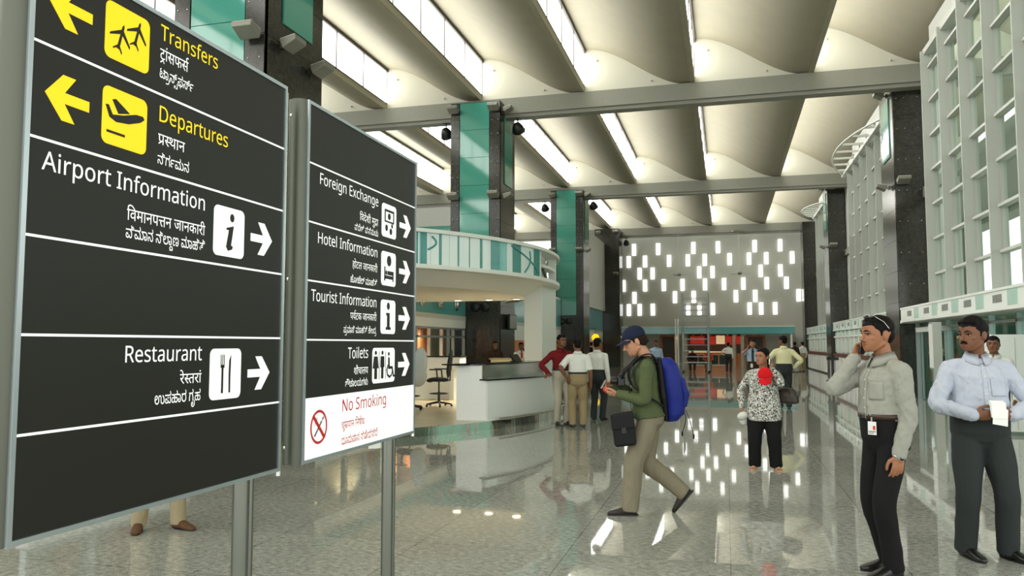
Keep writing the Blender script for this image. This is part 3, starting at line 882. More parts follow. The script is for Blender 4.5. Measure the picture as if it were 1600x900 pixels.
for nm, x0, x1, z0, z1, m in (('wood_wall', -2.6, 0.45, 0.0, 2.3, M_BROWNP), ('wood_wall', 0.7, 1.0, 0, 2.3, M_BROWNP), ('menu_board', -2.5, -1.5, 1.6, 2.15, M_RED), ('menu_board', -1.3, -0.75, 1.55, 2.15, M_RED),
                              ('menu_board', -0.7, -0.1, 1.6, 2.2, M_CREAML), ('menu_board', -0.05, 0.4, 1.55, 2.15, M_RED), ('menu_board', 0.6, 1.0, 1.6, 2.15, M_RED),
                              ('shelf_board', -2.6, 0.45, 1.0, 1.08, M_CREAML), ('service_bar', -2.6, 1.0, 0.0, 0.95, M_ORANGE)):
    dy = {'wood_wall': 57.9, 'menu_board': 57.8, 'shelf_board': 57.6, 'service_bar': 57.0}[nm]
    MB().box((x0, dy, z0), (x1, dy + 0.08, z1)).build(nm, m, sf)
for x in (0.5, 1.05, -2.75, -3.4):
    MB().box((x - 0.1, 56.4, 0), (x + 0.1, 56.6, 2.3)).build('post', M_BEIGE, sf)
MB().tube([(4.2, 55.6, 0), (4.2, 55.6, 2.3)], 0.08, 12).build('round_post', M_WPAINT, sf)
for x0, x1 in ((-4.6, -3.5), (1.35, 2.6)):
    MB().box((x0, 57.9, 0), (x0 + 0.12, 58.08, 2.25)).box((x1 - 0.12, 57.9, 0), (x1, 58.08, 2.25)).box((x0, 57.9, 2.1), (x1, 58.08, 2.25)).build('door_frame', M_ORANGE, sf)
    MB().box((x0 + 0.12, 57.98, 0), (x1 - 0.12, 58.06, 2.1)).build('door_leaf', M_BROWNP, sf)
    MB().box((x0 + 0.3, 57.96, 0.9), (x1 - 0.3, 57.985, 1.9)).build('door_panel', M_DKFRAME, sf)
rnd = random.Random(5)
wh = ['left part', 'middle part', 'right part']
for i in range(18):
    x = -6.3 + i * 0.58
    if 1.3 < x < 1.7: continue
    y = 55.95 + 0.35 * rnd.random() + (0.2 if -2 < x < 1.5 else 0)
    if x > 0.8: y = 56.4 - 0.2 * (x - 0.44) + 0.3 * rnd.random()
    downlight('small warm lamp under the teal fascia of the far cafe', x, y, 2.22, 0.055, 'warm lamps under the cafe fascia', light=10 if i % 4 == 1 else 0)

# scaffold tower
st = thing('scaffold_tower', 'tall grey metal scaffold tower in front of the far wall', 'scaffold', (-1.68, 45.4, 0))
for x in (-0.7, 0.7):
    for y in (0, 1.2):
        MB().tube([(x, y, 0.1), (x, y, 4.5)], 0.035 if x < 0 else 0.05, 8).build('upright', M_ALU, st)
        MB().ell((x, y, 0.06), (0.05, 0.03, 0.06), None, 10, 8).build('castor', M_BLACK, st)
for y in (0, 1.2):
    for k in range(12):
        MB().tube([(-0.7, y, 0.55 + 0.33 * k), (0.7, y, 0.55 + 0.33 * k)], 0.018 if k % 2 else 0.024, 6).build('rung', M_ALU, st)
for x in (-0.7, 0.7):
    MB().tube([(x, 0, 0.6), (x, 1.2, 2.2)], 0.018, 6).tube([(x, 1.2, 2.3), (x, 0, 3.9)], 0.018, 6).build('brace', M_ALU, st)
    MB().tube([(x, 0.0, 4.45), (x, 1.2, 4.45)], 0.018, 6).build('top_rail', M_ALU, st)
for i, x in enumerate((-1.06, -0.92)):
    p = thing('metal_pole', ('outer pale metal pole upright beside the scaffold tower', 'inner pale metal pole upright between outer pole and scaffold tower')[i], 'pole', (-1.68 + x, 45.2 - 0.12 * i, 0), 0, 'loose poles at the scaffold')
    MB().tube([(0, 0, 0), (0, 0, 3.0)], 0.045, 10).build('shaft', M_WPAINT, p)
    MB().lathe([(0.055, 0), (0.055, 0.02), (0.04, 0.03)], 14).build('foot', M_STEELD, p)
# waiting bench
M_GREENS = mat('dark_green_seat', rgb(44, 64, 54), 0.6)
bn = thing('waiting_bench', 'row of dark green waiting seats in front of the cafe', 'bench', (-1.05, 48.0, 0))
for i in range(4):
    x = -0.9 + 0.6 * i
    MB().box((x - 0.27, -0.22, 0.4), (x + 0.27, 0.22, 0.45)).build('seat', M_GREENS, bn, bevel=0.02)
    MB().box((x - 0.27, 0.2, 0.45), (x + 0.27, 0.26, 0.95)).build('backrest', M_GREENS, bn, bevel=0.02)
for x in (-1.0, 0.0, 1.0):
    MB().tube([(x, -0.2, 0.03), (x, 0.0, 0.38)], 0.022, 6).tube([(x, 0.24, 0.03), (x, 0.0, 0.38)], 0.022, 6).build('leg', M_ALU, bn)
MB().box((-1.25, -0.04, 0.34), (1.25, 0.04, 0.4)).build('beam', M_ALU, bn)
tb = thing('low_table', 'low grey metal table beside the waiting bench', 'table', (-2.9, 48.0, 0))
MB().box((-0.5, -0.25, 0.42), (0.5, 0.25, 0.46)).build('top', M_ALU, tb)
for x in (-0.4, 0.4):
    MB().tube([(x, -0.15, 0), (x, -0.15, 0.42)], 0.02, 6).build('leg', M_ALU, tb); MB().tube([(x, 0.15, 0), (x, 0.15, 0.42)], 0.02, 6).build('leg', M_ALU, tb)
# ceiling fans hanging on long rods
for i, x in enumerate((-3.13, 0.97)):
    f = thing('ceiling_fan', ('ceiling fan on a long rod above the scaffold tower', 'ceiling fan on a long rod above the right part of the cafe')[i], 'fan', (x, 56.4, 6.45), 0.4 * i, 'ceiling fans before the far wall')
    MB().tube([(0, 0, 0.1), (0, 0, 2.95)], 0.022, 8).build('rod', M_LGREY, f)
    MB().box((-0.45, -0.12, 2.9), (0.45, 0.12, 3.02)).box((-0.3, -0.06, 2.8), (0.3, 0.06, 2.9)).build('ceiling_bracket', M_BEAM, f)
    MB().lathe([(0.02, 0.14), (0.13, 0.1), (0.16, 0.02), (0.12, -0.06), (0.02, -0.09)], 18).build('motor', M_BEAM, f)
    for q in range(3):
        a = 2 * PI * q / 3
        MB().box((0.14, -0.06, 0.0), (0.72, 0.06, 0.012), M=Matrix.Rotation(a, 4, 'Z') @ Matrix.Rotation(0.15, 4, 'X')).build('blade', M_BEAM, f)

# ------------------------------------------------------------------ direction signs
# letter outlines: advance / outer contour and its holes, in thousandths of the letter height
GLYPHS = '''0/-190,615 -36,73 -14,74 11,59 33,41 50,26 61,8 59,-6 47,-18 -22,-66 -36,15 -41,6 -35,-6 -26,-17 -16,-25 -5,-32 14,-65 38,-67
389/369,322 56,2 53,8 8,-72 -51,-7 -55,-2 -88,7 -80,19 -45,-24 97,-107 116,-104 -54,-54 -106,99 -87,94 -60,75 -18,28 -9,21 -6,35 15,36 20,13 29,4 44,-11 33,-32 18,22 11,26 7,60 -5,54 -11,39 -201,0 0,71 403,0 0,-71 -122,0 12,-40 5,-53 -10,-73 -26,-52
762/777,551 -325,0 0,-202 53,37 64,13 59,-10 47,-31 31,-51 10,-68 -4,-47 -11,-51 -20,-51 -30,-51 -72,41 41,74 16,83 -5,41 -15,29 -23,17 -31,6 -36,-8 -37,-24 -37,-40 0,-258 -81,0 0,174 -59,-38 -40,-14 -46,-4 -46,5 -42,14 -38,24 -29,33 -19,44 -6,52 6,50 18,42 31,35 63,35 80,12 95,-10 -6,-73 -41,7 -43,3 -51,-7 -39,-19 -24,-31 -8,-42 8,-46 23,-32 32,-20 38,-6 42,5 36,16 65,51 0,291 -371,0 0,71 777,0
504/519,551 -148,0 0,-202 -99,-2 -36,-6 -55,-23 -41,-45 -14,-58 6,-44 16,-35 25,-28 33,-19 37,-11 40,-4 50,3 42,9 80,35 27,-74 -94,-33 -102,-14 -65,6 -59,20 -48,32 -37,43 -23,54 -8,65 8,60 26,50 39,39 51,28 57,17 63,6 0,131 -290,0 0,71 519,0/31,-165 248,153 40,0 146,-180 -59,-38 -117,145 -211,-145
520/42,4 171,77 -82,31 -34,27 -27,35 -18,44 -6,54 4,41 12,35 40,53 37,25 44,17 51,10 61,3 0,95 -295,0 0,71 534,0 0,-71 -158,0 0,-166 -101,-2 -41,-5 -61,-23 -35,-38 -12,-55 10,-48 30,-40 50,-25 83,-9 13,1 -6,35 5,30 16,20 46,14 38,-6 27,-18 17,-26 6,-28 -4,-28 -11,-22 -36,-26 28,-50 42,-60 -67,-34 -40,69 -31,62 -260,-139
568/45,53 169,100 -48,15 -38,26 -22,29 -15,35 -9,43 -3,57 0,193 -79,0 0,71 583,0 0,-71 -104,0 0,-551 -81,0 0,193 -306,-206|398,551 -238,0 3,-247 9,-38 18,-26 30,-17 42,-6 38,5 37,14 61,44
598/207,-24 -48,67 269,163 0,44 -221,0 0,-37 -4,-28 -11,-19 -33,-15 -40,13 -39,32 -30,41 -11,41 13,30 19,10 55,3 0,230 -126,0 0,71 612,0 0,-71 -103,0 0,-551 -81,0 0,123|428,551 -221,0 0,-230 221,0
260/
634/649,551 -104,0 0,-551 -80,0 0,165 -62,-32 -39,-11 -47,-4 -70,11 -57,32 -37,50 -12,64 13,55 31,41 -147,-2 0,72 351,-1 -7,-70 -32,0 -52,-6 -42,-18 -26,-31 -9,-41 7,-38 22,-26 31,-17 36,-5 46,5 39,17 63,50 0,291 -465,0 0,71 649,0
742/653,551 0,-551 -81,0 0,370 -194,3 32,-33 26,-37 16,-41 6,-44 -5,-42 -15,-35 -24,-27 -30,-19 -36,-11 -38,-4 -52,8 -49,22 -47,41 -45,61 -43,82 -43,107 71,25 31,-82 32,-68 33,-54 34,-38 36,-23 38,-8 29,4 23,13 16,23 5,34 -8,43 -23,40 -34,36 -41,31 29,64 270,0 0,110 -572,0 0,71 757,0 0,-71
504/519,551 -148,0 0,-202 -99,-2 -36,-6 -55,-23 -41,-45 -14,-58 6,-44 16,-35 25,-28 33,-19 37,-11 40,-4 50,3 42,9 80,35 27,-74 -94,-33 -102,-14 -65,6 -59,20 -48,32 -37,43 -23,54 -8,65 8,60 26,50 39,39 51,28 57,17 63,6 0,131 -290,0 0,71 519,0
570/481,551 0,-551 -81,0 0,328 -162,-2 -38,-4 -50,-23 -18,-25 -6,-37 9,-48 28,-47 45,-48 63,-54 -54,-52 -85,80 -36,41 -28,42 -17,44 -6,47 13,63 35,46 32,22 38,15 48,8 61,3 128,0 0,152 -400,0 0,71 584,0 0,-71
520/413,-58 -40,69 -31,62 -55,-5 -85,10 -78,34 -32,28 -24,36 -17,43 -5,53 4,41 12,35 40,53 37,25 44,17 51,10 61,3 0,95 -295,0 0,71 534,0 0,-71 -158,0 0,-166 -101,-2 -41,-5 -61,-23 -35,-38 -12,-55 10,-48 30,-40 50,-25 83,-9 13,1 -6,35 5,30 16,20 46,14 38,-6 27,-18 17,-26 6,-28 -4,-28 -11,-22 -36,-26 28,-50 42,-60
615/630,551 -104,0 0,-551 -81,0 0,150 -67,-34 -42,-10 -53,-3 -70,10 -55,31 -35,47 -12,60 9,52 28,45 -43,22 -33,32 -23,40 -7,51 10,55 31,44 47,30 57,10 49,-7 40,-21 26,-32 9,-41 -10,-45 -30,-43 -61,39 16,22 4,22 -10,28 -14,11 -22,3 -26,-6 -22,-16 -15,-25 -5,-32 4,-29 12,-22 40,-29 51,-12 65,8 45,-3 -7,-70 -28,1 -45,-5 -33,-16 -22,-24 -7,-34 7,-36 22,-25 32,-15 40,-5 49,5 41,16 63,51 0,306 -62,0 0,71 247,0
555/0,622 569,0 0,-71 -103,0 0,-551 -81,0 0,298 -181,0 0,-54 -4,-24 -10,-18 -16,-10 -21,-4 -25,5 -26,16 -46,51 -14,30 -5,28 3,21 10,16 19,11 29,3 287,0 0,182 -385,0
568/479,551 0,-551 -81,0 0,191 -63,-32 -37,-10 -44,-3 -72,14 -54,34 -22,29 -15,35 -9,43 -3,57 0,193 -79,0 0,71 583,0 0,-71|398,551 -238,0 3,-247 9,-38 18,-26 30,-17 43,-6 39,5 36,14 60,44
771/460,551 0,-202 54,37 64,13 59,-10 47,-31 31,-51 10,-68 -4,-47 -11,-51 -20,-51 -30,-51 -72,41 41,74 16,83 -5,41 -15,29 -24,17 -31,6 -36,-8 -36,-24 -38,-41 0,-257 -81,0 0,193 -56,-33 -35,-10 -40,-4 -38,4 -34,10 -51,37 -35,65 -8,40 -3,52 0,197 -79,0 0,71 786,0 0,-71|160,551 2,-238 4,-32 22,-41 25,-17 35,-6 39,4 34,13 58,44 0,273
598/509,551 0,-551 -81,0 0,250 -221,0 0,-37 -4,-28 -11,-19 -33,-15 -40,13 -39,32 -30,41 -11,41 13,30 19,10 55,3 0,230 -126,0 0,71 612,0 0,-71|428,551 -221,0 0,-230 221,0
580/595,622 0,-71 -104,0 0,-551 -81,0 0,179 -67,-33 -42,-10 -48,-4 -56,7 -49,20 -40,33 -46,71 -24,90 54,16 38,21 22,28 8,39 -12,52 -25,42 -123,0 0,71|129,301 23,-43 28,-30 35,-19 44,-6 47,5 40,16 64,50 0,277 -199,0 22,-53 7,-53 -12,-64 -37,-48
409/395,42 -54,-54 -111,99 -92,94 -63,75 -29,49 -6,35 15,36 20,13 29,4 44,-11 33,-33 34,23 23,27 14,32 4,37 -5,46 -12,37 -239,0 0,71 424,0 0,-71 -104,0 12,-41 4,-52 -6,-51 -16,-42 -26,-35 -34,-30 -87,-46 105,-108
681/341,-12 -85,80 -62,83 -18,44 -6,47 12,50 28,37 -172,-2 0,72 473,0 0,152 -511,0 0,71 696,0 0,-71 -104,0 0,-551 -81,0 0,328 -159,-2 -32,-4 -46,-23 -17,-25 -6,-37 9,-48 28,-47 45,-48 62,-54
678/0,551 0,71 693,0 0,-71 -104,0 0,-551 -81,0 0,355 -14,1 -49,-12 -25,-17 -23,-27 -22,-38 -19,-54 -77,24 32,81 -48,29 -54,11 -35,-6 -26,-17 -17,-26 -5,-33 5,-37 17,-36 26,-35 36,-37 99,-86 -54,-52 -106,96 -43,45 -33,47 -21,48 -7,51 6,48 19,39 27,28 34,20 73,16 42,-4 38,-10 70,-42 65,42 89,14 0,125
1022/380,42 -54,-54 -106,99 -87,94 -60,75 -18,28 -9,21 -6,35 15,36 20,13 29,4 44,-11 33,-32 18,22 11,26 7,60 -5,54 -11,39 -201,0 0,71 494,0 58,10 40,-4 38,-14 35,-22 27,-31 18,-41 6,-51 -10,-67 -30,-53 -48,-42 -66,-33 24,-31 28,-23 34,-13 46,-4 48,5 41,15 69,52 0,276 -82,0 0,71 266,0 0,-71 -103,0 0,-551 -81,0 0,180 -69,-34 -44,-10 -51,-4 -65,8 -57,24 -47,40 -35,55 -104,-8 -88,7 -80,19 -45,-24 97,-107|369,322 75,3 75,12 54,24 35,29 20,35 7,42 -6,44 -17,31 -27,20 -34,6 -41,-12 -12,-15 -4,-20 9,-29 27,-20 45,-11 -8,-70 -58,14 -45,25 -28,38 -10,51 4,32 -149,0 12,-40 5,-53 -10,-73 -26,-52
556/571,551 -104,0 0,-551 -80,0 0,165 -63,-33 -42,-10 -49,-4 -51,5 -45,16 -38,25 -29,34 -18,40 -6,48 6,53 20,44 32,35 66,34 85,12 71,-5 28,-5 -5,-73 -43,7 -47,3 -55,-7 -42,-20 -26,-33 -9,-44 8,-44 23,-31 35,-18 42,-6 48,6 41,16 63,50 0,291 -387,0 0,71 571,0
680/122,189 -32,4 -26,13 -18,21 -6,28 4,25 14,19 20,11 26,4 38,-8 22,-11 27,-19 45,23 37,36 24,49 8,59 -7,50 -22,39 -34,26 -43,8 -27,-3 -19,-11 -11,-15 -4,-21 10,-32 14,-17 24,-13 35,-10 49,-4 -17,-70 -82,15 -59,33 -34,45 -12,54 9,46 27,37 43,24 59,8 46,-5 42,-17 37,-26 29,-38 20,-47 6,-59 -9,-66 -25,-62 -42,-52 -54,-39 87,-87 73,-91 -64,-44 -92,119 -41,42 -38,34/591,551 0,-551 -81,0 0,551 -89,0 0,71 274,0 0,-71
578/593,622 0,-71 -104,0 0,-551 -81,0 0,191 -67,-31 -40,-10 -47,-4 -72,14 -54,34 -22,29 -15,35 -9,43 -3,57 0,193 -79,0 0,71|408,551 -203,0 203,-264|189,240 30,-17 43,-6 51,8 47,20 -201,262 3,-203 10,-38
0/-185,772 4,22 13,19 17,13 21,4 21,-4 18,-13 12,-19 4,-22 -4,-22 -12,-19 -18,-13 -21,-4 -21,4 -17,13 -13,19
676/587,551 0,-551 -81,0 0,266 -58,-12 -68,-3 -88,7 -80,19 -45,-24 97,-107 116,-104 -54,-54 -106,99 -87,94 -60,75 -18,28 -9,21 -6,35 15,36 20,13 29,4 44,-11 33,-32 18,22 11,26 7,60 -5,54 -11,39 -201,0 0,71 691,0 0,-71|369,322 71,4 66,13 0,212 -225,0 12,-40 5,-53 -10,-73 -26,-52
531/321,69 59,29 17,22 6,28 -7,34 -22,26 -38,16 -56,5 -61,-7 -45,-22 -27,-33 -9,-43 12,-60 17,-31 29,-33 106,-89 -54,-53 -81,69 -59,64 -38,66 -12,73 4,36 12,32 41,50 -33,44 -13,60 10,48 27,33 52,25 71,7 132,0 0,86 -361,0 0,71 546,0 0,-71 -104,0 0,-157 -238,-1 -18,-2 -22,-10 -11,-15 -4,-19 10,-35 24,-28 49,12 52,4 63,-5 49,-16 38,-24 26,-31 16,-34 5,-37 -9,-53 -25,-43 -42,-33 -57,-22
259/170,551 0,-551 -81,0 0,551 -89,0 0,71 273,0 0,-71
259/89,551 -89,0 0,71 80,0 -20,47 -7,55 6,49 20,41 32,35 68,35 87,12 90,-8 84,-26 76,-42 102,-90 86,-115 -84,0 -78,91 -83,66 -86,39 -90,13 -62,-7 -47,-23 -30,-34 -10,-46 10,-52 21,-40 108,0 0,-71 -103,0 0,-551 -81,0
259/-185,615 -26,67 -9,66 10,59 32,47 50,32 67,10 55,-7 45,-21 37,-37 32,-53 28,-69 27,-87 110,0 0,-71 -103,0 0,-551 -81,0 0,551 -89,0 0,71 87,0 -29,90 -30,64 -36,37 -49,12 -35,-6 -26,-19 -16,-29 -5,-38 10,-61 24,-57
0/-248,-12 55,17 57,6 67,-10 49,-29 32,-44 10,-57 -12,-55 -34,-45 -57,-29 -76,-10 -90,12 -77,34 -68,54 -63,68 61,43 38,-44 36,-35 36,-27 38,-19 42,-10 47,-4 59,8 35,25 12,41 -6,29 -19,20 -26,12 -29,4 -49,-5 -42,-17
0/-63,-245 -53,-17 -57,-6 -67,10 -50,30 -32,45 -11,57 11,53 35,44 54,30 71,10 70,-7 61,-21 53,-32 46,-41 77,-99 -62,-39 -55,73 -55,54 -60,33 -69,11 -45,-5 -32,-14 -19,-23 -7,-29 6,-32 19,-21 26,-11 30,-4 48,6 42,15
0/-169,615 -21,71 -20,54 -22,38 -24,26 -27,14 -32,5 -39,-5 -31,-9 -24,73 42,10 49,4 50,-6 44,-20 37,-34 33,-52 31,-73 29,-96
259/170,551 0,-551 -81,0 0,551 -89,0 0,71 273,0 0,-71/90,615 -21,71 -21,54 -21,38 -24,26 -27,14 -32,5 -39,-5 -31,-9 -24,73 42,10 49,4 50,-6 43,-20 38,-34 34,-52 30,-73 29,-96
259/170,551 0,-551 -81,0 0,551 -89,0 0,71 273,0 0,-71/80,615 -26,35 -24,24 -44,24 -47,5 -41,-6 -41,-15 -26,69 48,16 54,6 43,-5 37,-16 32,-26 27,-34 4,2 -20,46 -19,34 -20,25 -21,16 -53,12 -40,-4 -30,-10 -23,69 42,10 49,4 50,-6 43,-20 38,-34 34,-52 30,-73 29,-96
63/-223,-368 -35,5 -28,13 -23,22 -15,26 -12,64 7,52 21,45 34,36 44,27 55,17 62,6 63,-6 54,-17 44,-28 34,-36 20,-44 7,-51 -11,-63 -15,-27 -21,-22 -29,-14 -36,-5 -53,8 -40,26 -32,51 28,-3 -30,-46 -40,-27|-212,-304 24,5 18,13 14,23 9,32 67,0 9,-30 15,-23 19,-15 23,-5 22,4 16,12 11,19 3,29 -4,34 -14,29 -21,24 -29,19 -35,11 -53,4 -41,-4 -35,-11 -30,-18 -22,-24 -14,-28 -5,-34 3,-30 11,-20 17,-12
134/127,-57 -11,-74 -32,-60 -50,-46 -67,-33 -81,-20 -94,-6 -82,6 -83,15 20,69 69,-13 76,-5 80,5 64,16 49,25 34,35 21,41 7,47 -11,63 -27,52 69,37 24,-40 15,-40
120/3,-329 -40,4 -33,11 -47,36 -61,82 -20,22 -39,14 -22,-4 -17,-12 -10,-18 -3,-23 10,-45 28,-47 -70,-23 -31,54 -12,64 9,46 27,38 40,25 48,8 47,-6 36,-17 56,-62 35,-46 32,-28 37,-9 31,4 21,13 21,42 4,47 -5,46 -13,52 -23,52 -31,45 68,33 43,-71 28,-76 10,-80 -5,-56 -16,-44 -24,-33 -31,-21 -37,-13
1222/966,-12 -50,4 -45,11 -39,19 -31,25 -33,49 -20,66 -6,99 -2,119 -5,34 -9,26 -13,20 -27,20 -39,6 -32,-4 -25,-10 -19,-17 -13,-23 -9,-61 10,-162 -7,-66 -23,-55 -36,-43 -49,-31 -59,-20 -69,-6 -82,10 -68,31 -56,49 -40,64 -25,79 -8,90 7,74 20,63 32,49 42,37 49,22 55,7 41,-4 35,-12 28,-19 22,-27 13,-33 4,-39 -5,-41 -14,-36 -25,-30 -33,-24 -44,-15 -52,-5 -65,11 -49,27 -35,32 24,66 25,-28 40,-26 54,-12 46,6 31,16 18,25 6,31 -5,28 -13,22 -21,13 -26,4 -53,-12 -40,-35 -25,-56 -9,-79 11,-94 36,-78 28,-30 35,-23 43,-14 50,-5 56,5 42,16 29,24 19,31 13,73 -10,159 5,55 17,47 27,37 36,27 45,17 53,5 65,-9 50,-30 33,-41 18,-59 5,-40 5,-185 8,-42 14,-32 19,-25 41,-24 58,-9 40,4 34,13 26,20 20,30 13,40 4,48 -4,55 -13,51 -22,46 -32,44 -39,42 -49,38 57,67 58,-50 47,-53 35,-54 25,-58 14,-62 5,-67 -7,-67 -19,-58 -32,-46 -43,-34 -54,-21
1023/483,-12 -48,5 -39,15 -58,52 -44,65 -23,39 -20,27 -33,30 -36,8 -30,-5 -22,-16 -14,-26 -5,-34 14,-66 37,-65 -78,-31 -38,74 -15,85 5,44 15,39 23,32 31,24 36,16 40,5 55,-7 43,-22 35,-37 77,-118 43,-41 26,-10 32,-3 44,9 30,28 16,39 5,47 -7,68 -22,62 -35,55 -45,45 -52,34 -59,20 -334,0 0,77 529,0 0,-77 -60,0 6,7 47,-35 40,-40 32,-45 23,-51 14,-54 5,-58 -5,-61 -17,-51 -27,-42 -36,-31 -46,-19/863,295 -63,11 -49,35 -31,55 -11,83 6,65 19,53 31,42 41,31 49,20 57,6 70,-9 52,-22 -43,-63 -43,18 -45,5 -59,-13 -25,-19 -19,-27 -12,-38 -4,-61 5,-42 15,-33 26,-22 35,-7 41,11 13,16 4,25 -5,25 -13,17 -28,13 -45,4 -286,0 0,77 275,0 81,-9 32,-11 26,-19 29,-40 10,-55 -10,-53 -29,-38 -43,-23
1091/380,-12 -101,10 -85,31 -68,49 -49,64 -30,78 -10,88 6,74 19,62 31,50 41,38 51,23 57,8 42,-4 35,-12 28,-19 21,-27 13,-33 4,-39 -5,-41 -14,-36 -25,-30 -33,-24 -44,-15 -52,-5 -41,4 -35,12 -28,15 10,71 53,-27 35,-5 46,6 31,16 18,26 6,31 -5,28 -13,21 -21,13 -26,4 -32,-5 -30,-13 -26,-24 -21,-35 -13,-48 -5,-62 8,-62 23,-57 37,-49 53,-37 67,-24 80,-8 79,6 66,19 52,31 38,41 24,53 8,62 -10,67 -30,60 -46,49 -59,37 48,50 53,-31 44,-36 35,-41 26,-47 16,-51 5,-57 -9,-77 -27,-70 -46,-59 -68,-47 -89,-30/438,474 0,77 181,0 0,-77/931,295 -63,11 -49,35 -31,55 -11,83 6,65 19,53 31,42 41,31 49,20 57,6 70,-9 52,-22 -43,-63 -43,18 -45,5 -59,-13 -25,-19 -19,-27 -12,-38 -4,-61 5,-42 15,-33 26,-22 35,-7 41,11 13,16 4,25 -5,25 -13,17 -28,13 -45,4 -286,0 0,77 275,0 81,-9 32,-11 26,-19 29,-40 10,-55 -10,-53 -29,-38 -43,-23
1021/483,-12 -48,5 -39,15 -58,52 -44,65 -23,39 -20,27 -33,30 -36,8 -30,-5 -22,-16 -14,-26 -5,-34 14,-66 37,-65 -78,-31 -38,74 -15,86 5,44 15,38 23,32 31,24 36,16 40,5 39,-3 32,-10 52,-39 88,-132 42,-41 26,-10 30,-3 44,9 30,27 18,41 6,50 -4,46 -14,46 -26,49 -40,52 68,48 42,-53 30,-55 20,-59 6,-65 -5,-63 -17,-53 -27,-43 -37,-31 -46,-19/341,315 -22,4 -19,13 -13,19 -4,23 4,23 13,19 19,13 22,4 23,-4 18,-13 13,-19 4,-23 -4,-23 -13,-19 -18,-13/31,474 0,77 529,0 0,-77/861,295 -63,11 -49,35 -31,55 -11,83 6,65 19,53 31,42 41,31 49,20 57,6 70,-9 52,-22 -43,-63 -43,18 -45,5 -59,-13 -25,-19 -19,-27 -12,-38 -4,-61 5,-42 15,-33 26,-22 35,-7 41,11 13,16 4,25 -5,25 -13,17 -28,13 -45,4 -286,0 0,77 275,0 81,-9 32,-11 26,-19 29,-40 10,-55 -10,-53 -29,-38 -43,-23
574/283,-12 -65,6 -56,17 -44,28 -33,37 -20,44 -7,52 10,60 32,50 52,39 14,-14 -130,-1 0,69 208,0 18,21 8,28 -4,27 -13,24 45,12 35,-12 12,-27 4,-25 -3,-27 -10,-21 203,0 0,-69 -134,2 15,10 50,-32 34,-50 12,-62 -6,-52 -20,-45 -32,-37 -46,-28 -58,-18|287,66 69,9 46,25 25,39 9,45 -4,35 -13,29 -21,25 -29,18 -37,11 -45,4 -46,-4 -37,-12 -30,-18 -20,-24 -12,-30 -4,-34 9,-48 28,-38 47,-24/36,474 0,77 344,1 30,4 32,13 18,23 4,26 -4,33 -12,31 -20,32 -29,33 65,43 40,-49 24,-45 13,-41 4,-43 -7,-46 -13,-27 -21,-23 -60,-32 -40,-8
648/326,476 -41,-5 -34,-15 -29,-24 -23,-31 -35,-77 -13,-56 -7,-70 -3,-198 -91,0 0,127 12,149 18,66 27,59 39,49 52,39 17,-15 -168,0 0,77 385,1 30,4 33,13 17,23 5,26 -4,33 -12,31 -20,32 -29,33 65,43 39,-49 25,-45 13,-41 4,-43 -4,-36 -14,-32 -21,-26 -27,-20 -33,-14 -38,-7 6,4 50,-45 35,-52 23,-58 14,-62 9,-134 0,-130 -91,0 -3,202 -8,75 -16,59 -27,58 -33,44 -41,29
797/561,-12 -73,12 -59,36 -25,30 -25,38 31,0 -24,-40 -26,-30 -29,-21 -33,-15 -80,-10 -52,5 -42,17 -33,24 -23,31 -14,35 -5,36 4,40 13,34 47,58 135,100 17,24 6,30 -8,36 -25,24 -48,8 -37,-5 -26,-13 -15,-22 -5,-28 5,-30 15,-29 -70,-31 -23,50 -8,49 4,34 14,31 23,27 31,21 42,14 51,5 55,-5 42,-16 30,-25 20,-29 14,-65 -4,-34 -12,-31 -44,-53 -108,-79 -30,-25 -17,-27 -6,-33 7,-34 19,-23 29,-13 37,-4 58,9 41,26 25,41 11,52 76,0 13,-58 29,-39 39,-23 46,-8 48,7 31,20 17,30 6,34 -13,64 -40,53 -62,39 55,38 76,-53 49,-61 13,-37 4,-41 -5,-48 -14,-42 -25,-34 -35,-26 -47,-16/439,305 0,70 126,0 19,21 7,28 -5,28 -14,25 48,10 29,-5 16,-30 5,-29 -4,-27 -9,-21 106,0 0,-70 -83,1 -40,4 -21,-4/439,474 0,77 162,1 30,4 33,13 18,23 4,26 -4,33 -12,31 -20,32 -29,33 65,43 40,-49 24,-45 13,-41 4,-43 -8,-46 -12,-27 -21,-23 -60,-32 -41,-8
288/
815/243,-12 -43,4 -39,10 -35,19 -30,25 -24,32 -18,40 -10,45 -4,53 6,68 19,60 30,50 41,38 49,24 58,8 38,-4 33,-11 28,-18 20,-24 13,-30 4,-35 -5,-37 -14,-32 -22,-27 -32,-20 -41,-13 -50,-4 -48,5 -39,16 -31,22 -23,22 20,66 41,-40 32,-16 41,-5 42,4 29,12 17,19 5,24 -4,24 -13,18 -19,10 -24,4 -38,-6 -31,-19 -23,-29 -17,-37 -12,-98 3,-37 7,-30 29,-42 43,-22 51,-7 58,9 41,28 27,41 15,50 77,0 13,-58 29,-39 39,-23 45,-8 47,7 32,21 17,31 6,36 -5,37 -14,32 -48,49 -66,27 68,45 46,-22 36,-27 29,-31 20,-35 12,-39 4,-42 -11,-67 -32,-53 -35,-27 -45,-16 -56,-5 -76,12 -60,38 -49,64 33,1 -30,-39 -30,-30 -30,-21 -34,-15/189,412 -47,22 -32,31 -19,36 -6,35 4,30 11,26 21,24 31,18 42,13 54,6 8,-78 -42,-4 -28,-9 -17,-16 -5,-21 5,-21 15,-19 26,-15 36,-12/498,306 0,75 95,1 29,5 37,19 16,24 5,30 -5,32 -17,28 -32,24 -56,16 28,76 72,-25 52,-38 30,-49 10,-55 -6,-43 -19,-43 -33,-37 -51,-26 -23,-8 -53,-6
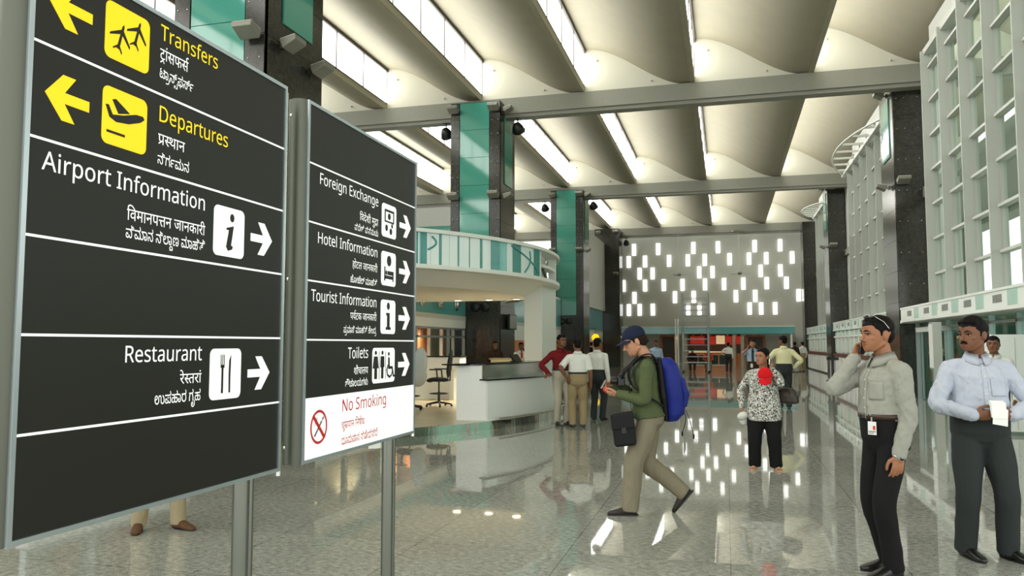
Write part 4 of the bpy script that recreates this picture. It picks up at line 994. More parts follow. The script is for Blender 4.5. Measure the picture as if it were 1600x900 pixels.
864/602,-12 -72,11 -56,32 -37,51 -12,66 9,56 28,46 43,32 56,10 48,-6 37,-19 23,-29 8,-39 -3,-33 -10,-26 -69,6 7,32 -12,33 -31,11 -23,-4 -18,-14 -13,-22 -4,-31 6,-35 18,-28 32,-19 47,-6 38,5 32,14 28,24 20,36 14,49 4,70 -4,63 -14,54 -22,44 -31,34 -39,21 -47,7 -53,-8 -40,-26 -28,-40 -15,-53 -76,0 -15,57 -30,39 -42,23 -56,8 -48,-6 -34,-19 -20,-29 -7,-38 7,-34 20,-30 38,-22 28,-6 55,-2 0,-70 -66,-2 -27,-4 -36,-19 -19,-25 -6,-36 5,-29 14,-26 24,-18 37,-6 55,10 52,32 48,-61 -72,-40 -42,-12 -44,-4 -71,10 -49,32 -29,46 -10,56 13,61 38,47 29,19 36,14 -2,-24 -61,39 -36,52 -11,62 6,44 17,38 28,33 37,25 45,16 53,5 65,-7 54,-20 44,-36 39,-53 -29,1 47,64 63,38 39,10 44,3 69,-10 58,-29 46,-46 33,-61 20,-75 7,-86 -13,-107 -17,-46 -23,-39 -31,-32 -38,-24 -45,-15
622/308,-12 -65,4 -56,12 -47,19 -39,27 -30,31 -21,37 -13,40 -4,43 1,29 5,29 79,-11 -4,-39 8,-51 30,-46 26,-18 34,-14 42,-10 53,-3 57,3 46,10 36,15 27,19 31,45 8,46 -6,44 -19,38 -16,13 -45,26 -64,9 -36,-3 -24,-8 -14,-12 -4,-18 4,-17 12,-13 21,-7 28,-3 31,3 26,11 34,37 11,55 -5,36 -14,30 -46,41 -48,19 119,6 29,-24 21,-32 13,-37 5,-44 -2,-27 -6,-28 -16,-38 -23,-30 -64,-38 -72,-13 -57,7 -44,22 -28,35 -9,48 4,29 11,26 19,22 28,18 38,10 47,4 69,-7 74,-29 40,-31 28,-39 16,-43 6,-46 -4,-48 -12,-43 -21,-38 -30,-32 -39,-25 -47,-18 -57,-11/39,474 0,77 380,1 30,4 32,13 18,23 4,26 -4,33 -12,31 -20,32 -29,33 65,43 39,-49 25,-45 13,-41 4,-43 -8,-46 -12,-27 -21,-23 -59,-32 -41,-8
765/216,-12 -49,6 -42,20 -35,32 -27,45 -16,58 -5,71 4,60 14,54 21,49 31,43 39,35 46,26 15,-13 -170,0 0,77 515,1 31,4 32,13 18,23 4,26 -4,33 -12,31 -20,32 -29,33 65,43 40,-49 24,-45 13,-41 4,-43 -8,-46 -12,-27 -21,-23 -24,-17 -33,-13 -42,-9 1,6 40,-27 34,-35 28,-42 20,-48 13,-53 4,-58 -5,-71 -17,-58 -27,-45 -35,-32 -44,-20 -50,-6 -40,3 -35,9 -56,36 -24,30 -24,38 32,5 -24,-45 -28,-32 -29,-22 -32,-13|227,67 45,9 36,26 24,41 12,52 76,0 13,-58 27,-39 37,-23 40,-8 43,9 33,25 21,46 7,70 -4,51 -11,48 -20,44 -27,39 -35,32 -42,25 -51,15 -75,5 -58,-5 -51,-14 -43,-23 -36,-31 -28,-38 -20,-43 -12,-49 -4,-54 7,-70 20,-47 33,-26
765/216,-12 -49,6 -42,20 -35,32 -27,45 -16,58 -5,71 4,60 14,54 21,49 31,43 39,35 46,26 15,-13 -170,0 0,77 515,1 31,4 32,13 18,23 4,26 -4,33 -12,31 -20,32 -29,33 65,43 40,-49 24,-45 13,-41 4,-43 -8,-46 -12,-27 -21,-23 -24,-17 -33,-13 -42,-9 1,6 40,-27 34,-35 28,-42 20,-48 13,-53 4,-58 -5,-71 -17,-58 -27,-45 -35,-32 -44,-20 -50,-6 -40,3 -35,9 -56,36 -24,30 -24,38 32,5 -24,-45 -28,-32 -29,-22 -32,-13|227,67 45,9 36,26 24,41 12,52 76,0 13,-58 27,-39 37,-23 40,-8 43,9 33,25 21,46 7,70 -4,51 -11,48 -20,44 -27,39 -35,32 -42,25 -51,15 -75,5 -58,-5 -51,-14 -43,-23 -36,-31 -28,-38 -20,-43 -12,-49 -4,-54 7,-70 20,-47 33,-26/336,-144 8,159 77,0 8,-159
711/483,-12 -48,5 -39,15 -58,52 -44,65 -23,39 -20,27 -33,30 -36,8 -30,-5 -22,-16 -14,-26 -5,-34 14,-66 37,-65 -78,-31 -38,74 -15,85 5,44 15,39 23,32 31,24 36,16 40,5 55,-7 43,-22 35,-37 77,-118 43,-41 26,-10 32,-3 44,9 30,28 16,39 5,47 -7,68 -22,62 -35,55 -45,45 -52,34 -59,20 -334,0 0,77 471,1 30,4 32,13 18,23 4,26 -4,33 -12,31 -20,32 -29,33 65,43 40,-49 24,-45 13,-41 4,-43 -8,-46 -12,-27 -21,-23 -60,-32 -41,-8 -76,-2 57,9 47,-35 40,-41 32,-46 23,-51 14,-54 5,-58 -5,-61 -17,-51 -27,-42 -36,-31 -46,-19
792/226,-12 -53,6 -47,16 -40,26 -30,36 -19,44 -6,51 5,42 13,37 22,32 30,25 37,16 45,5 48,-6 37,-19 24,-29 8,-39 -3,-32 -10,-27 -68,6 6,32 -3,19 -9,14 -33,11 -28,-5 -24,-17 -15,-26 -5,-36 8,-41 23,-33 39,-22 56,-7 60,9 41,26 25,41 12,52 76,0 12,-58 28,-39 37,-23 45,-8 32,4 26,12 19,19 13,26 10,63 -4,46 -14,47 -26,50 -40,53 71,48 41,-53 30,-56 18,-60 6,-68 -6,-66 -18,-52 -29,-41 -36,-29 -41,-16 -45,-6 -46,3 -37,10 -54,39 -44,61 31,4 -27,-42 -28,-31 -32,-21 -34,-13/401,297 -22,4 -19,13 -12,19 -4,22 4,24 12,19 19,13 22,4 23,-4 19,-13 13,-19 4,-24 -4,-22 -13,-19 -19,-13/31,474 0,77 556,1 30,4 32,13 18,23 4,26 -4,33 -12,31 -20,32 -29,33 65,43 39,-49 25,-45 13,-41 4,-43 -8,-46 -12,-27 -21,-23 -59,-32 -41,-8 -52,-2
792/226,-12 -53,6 -47,16 -40,26 -30,36 -19,44 -6,51 5,42 13,37 22,32 30,25 37,16 45,5 48,-6 37,-19 24,-29 8,-39 -3,-32 -10,-27 -68,6 6,32 -3,19 -9,14 -33,11 -28,-5 -24,-17 -15,-26 -5,-36 8,-41 23,-33 39,-22 56,-7 60,9 41,26 25,41 12,52 76,0 12,-58 28,-39 37,-23 45,-8 32,4 26,12 19,19 13,26 10,63 -4,46 -14,47 -26,50 -40,53 71,48 41,-53 30,-56 18,-60 6,-68 -6,-66 -18,-52 -29,-41 -36,-29 -41,-16 -45,-6 -46,3 -37,10 -54,39 -44,61 31,4 -27,-42 -28,-31 -32,-21 -34,-13/364,-144 8,159 77,0 8,-159/401,297 -22,4 -19,13 -12,19 -4,22 4,24 12,19 19,13 22,4 23,-4 19,-13 13,-19 4,-24 -4,-22 -13,-19 -19,-13/31,474 0,77 556,1 30,4 32,13 18,23 4,26 -4,33 -12,31 -20,32 -29,33 65,43 39,-49 25,-45 13,-41 4,-43 -8,-46 -12,-27 -21,-23 -59,-32 -41,-8 -52,-2
1156/226,-12 -53,6 -47,16 -40,26 -30,36 -19,44 -6,51 5,42 13,37 22,32 30,25 37,16 45,5 48,-6 37,-19 24,-29 8,-39 -3,-32 -10,-27 -68,6 6,32 -3,19 -9,14 -33,11 -28,-5 -24,-17 -16,-26 -5,-36 8,-41 23,-33 40,-22 56,-7 60,9 41,26 25,41 12,52 76,0 12,-58 28,-39 37,-23 45,-8 48,9 30,28 16,40 6,47 -5,57 -15,52 -24,46 -31,41 -36,34 -39,27 -41,19 -41,10 153,6 47,-35 40,-41 32,-46 23,-51 14,-54 5,-58 -6,-66 -18,-52 -29,-41 -36,-29 -41,-16 -45,-6 -46,3 -37,10 -54,39 -44,61 31,4 -27,-42 -28,-31 -32,-21 -34,-13/31,474 0,77 556,1 30,4 32,13 18,23 4,26 -4,33 -12,31 -20,32 -29,33 65,43 39,-49 25,-45 13,-41 4,-43 -8,-46 -12,-27 -21,-23 -59,-32 -41,-8 -52,-2/908,-12 -71,10 -62,28 -54,44 -48,53 51,54 42,-47 44,-34 47,-22 54,-7 53,10 40,29 25,46 8,58 -6,66 -19,57 -30,49 -39,42 -47,36 -55,28 43,77 64,-37 57,-46 47,-54 36,-63 23,-71 8,-79 -6,-62 -17,-55 -29,-46 -41,-34 -53,-23
1336/308,-12 -68,6 -57,20 -46,30 -37,39 -27,45 -19,49 -14,102 8,77 25,68 40,58 53,44 65,28 75,9 69,-7 57,-20 46,-30 36,-39 27,-45 17,-48 14,-98 -8,-80 -25,-70 -39,-58 -53,-44 -64,-27|306,67 52,6 45,19 37,30 27,42 17,52 6,63 -5,57 -16,50 -26,41 -36,31 -46,20 -56,6 -49,-6 -44,-17 -38,-29 -28,-40 -18,-52 -6,-63 6,-63 16,-52 27,-41 37,-30 45,-18/721,-12 -71,10 -62,28 -54,44 -48,53 52,54 42,-47 43,-34 47,-22 52,-7 55,10 40,29 25,46 8,58 -6,63 -20,57 -30,49 -42,42 -50,33 -58,23 138,4 44,-32 38,-37 29,-41 21,-46 14,-52 4,-58 -10,-81 -35,-73 -28,-30 -37,-23 -46,-15/1088,-12 -71,10 -61,28 -54,44 -49,53 51,54 42,-47 44,-34 47,-22 54,-7 53,10 40,29 25,46 8,58 -6,66 -19,57 -30,49 -39,42 -47,36 -55,28 43,77 64,-37 57,-46 47,-54 36,-63 23,-71 8,-79 -6,-62 -17,-55 -29,-46 -41,-34 -52,-23/923,612 -7,-46 -13,-27 -21,-23 -60,-32 -40,-8 -182,-2 0,77 158,1 30,4 32,13 18,23 4,26 -4,33 -12,31 -20,32 -29,33 65,43 40,-49 24,-45 13,-41
651/326,-12 -77,8 -69,23 -57,38 -44,53 -28,66 -9,79 4,54 12,47 18,41 25,36 67,55 18,-14 -144,0 0,77 402,1 30,4 33,13 17,23 5,26 -4,33 -12,31 -20,32 -29,33 65,43 39,-49 25,-45 13,-41 4,-43 -8,-46 -12,-27 -21,-23 -31,-22 -42,-14 -5,8 65,-56 23,-36 17,-40 10,-47 4,-54 -8,-73 -26,-65 -41,-54 -57,-41 -69,-25|327,69 62,7 51,20 38,32 28,42 16,48 6,54 -7,60 -19,50 -32,41 -40,29 -48,18 -54,6 -58,-6 -50,-20 -41,-30 -30,-40 -19,-50 -6,-58 6,-60 19,-50 31,-40 41,-29 49,-18
759/375,-12 -100,10 -83,31 -67,49 -49,64 -29,78 -10,88 6,74 19,62 31,50 41,38 51,23 57,8 42,-4 35,-12 28,-19 21,-27 13,-33 4,-39 -5,-41 -14,-36 -25,-30 -33,-24 -44,-15 -52,-5 -41,4 -35,12 -28,15 10,71 53,-27 35,-5 46,6 31,16 18,26 6,31 -5,28 -13,21 -21,13 -26,4 -32,-5 -30,-13 -26,-24 -21,-35 -13,-48 -5,-62 7,-62 23,-57 37,-49 52,-37 65,-24 79,-8 78,6 64,19 52,31 38,41 22,53 8,62 -10,66 -30,57 -47,47 -61,40 46,74 77,-53 59,-64 36,-77 12,-90 -9,-77 -27,-70 -45,-59 -67,-47 -88,-30
710/362,-12 -74,12 -32,14 -26,22 -16,30 -6,38 14,47 38,38 -6,-20 -62,15 -54,24 -45,34 -35,41 -21,48 -7,54 5,50 16,43 26,36 35,26 43,17 51,6 70,-13 28,-17 22,-23 13,-30 5,-37 -4,-34 -12,-31 -21,-27 -31,-21 -42,-14 -56,-5 -52,7 -48,19 7,63 41,-16 43,-5 45,5 30,13 16,20 6,23 -5,23 -13,17 -22,10 -26,3 -40,-7 -31,-20 -19,-32 -7,-40 13,-62 17,-26 26,-23 35,-19 46,-15 56,-11 69,-5 70,5 57,13 44,19 42,42 14,54 -6,40 -18,30 -56,38 -96,0 0,77 95,1 30,4 33,13 18,23 4,26 -4,33 -12,31 -20,32 -29,33 65,43 40,-49 24,-45 13,-41 4,-43 -6,-43 -19,-35 -29,-28 -38,-19 -14,29 54,-38 35,-50 13,-63 -5,-45 -13,-38 -47,-57 -64,-37 -67,-20 -8,26 37,-37 13,-52 -10,-47 -30,-38 -49,-24|364,59 32,3 25,10 16,16 5,24 -6,24 -16,19 -25,12 -32,5 -34,-6 -25,-12 -14,-18 -5,-24 5,-21 14,-17 25,-11
794/226,-12 -53,6 -47,16 -40,26 -30,36 -19,44 -6,51 5,42 13,37 22,32 30,25 37,16 45,5 48,-6 37,-19 24,-29 8,-39 -3,-32 -10,-27 -68,6 6,32 -3,19 -9,14 -33,11 -28,-5 -24,-17 -15,-26 -5,-36 8,-41 23,-33 39,-22 56,-7 60,9 41,26 25,41 12,52 76,0 12,-58 28,-39 37,-23 45,-8 48,9 30,28 16,40 6,47 -5,57 -15,52 -24,46 -31,41 -36,34 -39,27 -41,19 -41,10 153,6 47,-35 40,-41 32,-46 23,-51 14,-54 5,-58 -6,-66 -18,-52 -29,-41 -36,-29 -41,-16 -45,-6 -46,3 -37,10 -54,39 -44,61 31,4 -27,-42 -28,-31 -32,-21 -34,-13/31,474 0,77 556,1 30,4 32,13 18,23 4,26 -4,33 -12,31 -20,32 -29,33 65,43 39,-49 25,-45 13,-41 4,-43 -8,-46 -12,-27 -21,-23 -59,-32 -41,-8 -52,-2
630/269,-12 -68,5 -59,14 -47,24 -35,33 -22,42 -7,52 7,48 19,37 30,27 39,20 96,22 42,7 33,9 24,10 17,16 9,22 3,28 -12,42 -32,22 -46,8 -31,-2 -25,-6 -28,-24 -9,-33 3,-22 10,-22 -75,-31 -17,41 -5,40 5,26 14,25 24,23 34,17 47,11 60,4 39,-4 36,-11 33,-19 25,-26 16,-32 6,-38 -5,-45 -17,-36 -25,-27 -35,-21 -90,-22 -43,-7 -35,-9 -26,-11 -18,-14 -11,-19 -4,-24 4,-25 11,-23 20,-18 30,-14 40,-8 51,-3 70,6 59,17 47,28 35,38 22,50 7,60 -5,57 -14,47 -22,38 -26,30 -53,41 4,22 66,0 42,-30 33,-35 43,-81 14,-90 -9,-81 -28,-68 -46,-55 -64,-40 -79,-25/31,474 0,77 397,1 29,4 31,13 18,23 4,26 -4,33 -12,31 -20,32 -29,33 65,43 40,-49 24,-45 13,-41 4,-43 -8,-47 -12,-26 -21,-23 -31,-20 -49,-16 -112,-6 -109,13 -99,-13
801/226,-12 -53,6 -47,16 -40,26 -30,36 -19,44 -6,51 5,42 13,37 22,32 30,25 37,16 45,5 48,-6 37,-19 24,-29 8,-39 -3,-32 -10,-27 -68,6 6,32 -3,19 -9,14 -33,11 -28,-5 -24,-17 -15,-26 -5,-36 8,-41 23,-33 39,-22 56,-7 60,9 41,26 25,41 12,52 76,0 12,-58 28,-40 39,-23 48,-8 36,4 27,11 20,18 13,25 10,67 -5,47 -14,47 -26,49 -41,53 71,48 41,-53 29,-56 19,-60 6,-68 -5,-61 -17,-51 -25,-39 -32,-28 -32,-17 -33,-10 -35,-4 -48,3 -38,10 -54,38 -46,61 31,5 -27,-42 -28,-31 -32,-21 -34,-13/401,297 -22,4 -19,13 -12,19 -4,22 4,24 12,19 19,13 22,4 23,-4 19,-13 13,-19 4,-24 -4,-22 -13,-19 -19,-13/692,-55 -218,319 67,42 152,-226 14,-15 53,-77/31,474 0,77 566,1 30,4 32,13 17,23 5,26 -4,33 -12,31 -20,32 -29,33 65,43 39,-49 25,-45 13,-41 4,-43 -8,-46 -12,-27 -21,-23 -59,-32 -41,-8 -52,-2
709/483,-12 -48,5 -39,15 -58,52 -44,65 -23,39 -20,27 -33,30 -36,8 -30,-5 -22,-16 -14,-26 -5,-34 14,-66 37,-65 -78,-31 -38,74 -15,86 5,44 15,38 23,32 31,24 36,16 40,5 39,-3 32,-10 52,-39 88,-132 42,-41 26,-10 30,-3 44,9 30,27 18,41 6,50 -4,46 -14,46 -26,49 -40,52 68,48 42,-53 30,-55 20,-59 6,-65 -5,-63 -17,-53 -27,-43 -37,-31 -46,-19/341,315 -22,4 -19,13 -13,19 -4,23 4,23 13,19 19,13 22,4 23,-4 18,-13 13,-19 4,-23 -4,-23 -13,-19 -18,-13/32,474 0,77 472,1 30,4 33,13 17,23 5,26 -4,33 -12,31 -20,32 -29,33 65,43 39,-49 25,-45 13,-41 4,-43 -8,-46 -12,-27 -21,-23 -61,-32 -40,-8 -51,-2
801/231,-12 -82,13 -63,38 -29,38 -18,48 -6,56 13,78 40,62 40,30 50,18 60,6 54,-7 44,-20 33,-32 -4,-1 2,20 -12,55 -34,44 -51,32 -61,15 154,5 41,-32 28,-48 11,-63 -3,-28 -2,1 38,32 46,20 56,7 58,-6 47,-18 38,-31 37,-62 12,-77 -13,-77 -39,-62 -40,-30 -50,-18 -60,-6 -42,3 -38,11 -32,16 -27,23 -37,61 19,-1 -37,-59 -60,-40 -38,-10|237,63 56,8 39,25 22,38 8,47 -8,49 -24,38 -38,24 -51,8 -40,-4 -32,-12 -24,-18 -17,-24 -13,-59 8,-49 25,-38 39,-25|561,63 56,8 39,25 22,38 8,47 -4,34 -10,29 -18,24 -24,18 -30,10 -36,4 -55,-8 -39,-26 -23,-37 -8,-46 8,-49 25,-38 38,-25/34,474 0,77 568,1 30,4 33,13 17,23 5,26 -4,33 -12,31 -20,32 -29,33 65,43 39,-49 25,-45 13,-41 4,-43 -8,-46 -12,-27 -21,-23 -61,-32 -40,-8 -51,-2
550/271,-12 -66,8 -57,22 -47,37 -35,50 -22,63 -7,75 7,71 22,63 34,52 48,39 58,24 70,8 74,-8 60,-26 45,-40 33,-52 19,-61 6,-69 -7,-70 -21,-62 -34,-52 -47,-39 -60,-25|273,63 50,6 40,17 31,28 28,58 9,71 -10,75 -30,58 -49,37 -65,12 -51,-6 -40,-17 -30,-28 -21,-36 -12,-44 -4,-48 10,-76 31,-58 48,-37
449/407,241 -6,-74 -19,-63 -30,-50 -42,-36 -52,-23 -63,-7 -51,5 -42,17 -34,25 -24,33 -15,38 -5,42 4,40 11,33 18,25 23,18 55,15 33,-5 24,-14 14,-21 5,-27 -4,-25 -11,-20 -18,-13 -22,-4 -24,4 -18,11 -10,19 -4,26 8,2 -10,-28 -2,-29 6,-34 16,-31 31,-21 47,-7 37,5 31,15 26,24 19,35 12,45 4,55 -3,53 -11,45 -17,39 -25,32 -45,36 -64,21 -44,5 -366,2 0,77 329,0 62,-3 53,-7 45,-13 37,-18 61,-50 30,-42 22,-50 13,-60
212/4,311 -53,5 -46,14 -40,21 -32,26 -49,59 42,44 59,-57 58,-29 54,-9 35,3 29,8 22,15 16,21 10,29 3,46 -4,39 -11,33 -18,28 -23,21 -26,13 -28,4 -29,-3 -21,-10 -13,-16 -4,-21 10,-31 24,-15 24,-4 42,5 32,14 51,51 31,-46 -33,-41 -50,-36 -33,-10 -40,-4 -65,12 -28,15 -22,21 -14,29 -5,35 10,47 28,39 46,27 59,9 53,-7 46,-20 37,-32 29,-42 17,-50 6,-57 -6,-61 -17,-49 -28,-37 -38,-26 -45,-15
364/116,-12 -71,10 -62,28 -54,44 -48,53 51,54 42,-47 44,-34 47,-22 54,-7 53,10 40,29 25,46 8,58 -6,66 -19,57 -30,49 -39,42 -47,36 -55,28 43,77 64,-37 57,-46 47,-54 36,-63 23,-71 8,-79 -6,-62 -17,-55 -29,-46 -41,-34 -53,-23
746/90,-12 -61,9 -54,26 -49,40 -45,50 51,55 40,-45 38,-31 38,-19 42,-6 39,6 25,19 15,28 5,36 -8,168 8,70 24,58 39,48 51,34 60,22 69,7 69,-6 60,-19 49,-31 41,-39 32,-49 22,-55 14,-61 4,-65 -6,-73 -19,-62 -31,-49 -41,-36 -52,-23 -62,-7 -52,5 -43,17 -33,25 -25,33 -14,38 -5,42 4,40 11,33 18,25 22,18 56,15 33,-5 23,-14 15,-21 5,-27 -4,-25 -12,-20 -17,-13 -22,-4 -24,4 -17,11 -11,19 -4,26 8,2 -9,-28 -3,-29 6,-34 17,-31 30,-21 47,-7 37,5 32,15 26,25 18,34 12,43 4,52 -6,64 -16,58 -28,52 -40,40 -52,26 -65,9 -49,-5 -42,-15 -34,-25 -26,-33 -15,-42 -5,-51 8,-159 -6,-54 -18,-43 -28,-31 -34,-22 -39,-13
123/-107,-415 -61,6 -52,19 -41,30 -30,39 -19,47 -6,52 5,44 14,38 23,33 30,25 37,17 42,5 37,-4 30,-10 22,-16 16,-22 12,-54 -8,-43 -22,-33 -40,-23 -59,-7 -47,5 -41,17 -12,73 42,-25 46,-8 32,3 21,9 13,14 4,20 -3,18 -10,13 -35,11 -42,-12 -27,-34 -10,-56 9,-52 26,-38 43,-25 60,-8 48,5 43,13 36,24 27,37 18,49 6,65 -4,49 -12,52 -19,49 -21,40 69,34 32,-66 23,-76 8,-83 -7,-78 -22,-65 -37,-51 -50,-37 -62,-22
0/-509,474 0,77 294,2 39,7 26,10 18,13 16,31 5,37 -7,37 -19,28 -30,18 -37,6 -36,-6 -30,-16 -19,-24 -7,-27 1,-21 -29,42 35,5 39,-11 10,-14 4,-18 -4,-20 -12,-16 -40,-12 -31,6 -21,18 -11,26 -4,29 5,31 14,30 22,26 32,22 39,14 48,5 49,-5 42,-16 33,-26 25,-34 15,-41 5,-47 -11,-67 -35,-52 -44,-27 -59,-16 -74,-4
430/29,607 -9,-56 -26,-39 -23,-17 -31,-11 -36,-8 -154,-2 0,77 87,0 56,3 33,13 16,19 6,31 -7,39 -11,26 -19,27 84,7 24,-46/404,471 -6,-73 -20,-62 -31,-50 -43,-36 -51,-23 -61,-8 -52,5 -42,16 -33,26 -25,32 -14,39 -5,41 4,40 11,33 18,25 22,18 56,15 32,-5 24,-13 15,-21 5,-28 -4,-25 -12,-20 -17,-13 -22,-4 -24,4 -17,11 -11,19 -4,26 8,2 -9,-28 -3,-28 6,-35 17,-29 30,-21 46,-7 38,5 32,15 26,25 18,35 12,44 4,53 -4,53 -10,45 -18,39 -24,32 -46,36 -64,22 -45,5 -380,2 0,77 405,-2 52,-8 45,-12 38,-18 62,-50 30,-42 23,-52 13,-60
408/382,430 -5,-41 -15,-37 -25,-30 -34,-24 -43,-15 -53,-5 -51,6 -42,18 -34,23 -24,24 25,66 25,-28 38,-27 56,-12 46,6 31,16 18,26 6,31 -4,28 -13,21 -22,13 -30,4 -29,-5 -27,-13 -25,-22 -19,-31 -13,-40 -4,-58 6,-62 19,-52 31,-46 39,-38 48,-34 55,-28 -43,-76 -64,37 -57,43 -47,52 -36,59 -22,67 -8,77 6,69 20,58 31,48 40,36 48,22 55,7 43,-4 37,-13 28,-20 21,-26 13,-33
567/552,474 -360,-3 -49,-17 -21,-24 -8,-35 10,-39 25,-24 43,-14 73,-3 115,0 0,-77 -154,-1 -34,-3 -24,-7 -34,-25 -12,-42 4,-28 12,-22 42,-24 68,-7 0,-79 -90,8 -62,27 -41,47 -11,32 -4,38 8,50 26,42 45,32 5,-8 -36,23 -30,31 -20,38 -6,47 12,53 31,43 48,29 63,14 91,5 275,0
639/0,0 279,717 81,0 278,-717 -93,0 -86,221 -283,0 -85,-221|206,301 226,0 -90,245 -24,78 -31,-107
730/97,0 0,714 220,0 101,-10 86,-30 70,-49 52,-69 32,-86 11,-106 -11,-111 -33,-91 -55,-70 -74,-51 -91,-31 -109,-10|187,77 97,0 89,8 72,24 57,39 40,55 24,71 8,87 -8,87 -23,70 -39,52 -54,37 -66,23 -80,7 -117,0
935/85,0 0,536 71,0 13,-73 5,0 29,37 39,26 43,15 47,5 74,-10 55,-30 35,-50 5,0 32,40 41,28 48,16 51,6 56,-5 45,-16 35,-25 25,-38 15,-50 5,-63 0,-349 -87,0 0,345 -7,56 -20,39 -34,24 -48,8 -67,-11 -45,-34 -25,-55 -8,-76 0,-296 -87,0 0,345 -7,56 -21,39 -34,24 -48,8 -48,-6 -38,-16 -26,-28 -23,-61 -8,-83 0,-278
556/97,0 0,714 399,0 0,-79 -309,0 0,-223 291,0 0,-78 -291,0 0,-255 309,0 0,-79
618/85,0 0,536 71,0 13,-73 5,0 31,37 41,26 47,15 50,5 59,-5 48,-16 38,-25 27,-38 17,-50 5,-63 0,-349 -87,0 0,343 -8,56 -22,41 -38,24 -52,8 -53,-6 -41,-16 -29,-28 -25,-61 -9,-83 0,-278
519/97,0 0,714 399,0 0,-79 -309,0 0,-253 290,0 0,-79 -290,0 0,-303
605/301,-10 -67,8 -60,24 -49,40 -38,56 -24,69 -8,82 7,82 23,68 37,55 50,40 61,24 71,8 69,-8 59,-24 50,-40 38,-54 23,-69 8,-82 -7,-82 -23,-69 -37,-55 -51,-41 -61,-24|303,63 49,6 40,19 30,30 28,66 10,85 -10,85 -28,64 -30,30 -40,18 -50,6 -50,-6 -39,-18 -30,-30 -28,-64 -9,-85 9,-85 29,-66 29,-30 40,-19
615/85,-240 0,776 72,0 12,-73 4,0 28,32 35,27 46,18 58,6 62,-8 53,-23 45,-38 33,-54 20,-69 7,-85 -7,-84 -20,-69 -33,-55 -45,-39 -54,-24 -62,-8 -57,6 -46,18 -36,25 -27,29 -6,0 6,-88 0,-220|326,63 45,7 35,20 28,32 20,42 11,49 4,57 -9,83 -26,64 -28,31 -37,18 -45,6 -49,-5 -39,-15 -28,-26 -25,-58 -10,-99 8,-88 25,-65 27,-29 41,-18
413/85,0 0,536 72,0 10,-98 4,0 30,41 37,35 45,24 52,8 63,-6 -11,-81 -58,7 -40,-6 -37,-16 -32,-28 -26,-36 -16,-43 -5,-51 0,-286
741/97,0 0,714 90,0 0,-302 366,0 0,302 90,0 0,-714 -90,0 0,333 -366,0 0,-333
339/40,0 0,52 84,19 0,571 -84,20 0,52 258,0 0,-52 -84,-20 0,-571 84,-19 0,-52
479/220,-10 -52,2 -44,7 -72,25 0,80 78,-30 92,-13 58,5 39,16 23,26 7,32 -11,36 -15,16 -25,16 -170,76 -33,22 -24,26 -15,32 -5,40 14,60 41,45 65,28 81,9 92,-10 79,-26 -30,-70 -71,24 -76,10 -48,-4 -34,-14 -22,-20 -7,-27 13,-37 17,-16 62,-30 133,-58 32,-23 23,-26 14,-32 5,-39 -6,-48 -20,-39 -32,-31 -68,-30
260/
361/249,-10 -77,14 -33,20 -25,31 -16,43 -6,58 0,312 -76,0 0,42 77,35 35,114 52,0 0,-123 155,0 0,-68 -155,0 0,-310 6,-43 18,-29 26,-18 34,-6 41,4 34,7 0,-67 -40,-12
618/274,-10 -59,5 -49,16 -38,25 -27,38 -17,49 -5,62 0,351 89,0 0,-345 7,-56 23,-40 37,-24 52,-8 53,6 41,16 29,28 26,61 9,83 0,279 88,0 0,-536 -72,0 -13,71 -4,0 -31,-36 -41,-25 -48,-15
760/97,0 0,714 104,0 381,-591 4,0 -6,118 -1,473 84,0 0,-714 -105,0 -382,593 -4,0 6,-87 2,-506
622/97,0 0,714 197,0 81,-6 65,-16 50,-28 36,-40 21,-51 7,-62 -5,-52 -16,-43 -24,-34 -29,-26 -69,-36 196,-320 -105,0 -173,295 -142,0 0,-295|187,371 107,0 75,9 52,26 30,42 10,59 -11,60 -31,39 -53,23 -77,7 -102,0
549/247,-10 -111,9 -47,11 -38,14 0,86 40,-15 49,-14 111,-13 70,8 51,23 30,37 10,47 -4,32 -11,27 -20,23 -31,21 -44,22 -58,22 -80,37 -58,44 -34,57 -12,74 7,53 22,45 35,35 46,27 55,16 63,6 108,-11 89,-29 -28,-77 -81,27 -90,11 -59,-7 -42,-22 -25,-33 -9,-42 4,-33 11,-27 20,-23 29,-20 40,-20 110,-45 49,-25 38,-30 28,-34 16,-42 6,-51 -8,-59 -23,-49 -38,-40 -51,-29 -62,-18
556/233,0 0,635 -223,0 0,79 535,0 0,-79 -222,0 0,-635
529/18,0 194,274 -185,262 100,0 138,-202 137,202 99,0 -185,-262 195,-274 -100,0 -146,214 -148,-214
561/215,-10 -67,10 -54,28 -27,31 -16,40 -5,50 7,49 21,41 35,33 50,25 64,16 80,7 91,3 0,32 -7,57 -22,36 -35,20 -47,6 -80,-12 -71,-29 -27,66 83,33 100,13 60,-5 48,-14 37,-24 26,-34 16,-46 5,-57 0,-365 -64,0 -17,76 -4,0 -36,-38 -37,-27 -46,-16|235,61 62,9 51,28 34,48 11,68 0,48 -139,-8 -46,-11 -32,-16 -29,-34 -10,-45 7,-39 20,-27 32,-16
480/300,-10 -67,7 -59,22 -50,37 -38,53 -23,69 -8,87 8,90 25,71 39,54 51,37 60,22 68,7 79,-8 62,-21 -27,-73 -56,17 -60,8 -57,-8 -44,-24 -32,-41 -19,-57 -6,-73 10,-86 28,-62 48,-39 67,-13 77,9 62,22 0,-78 -60,-21
564/313,-10 -72,8 -63,23 -52,39 -38,54 -25,68 -8,82 7,82 22,69 36,56 48,41 57,26 67,8 64,-8 54,-22 44,-36 32,-48 20,-60 7,-68 0,-53 -367,0 13,-80 33,-59 54,-35 71,-12 91,9 81,28 0,-77 -81,-27 -44,-6|148,321 273,0 -8,62 -23,49 -41,31 -58,11 -56,-10 -43,-30 -30,-49
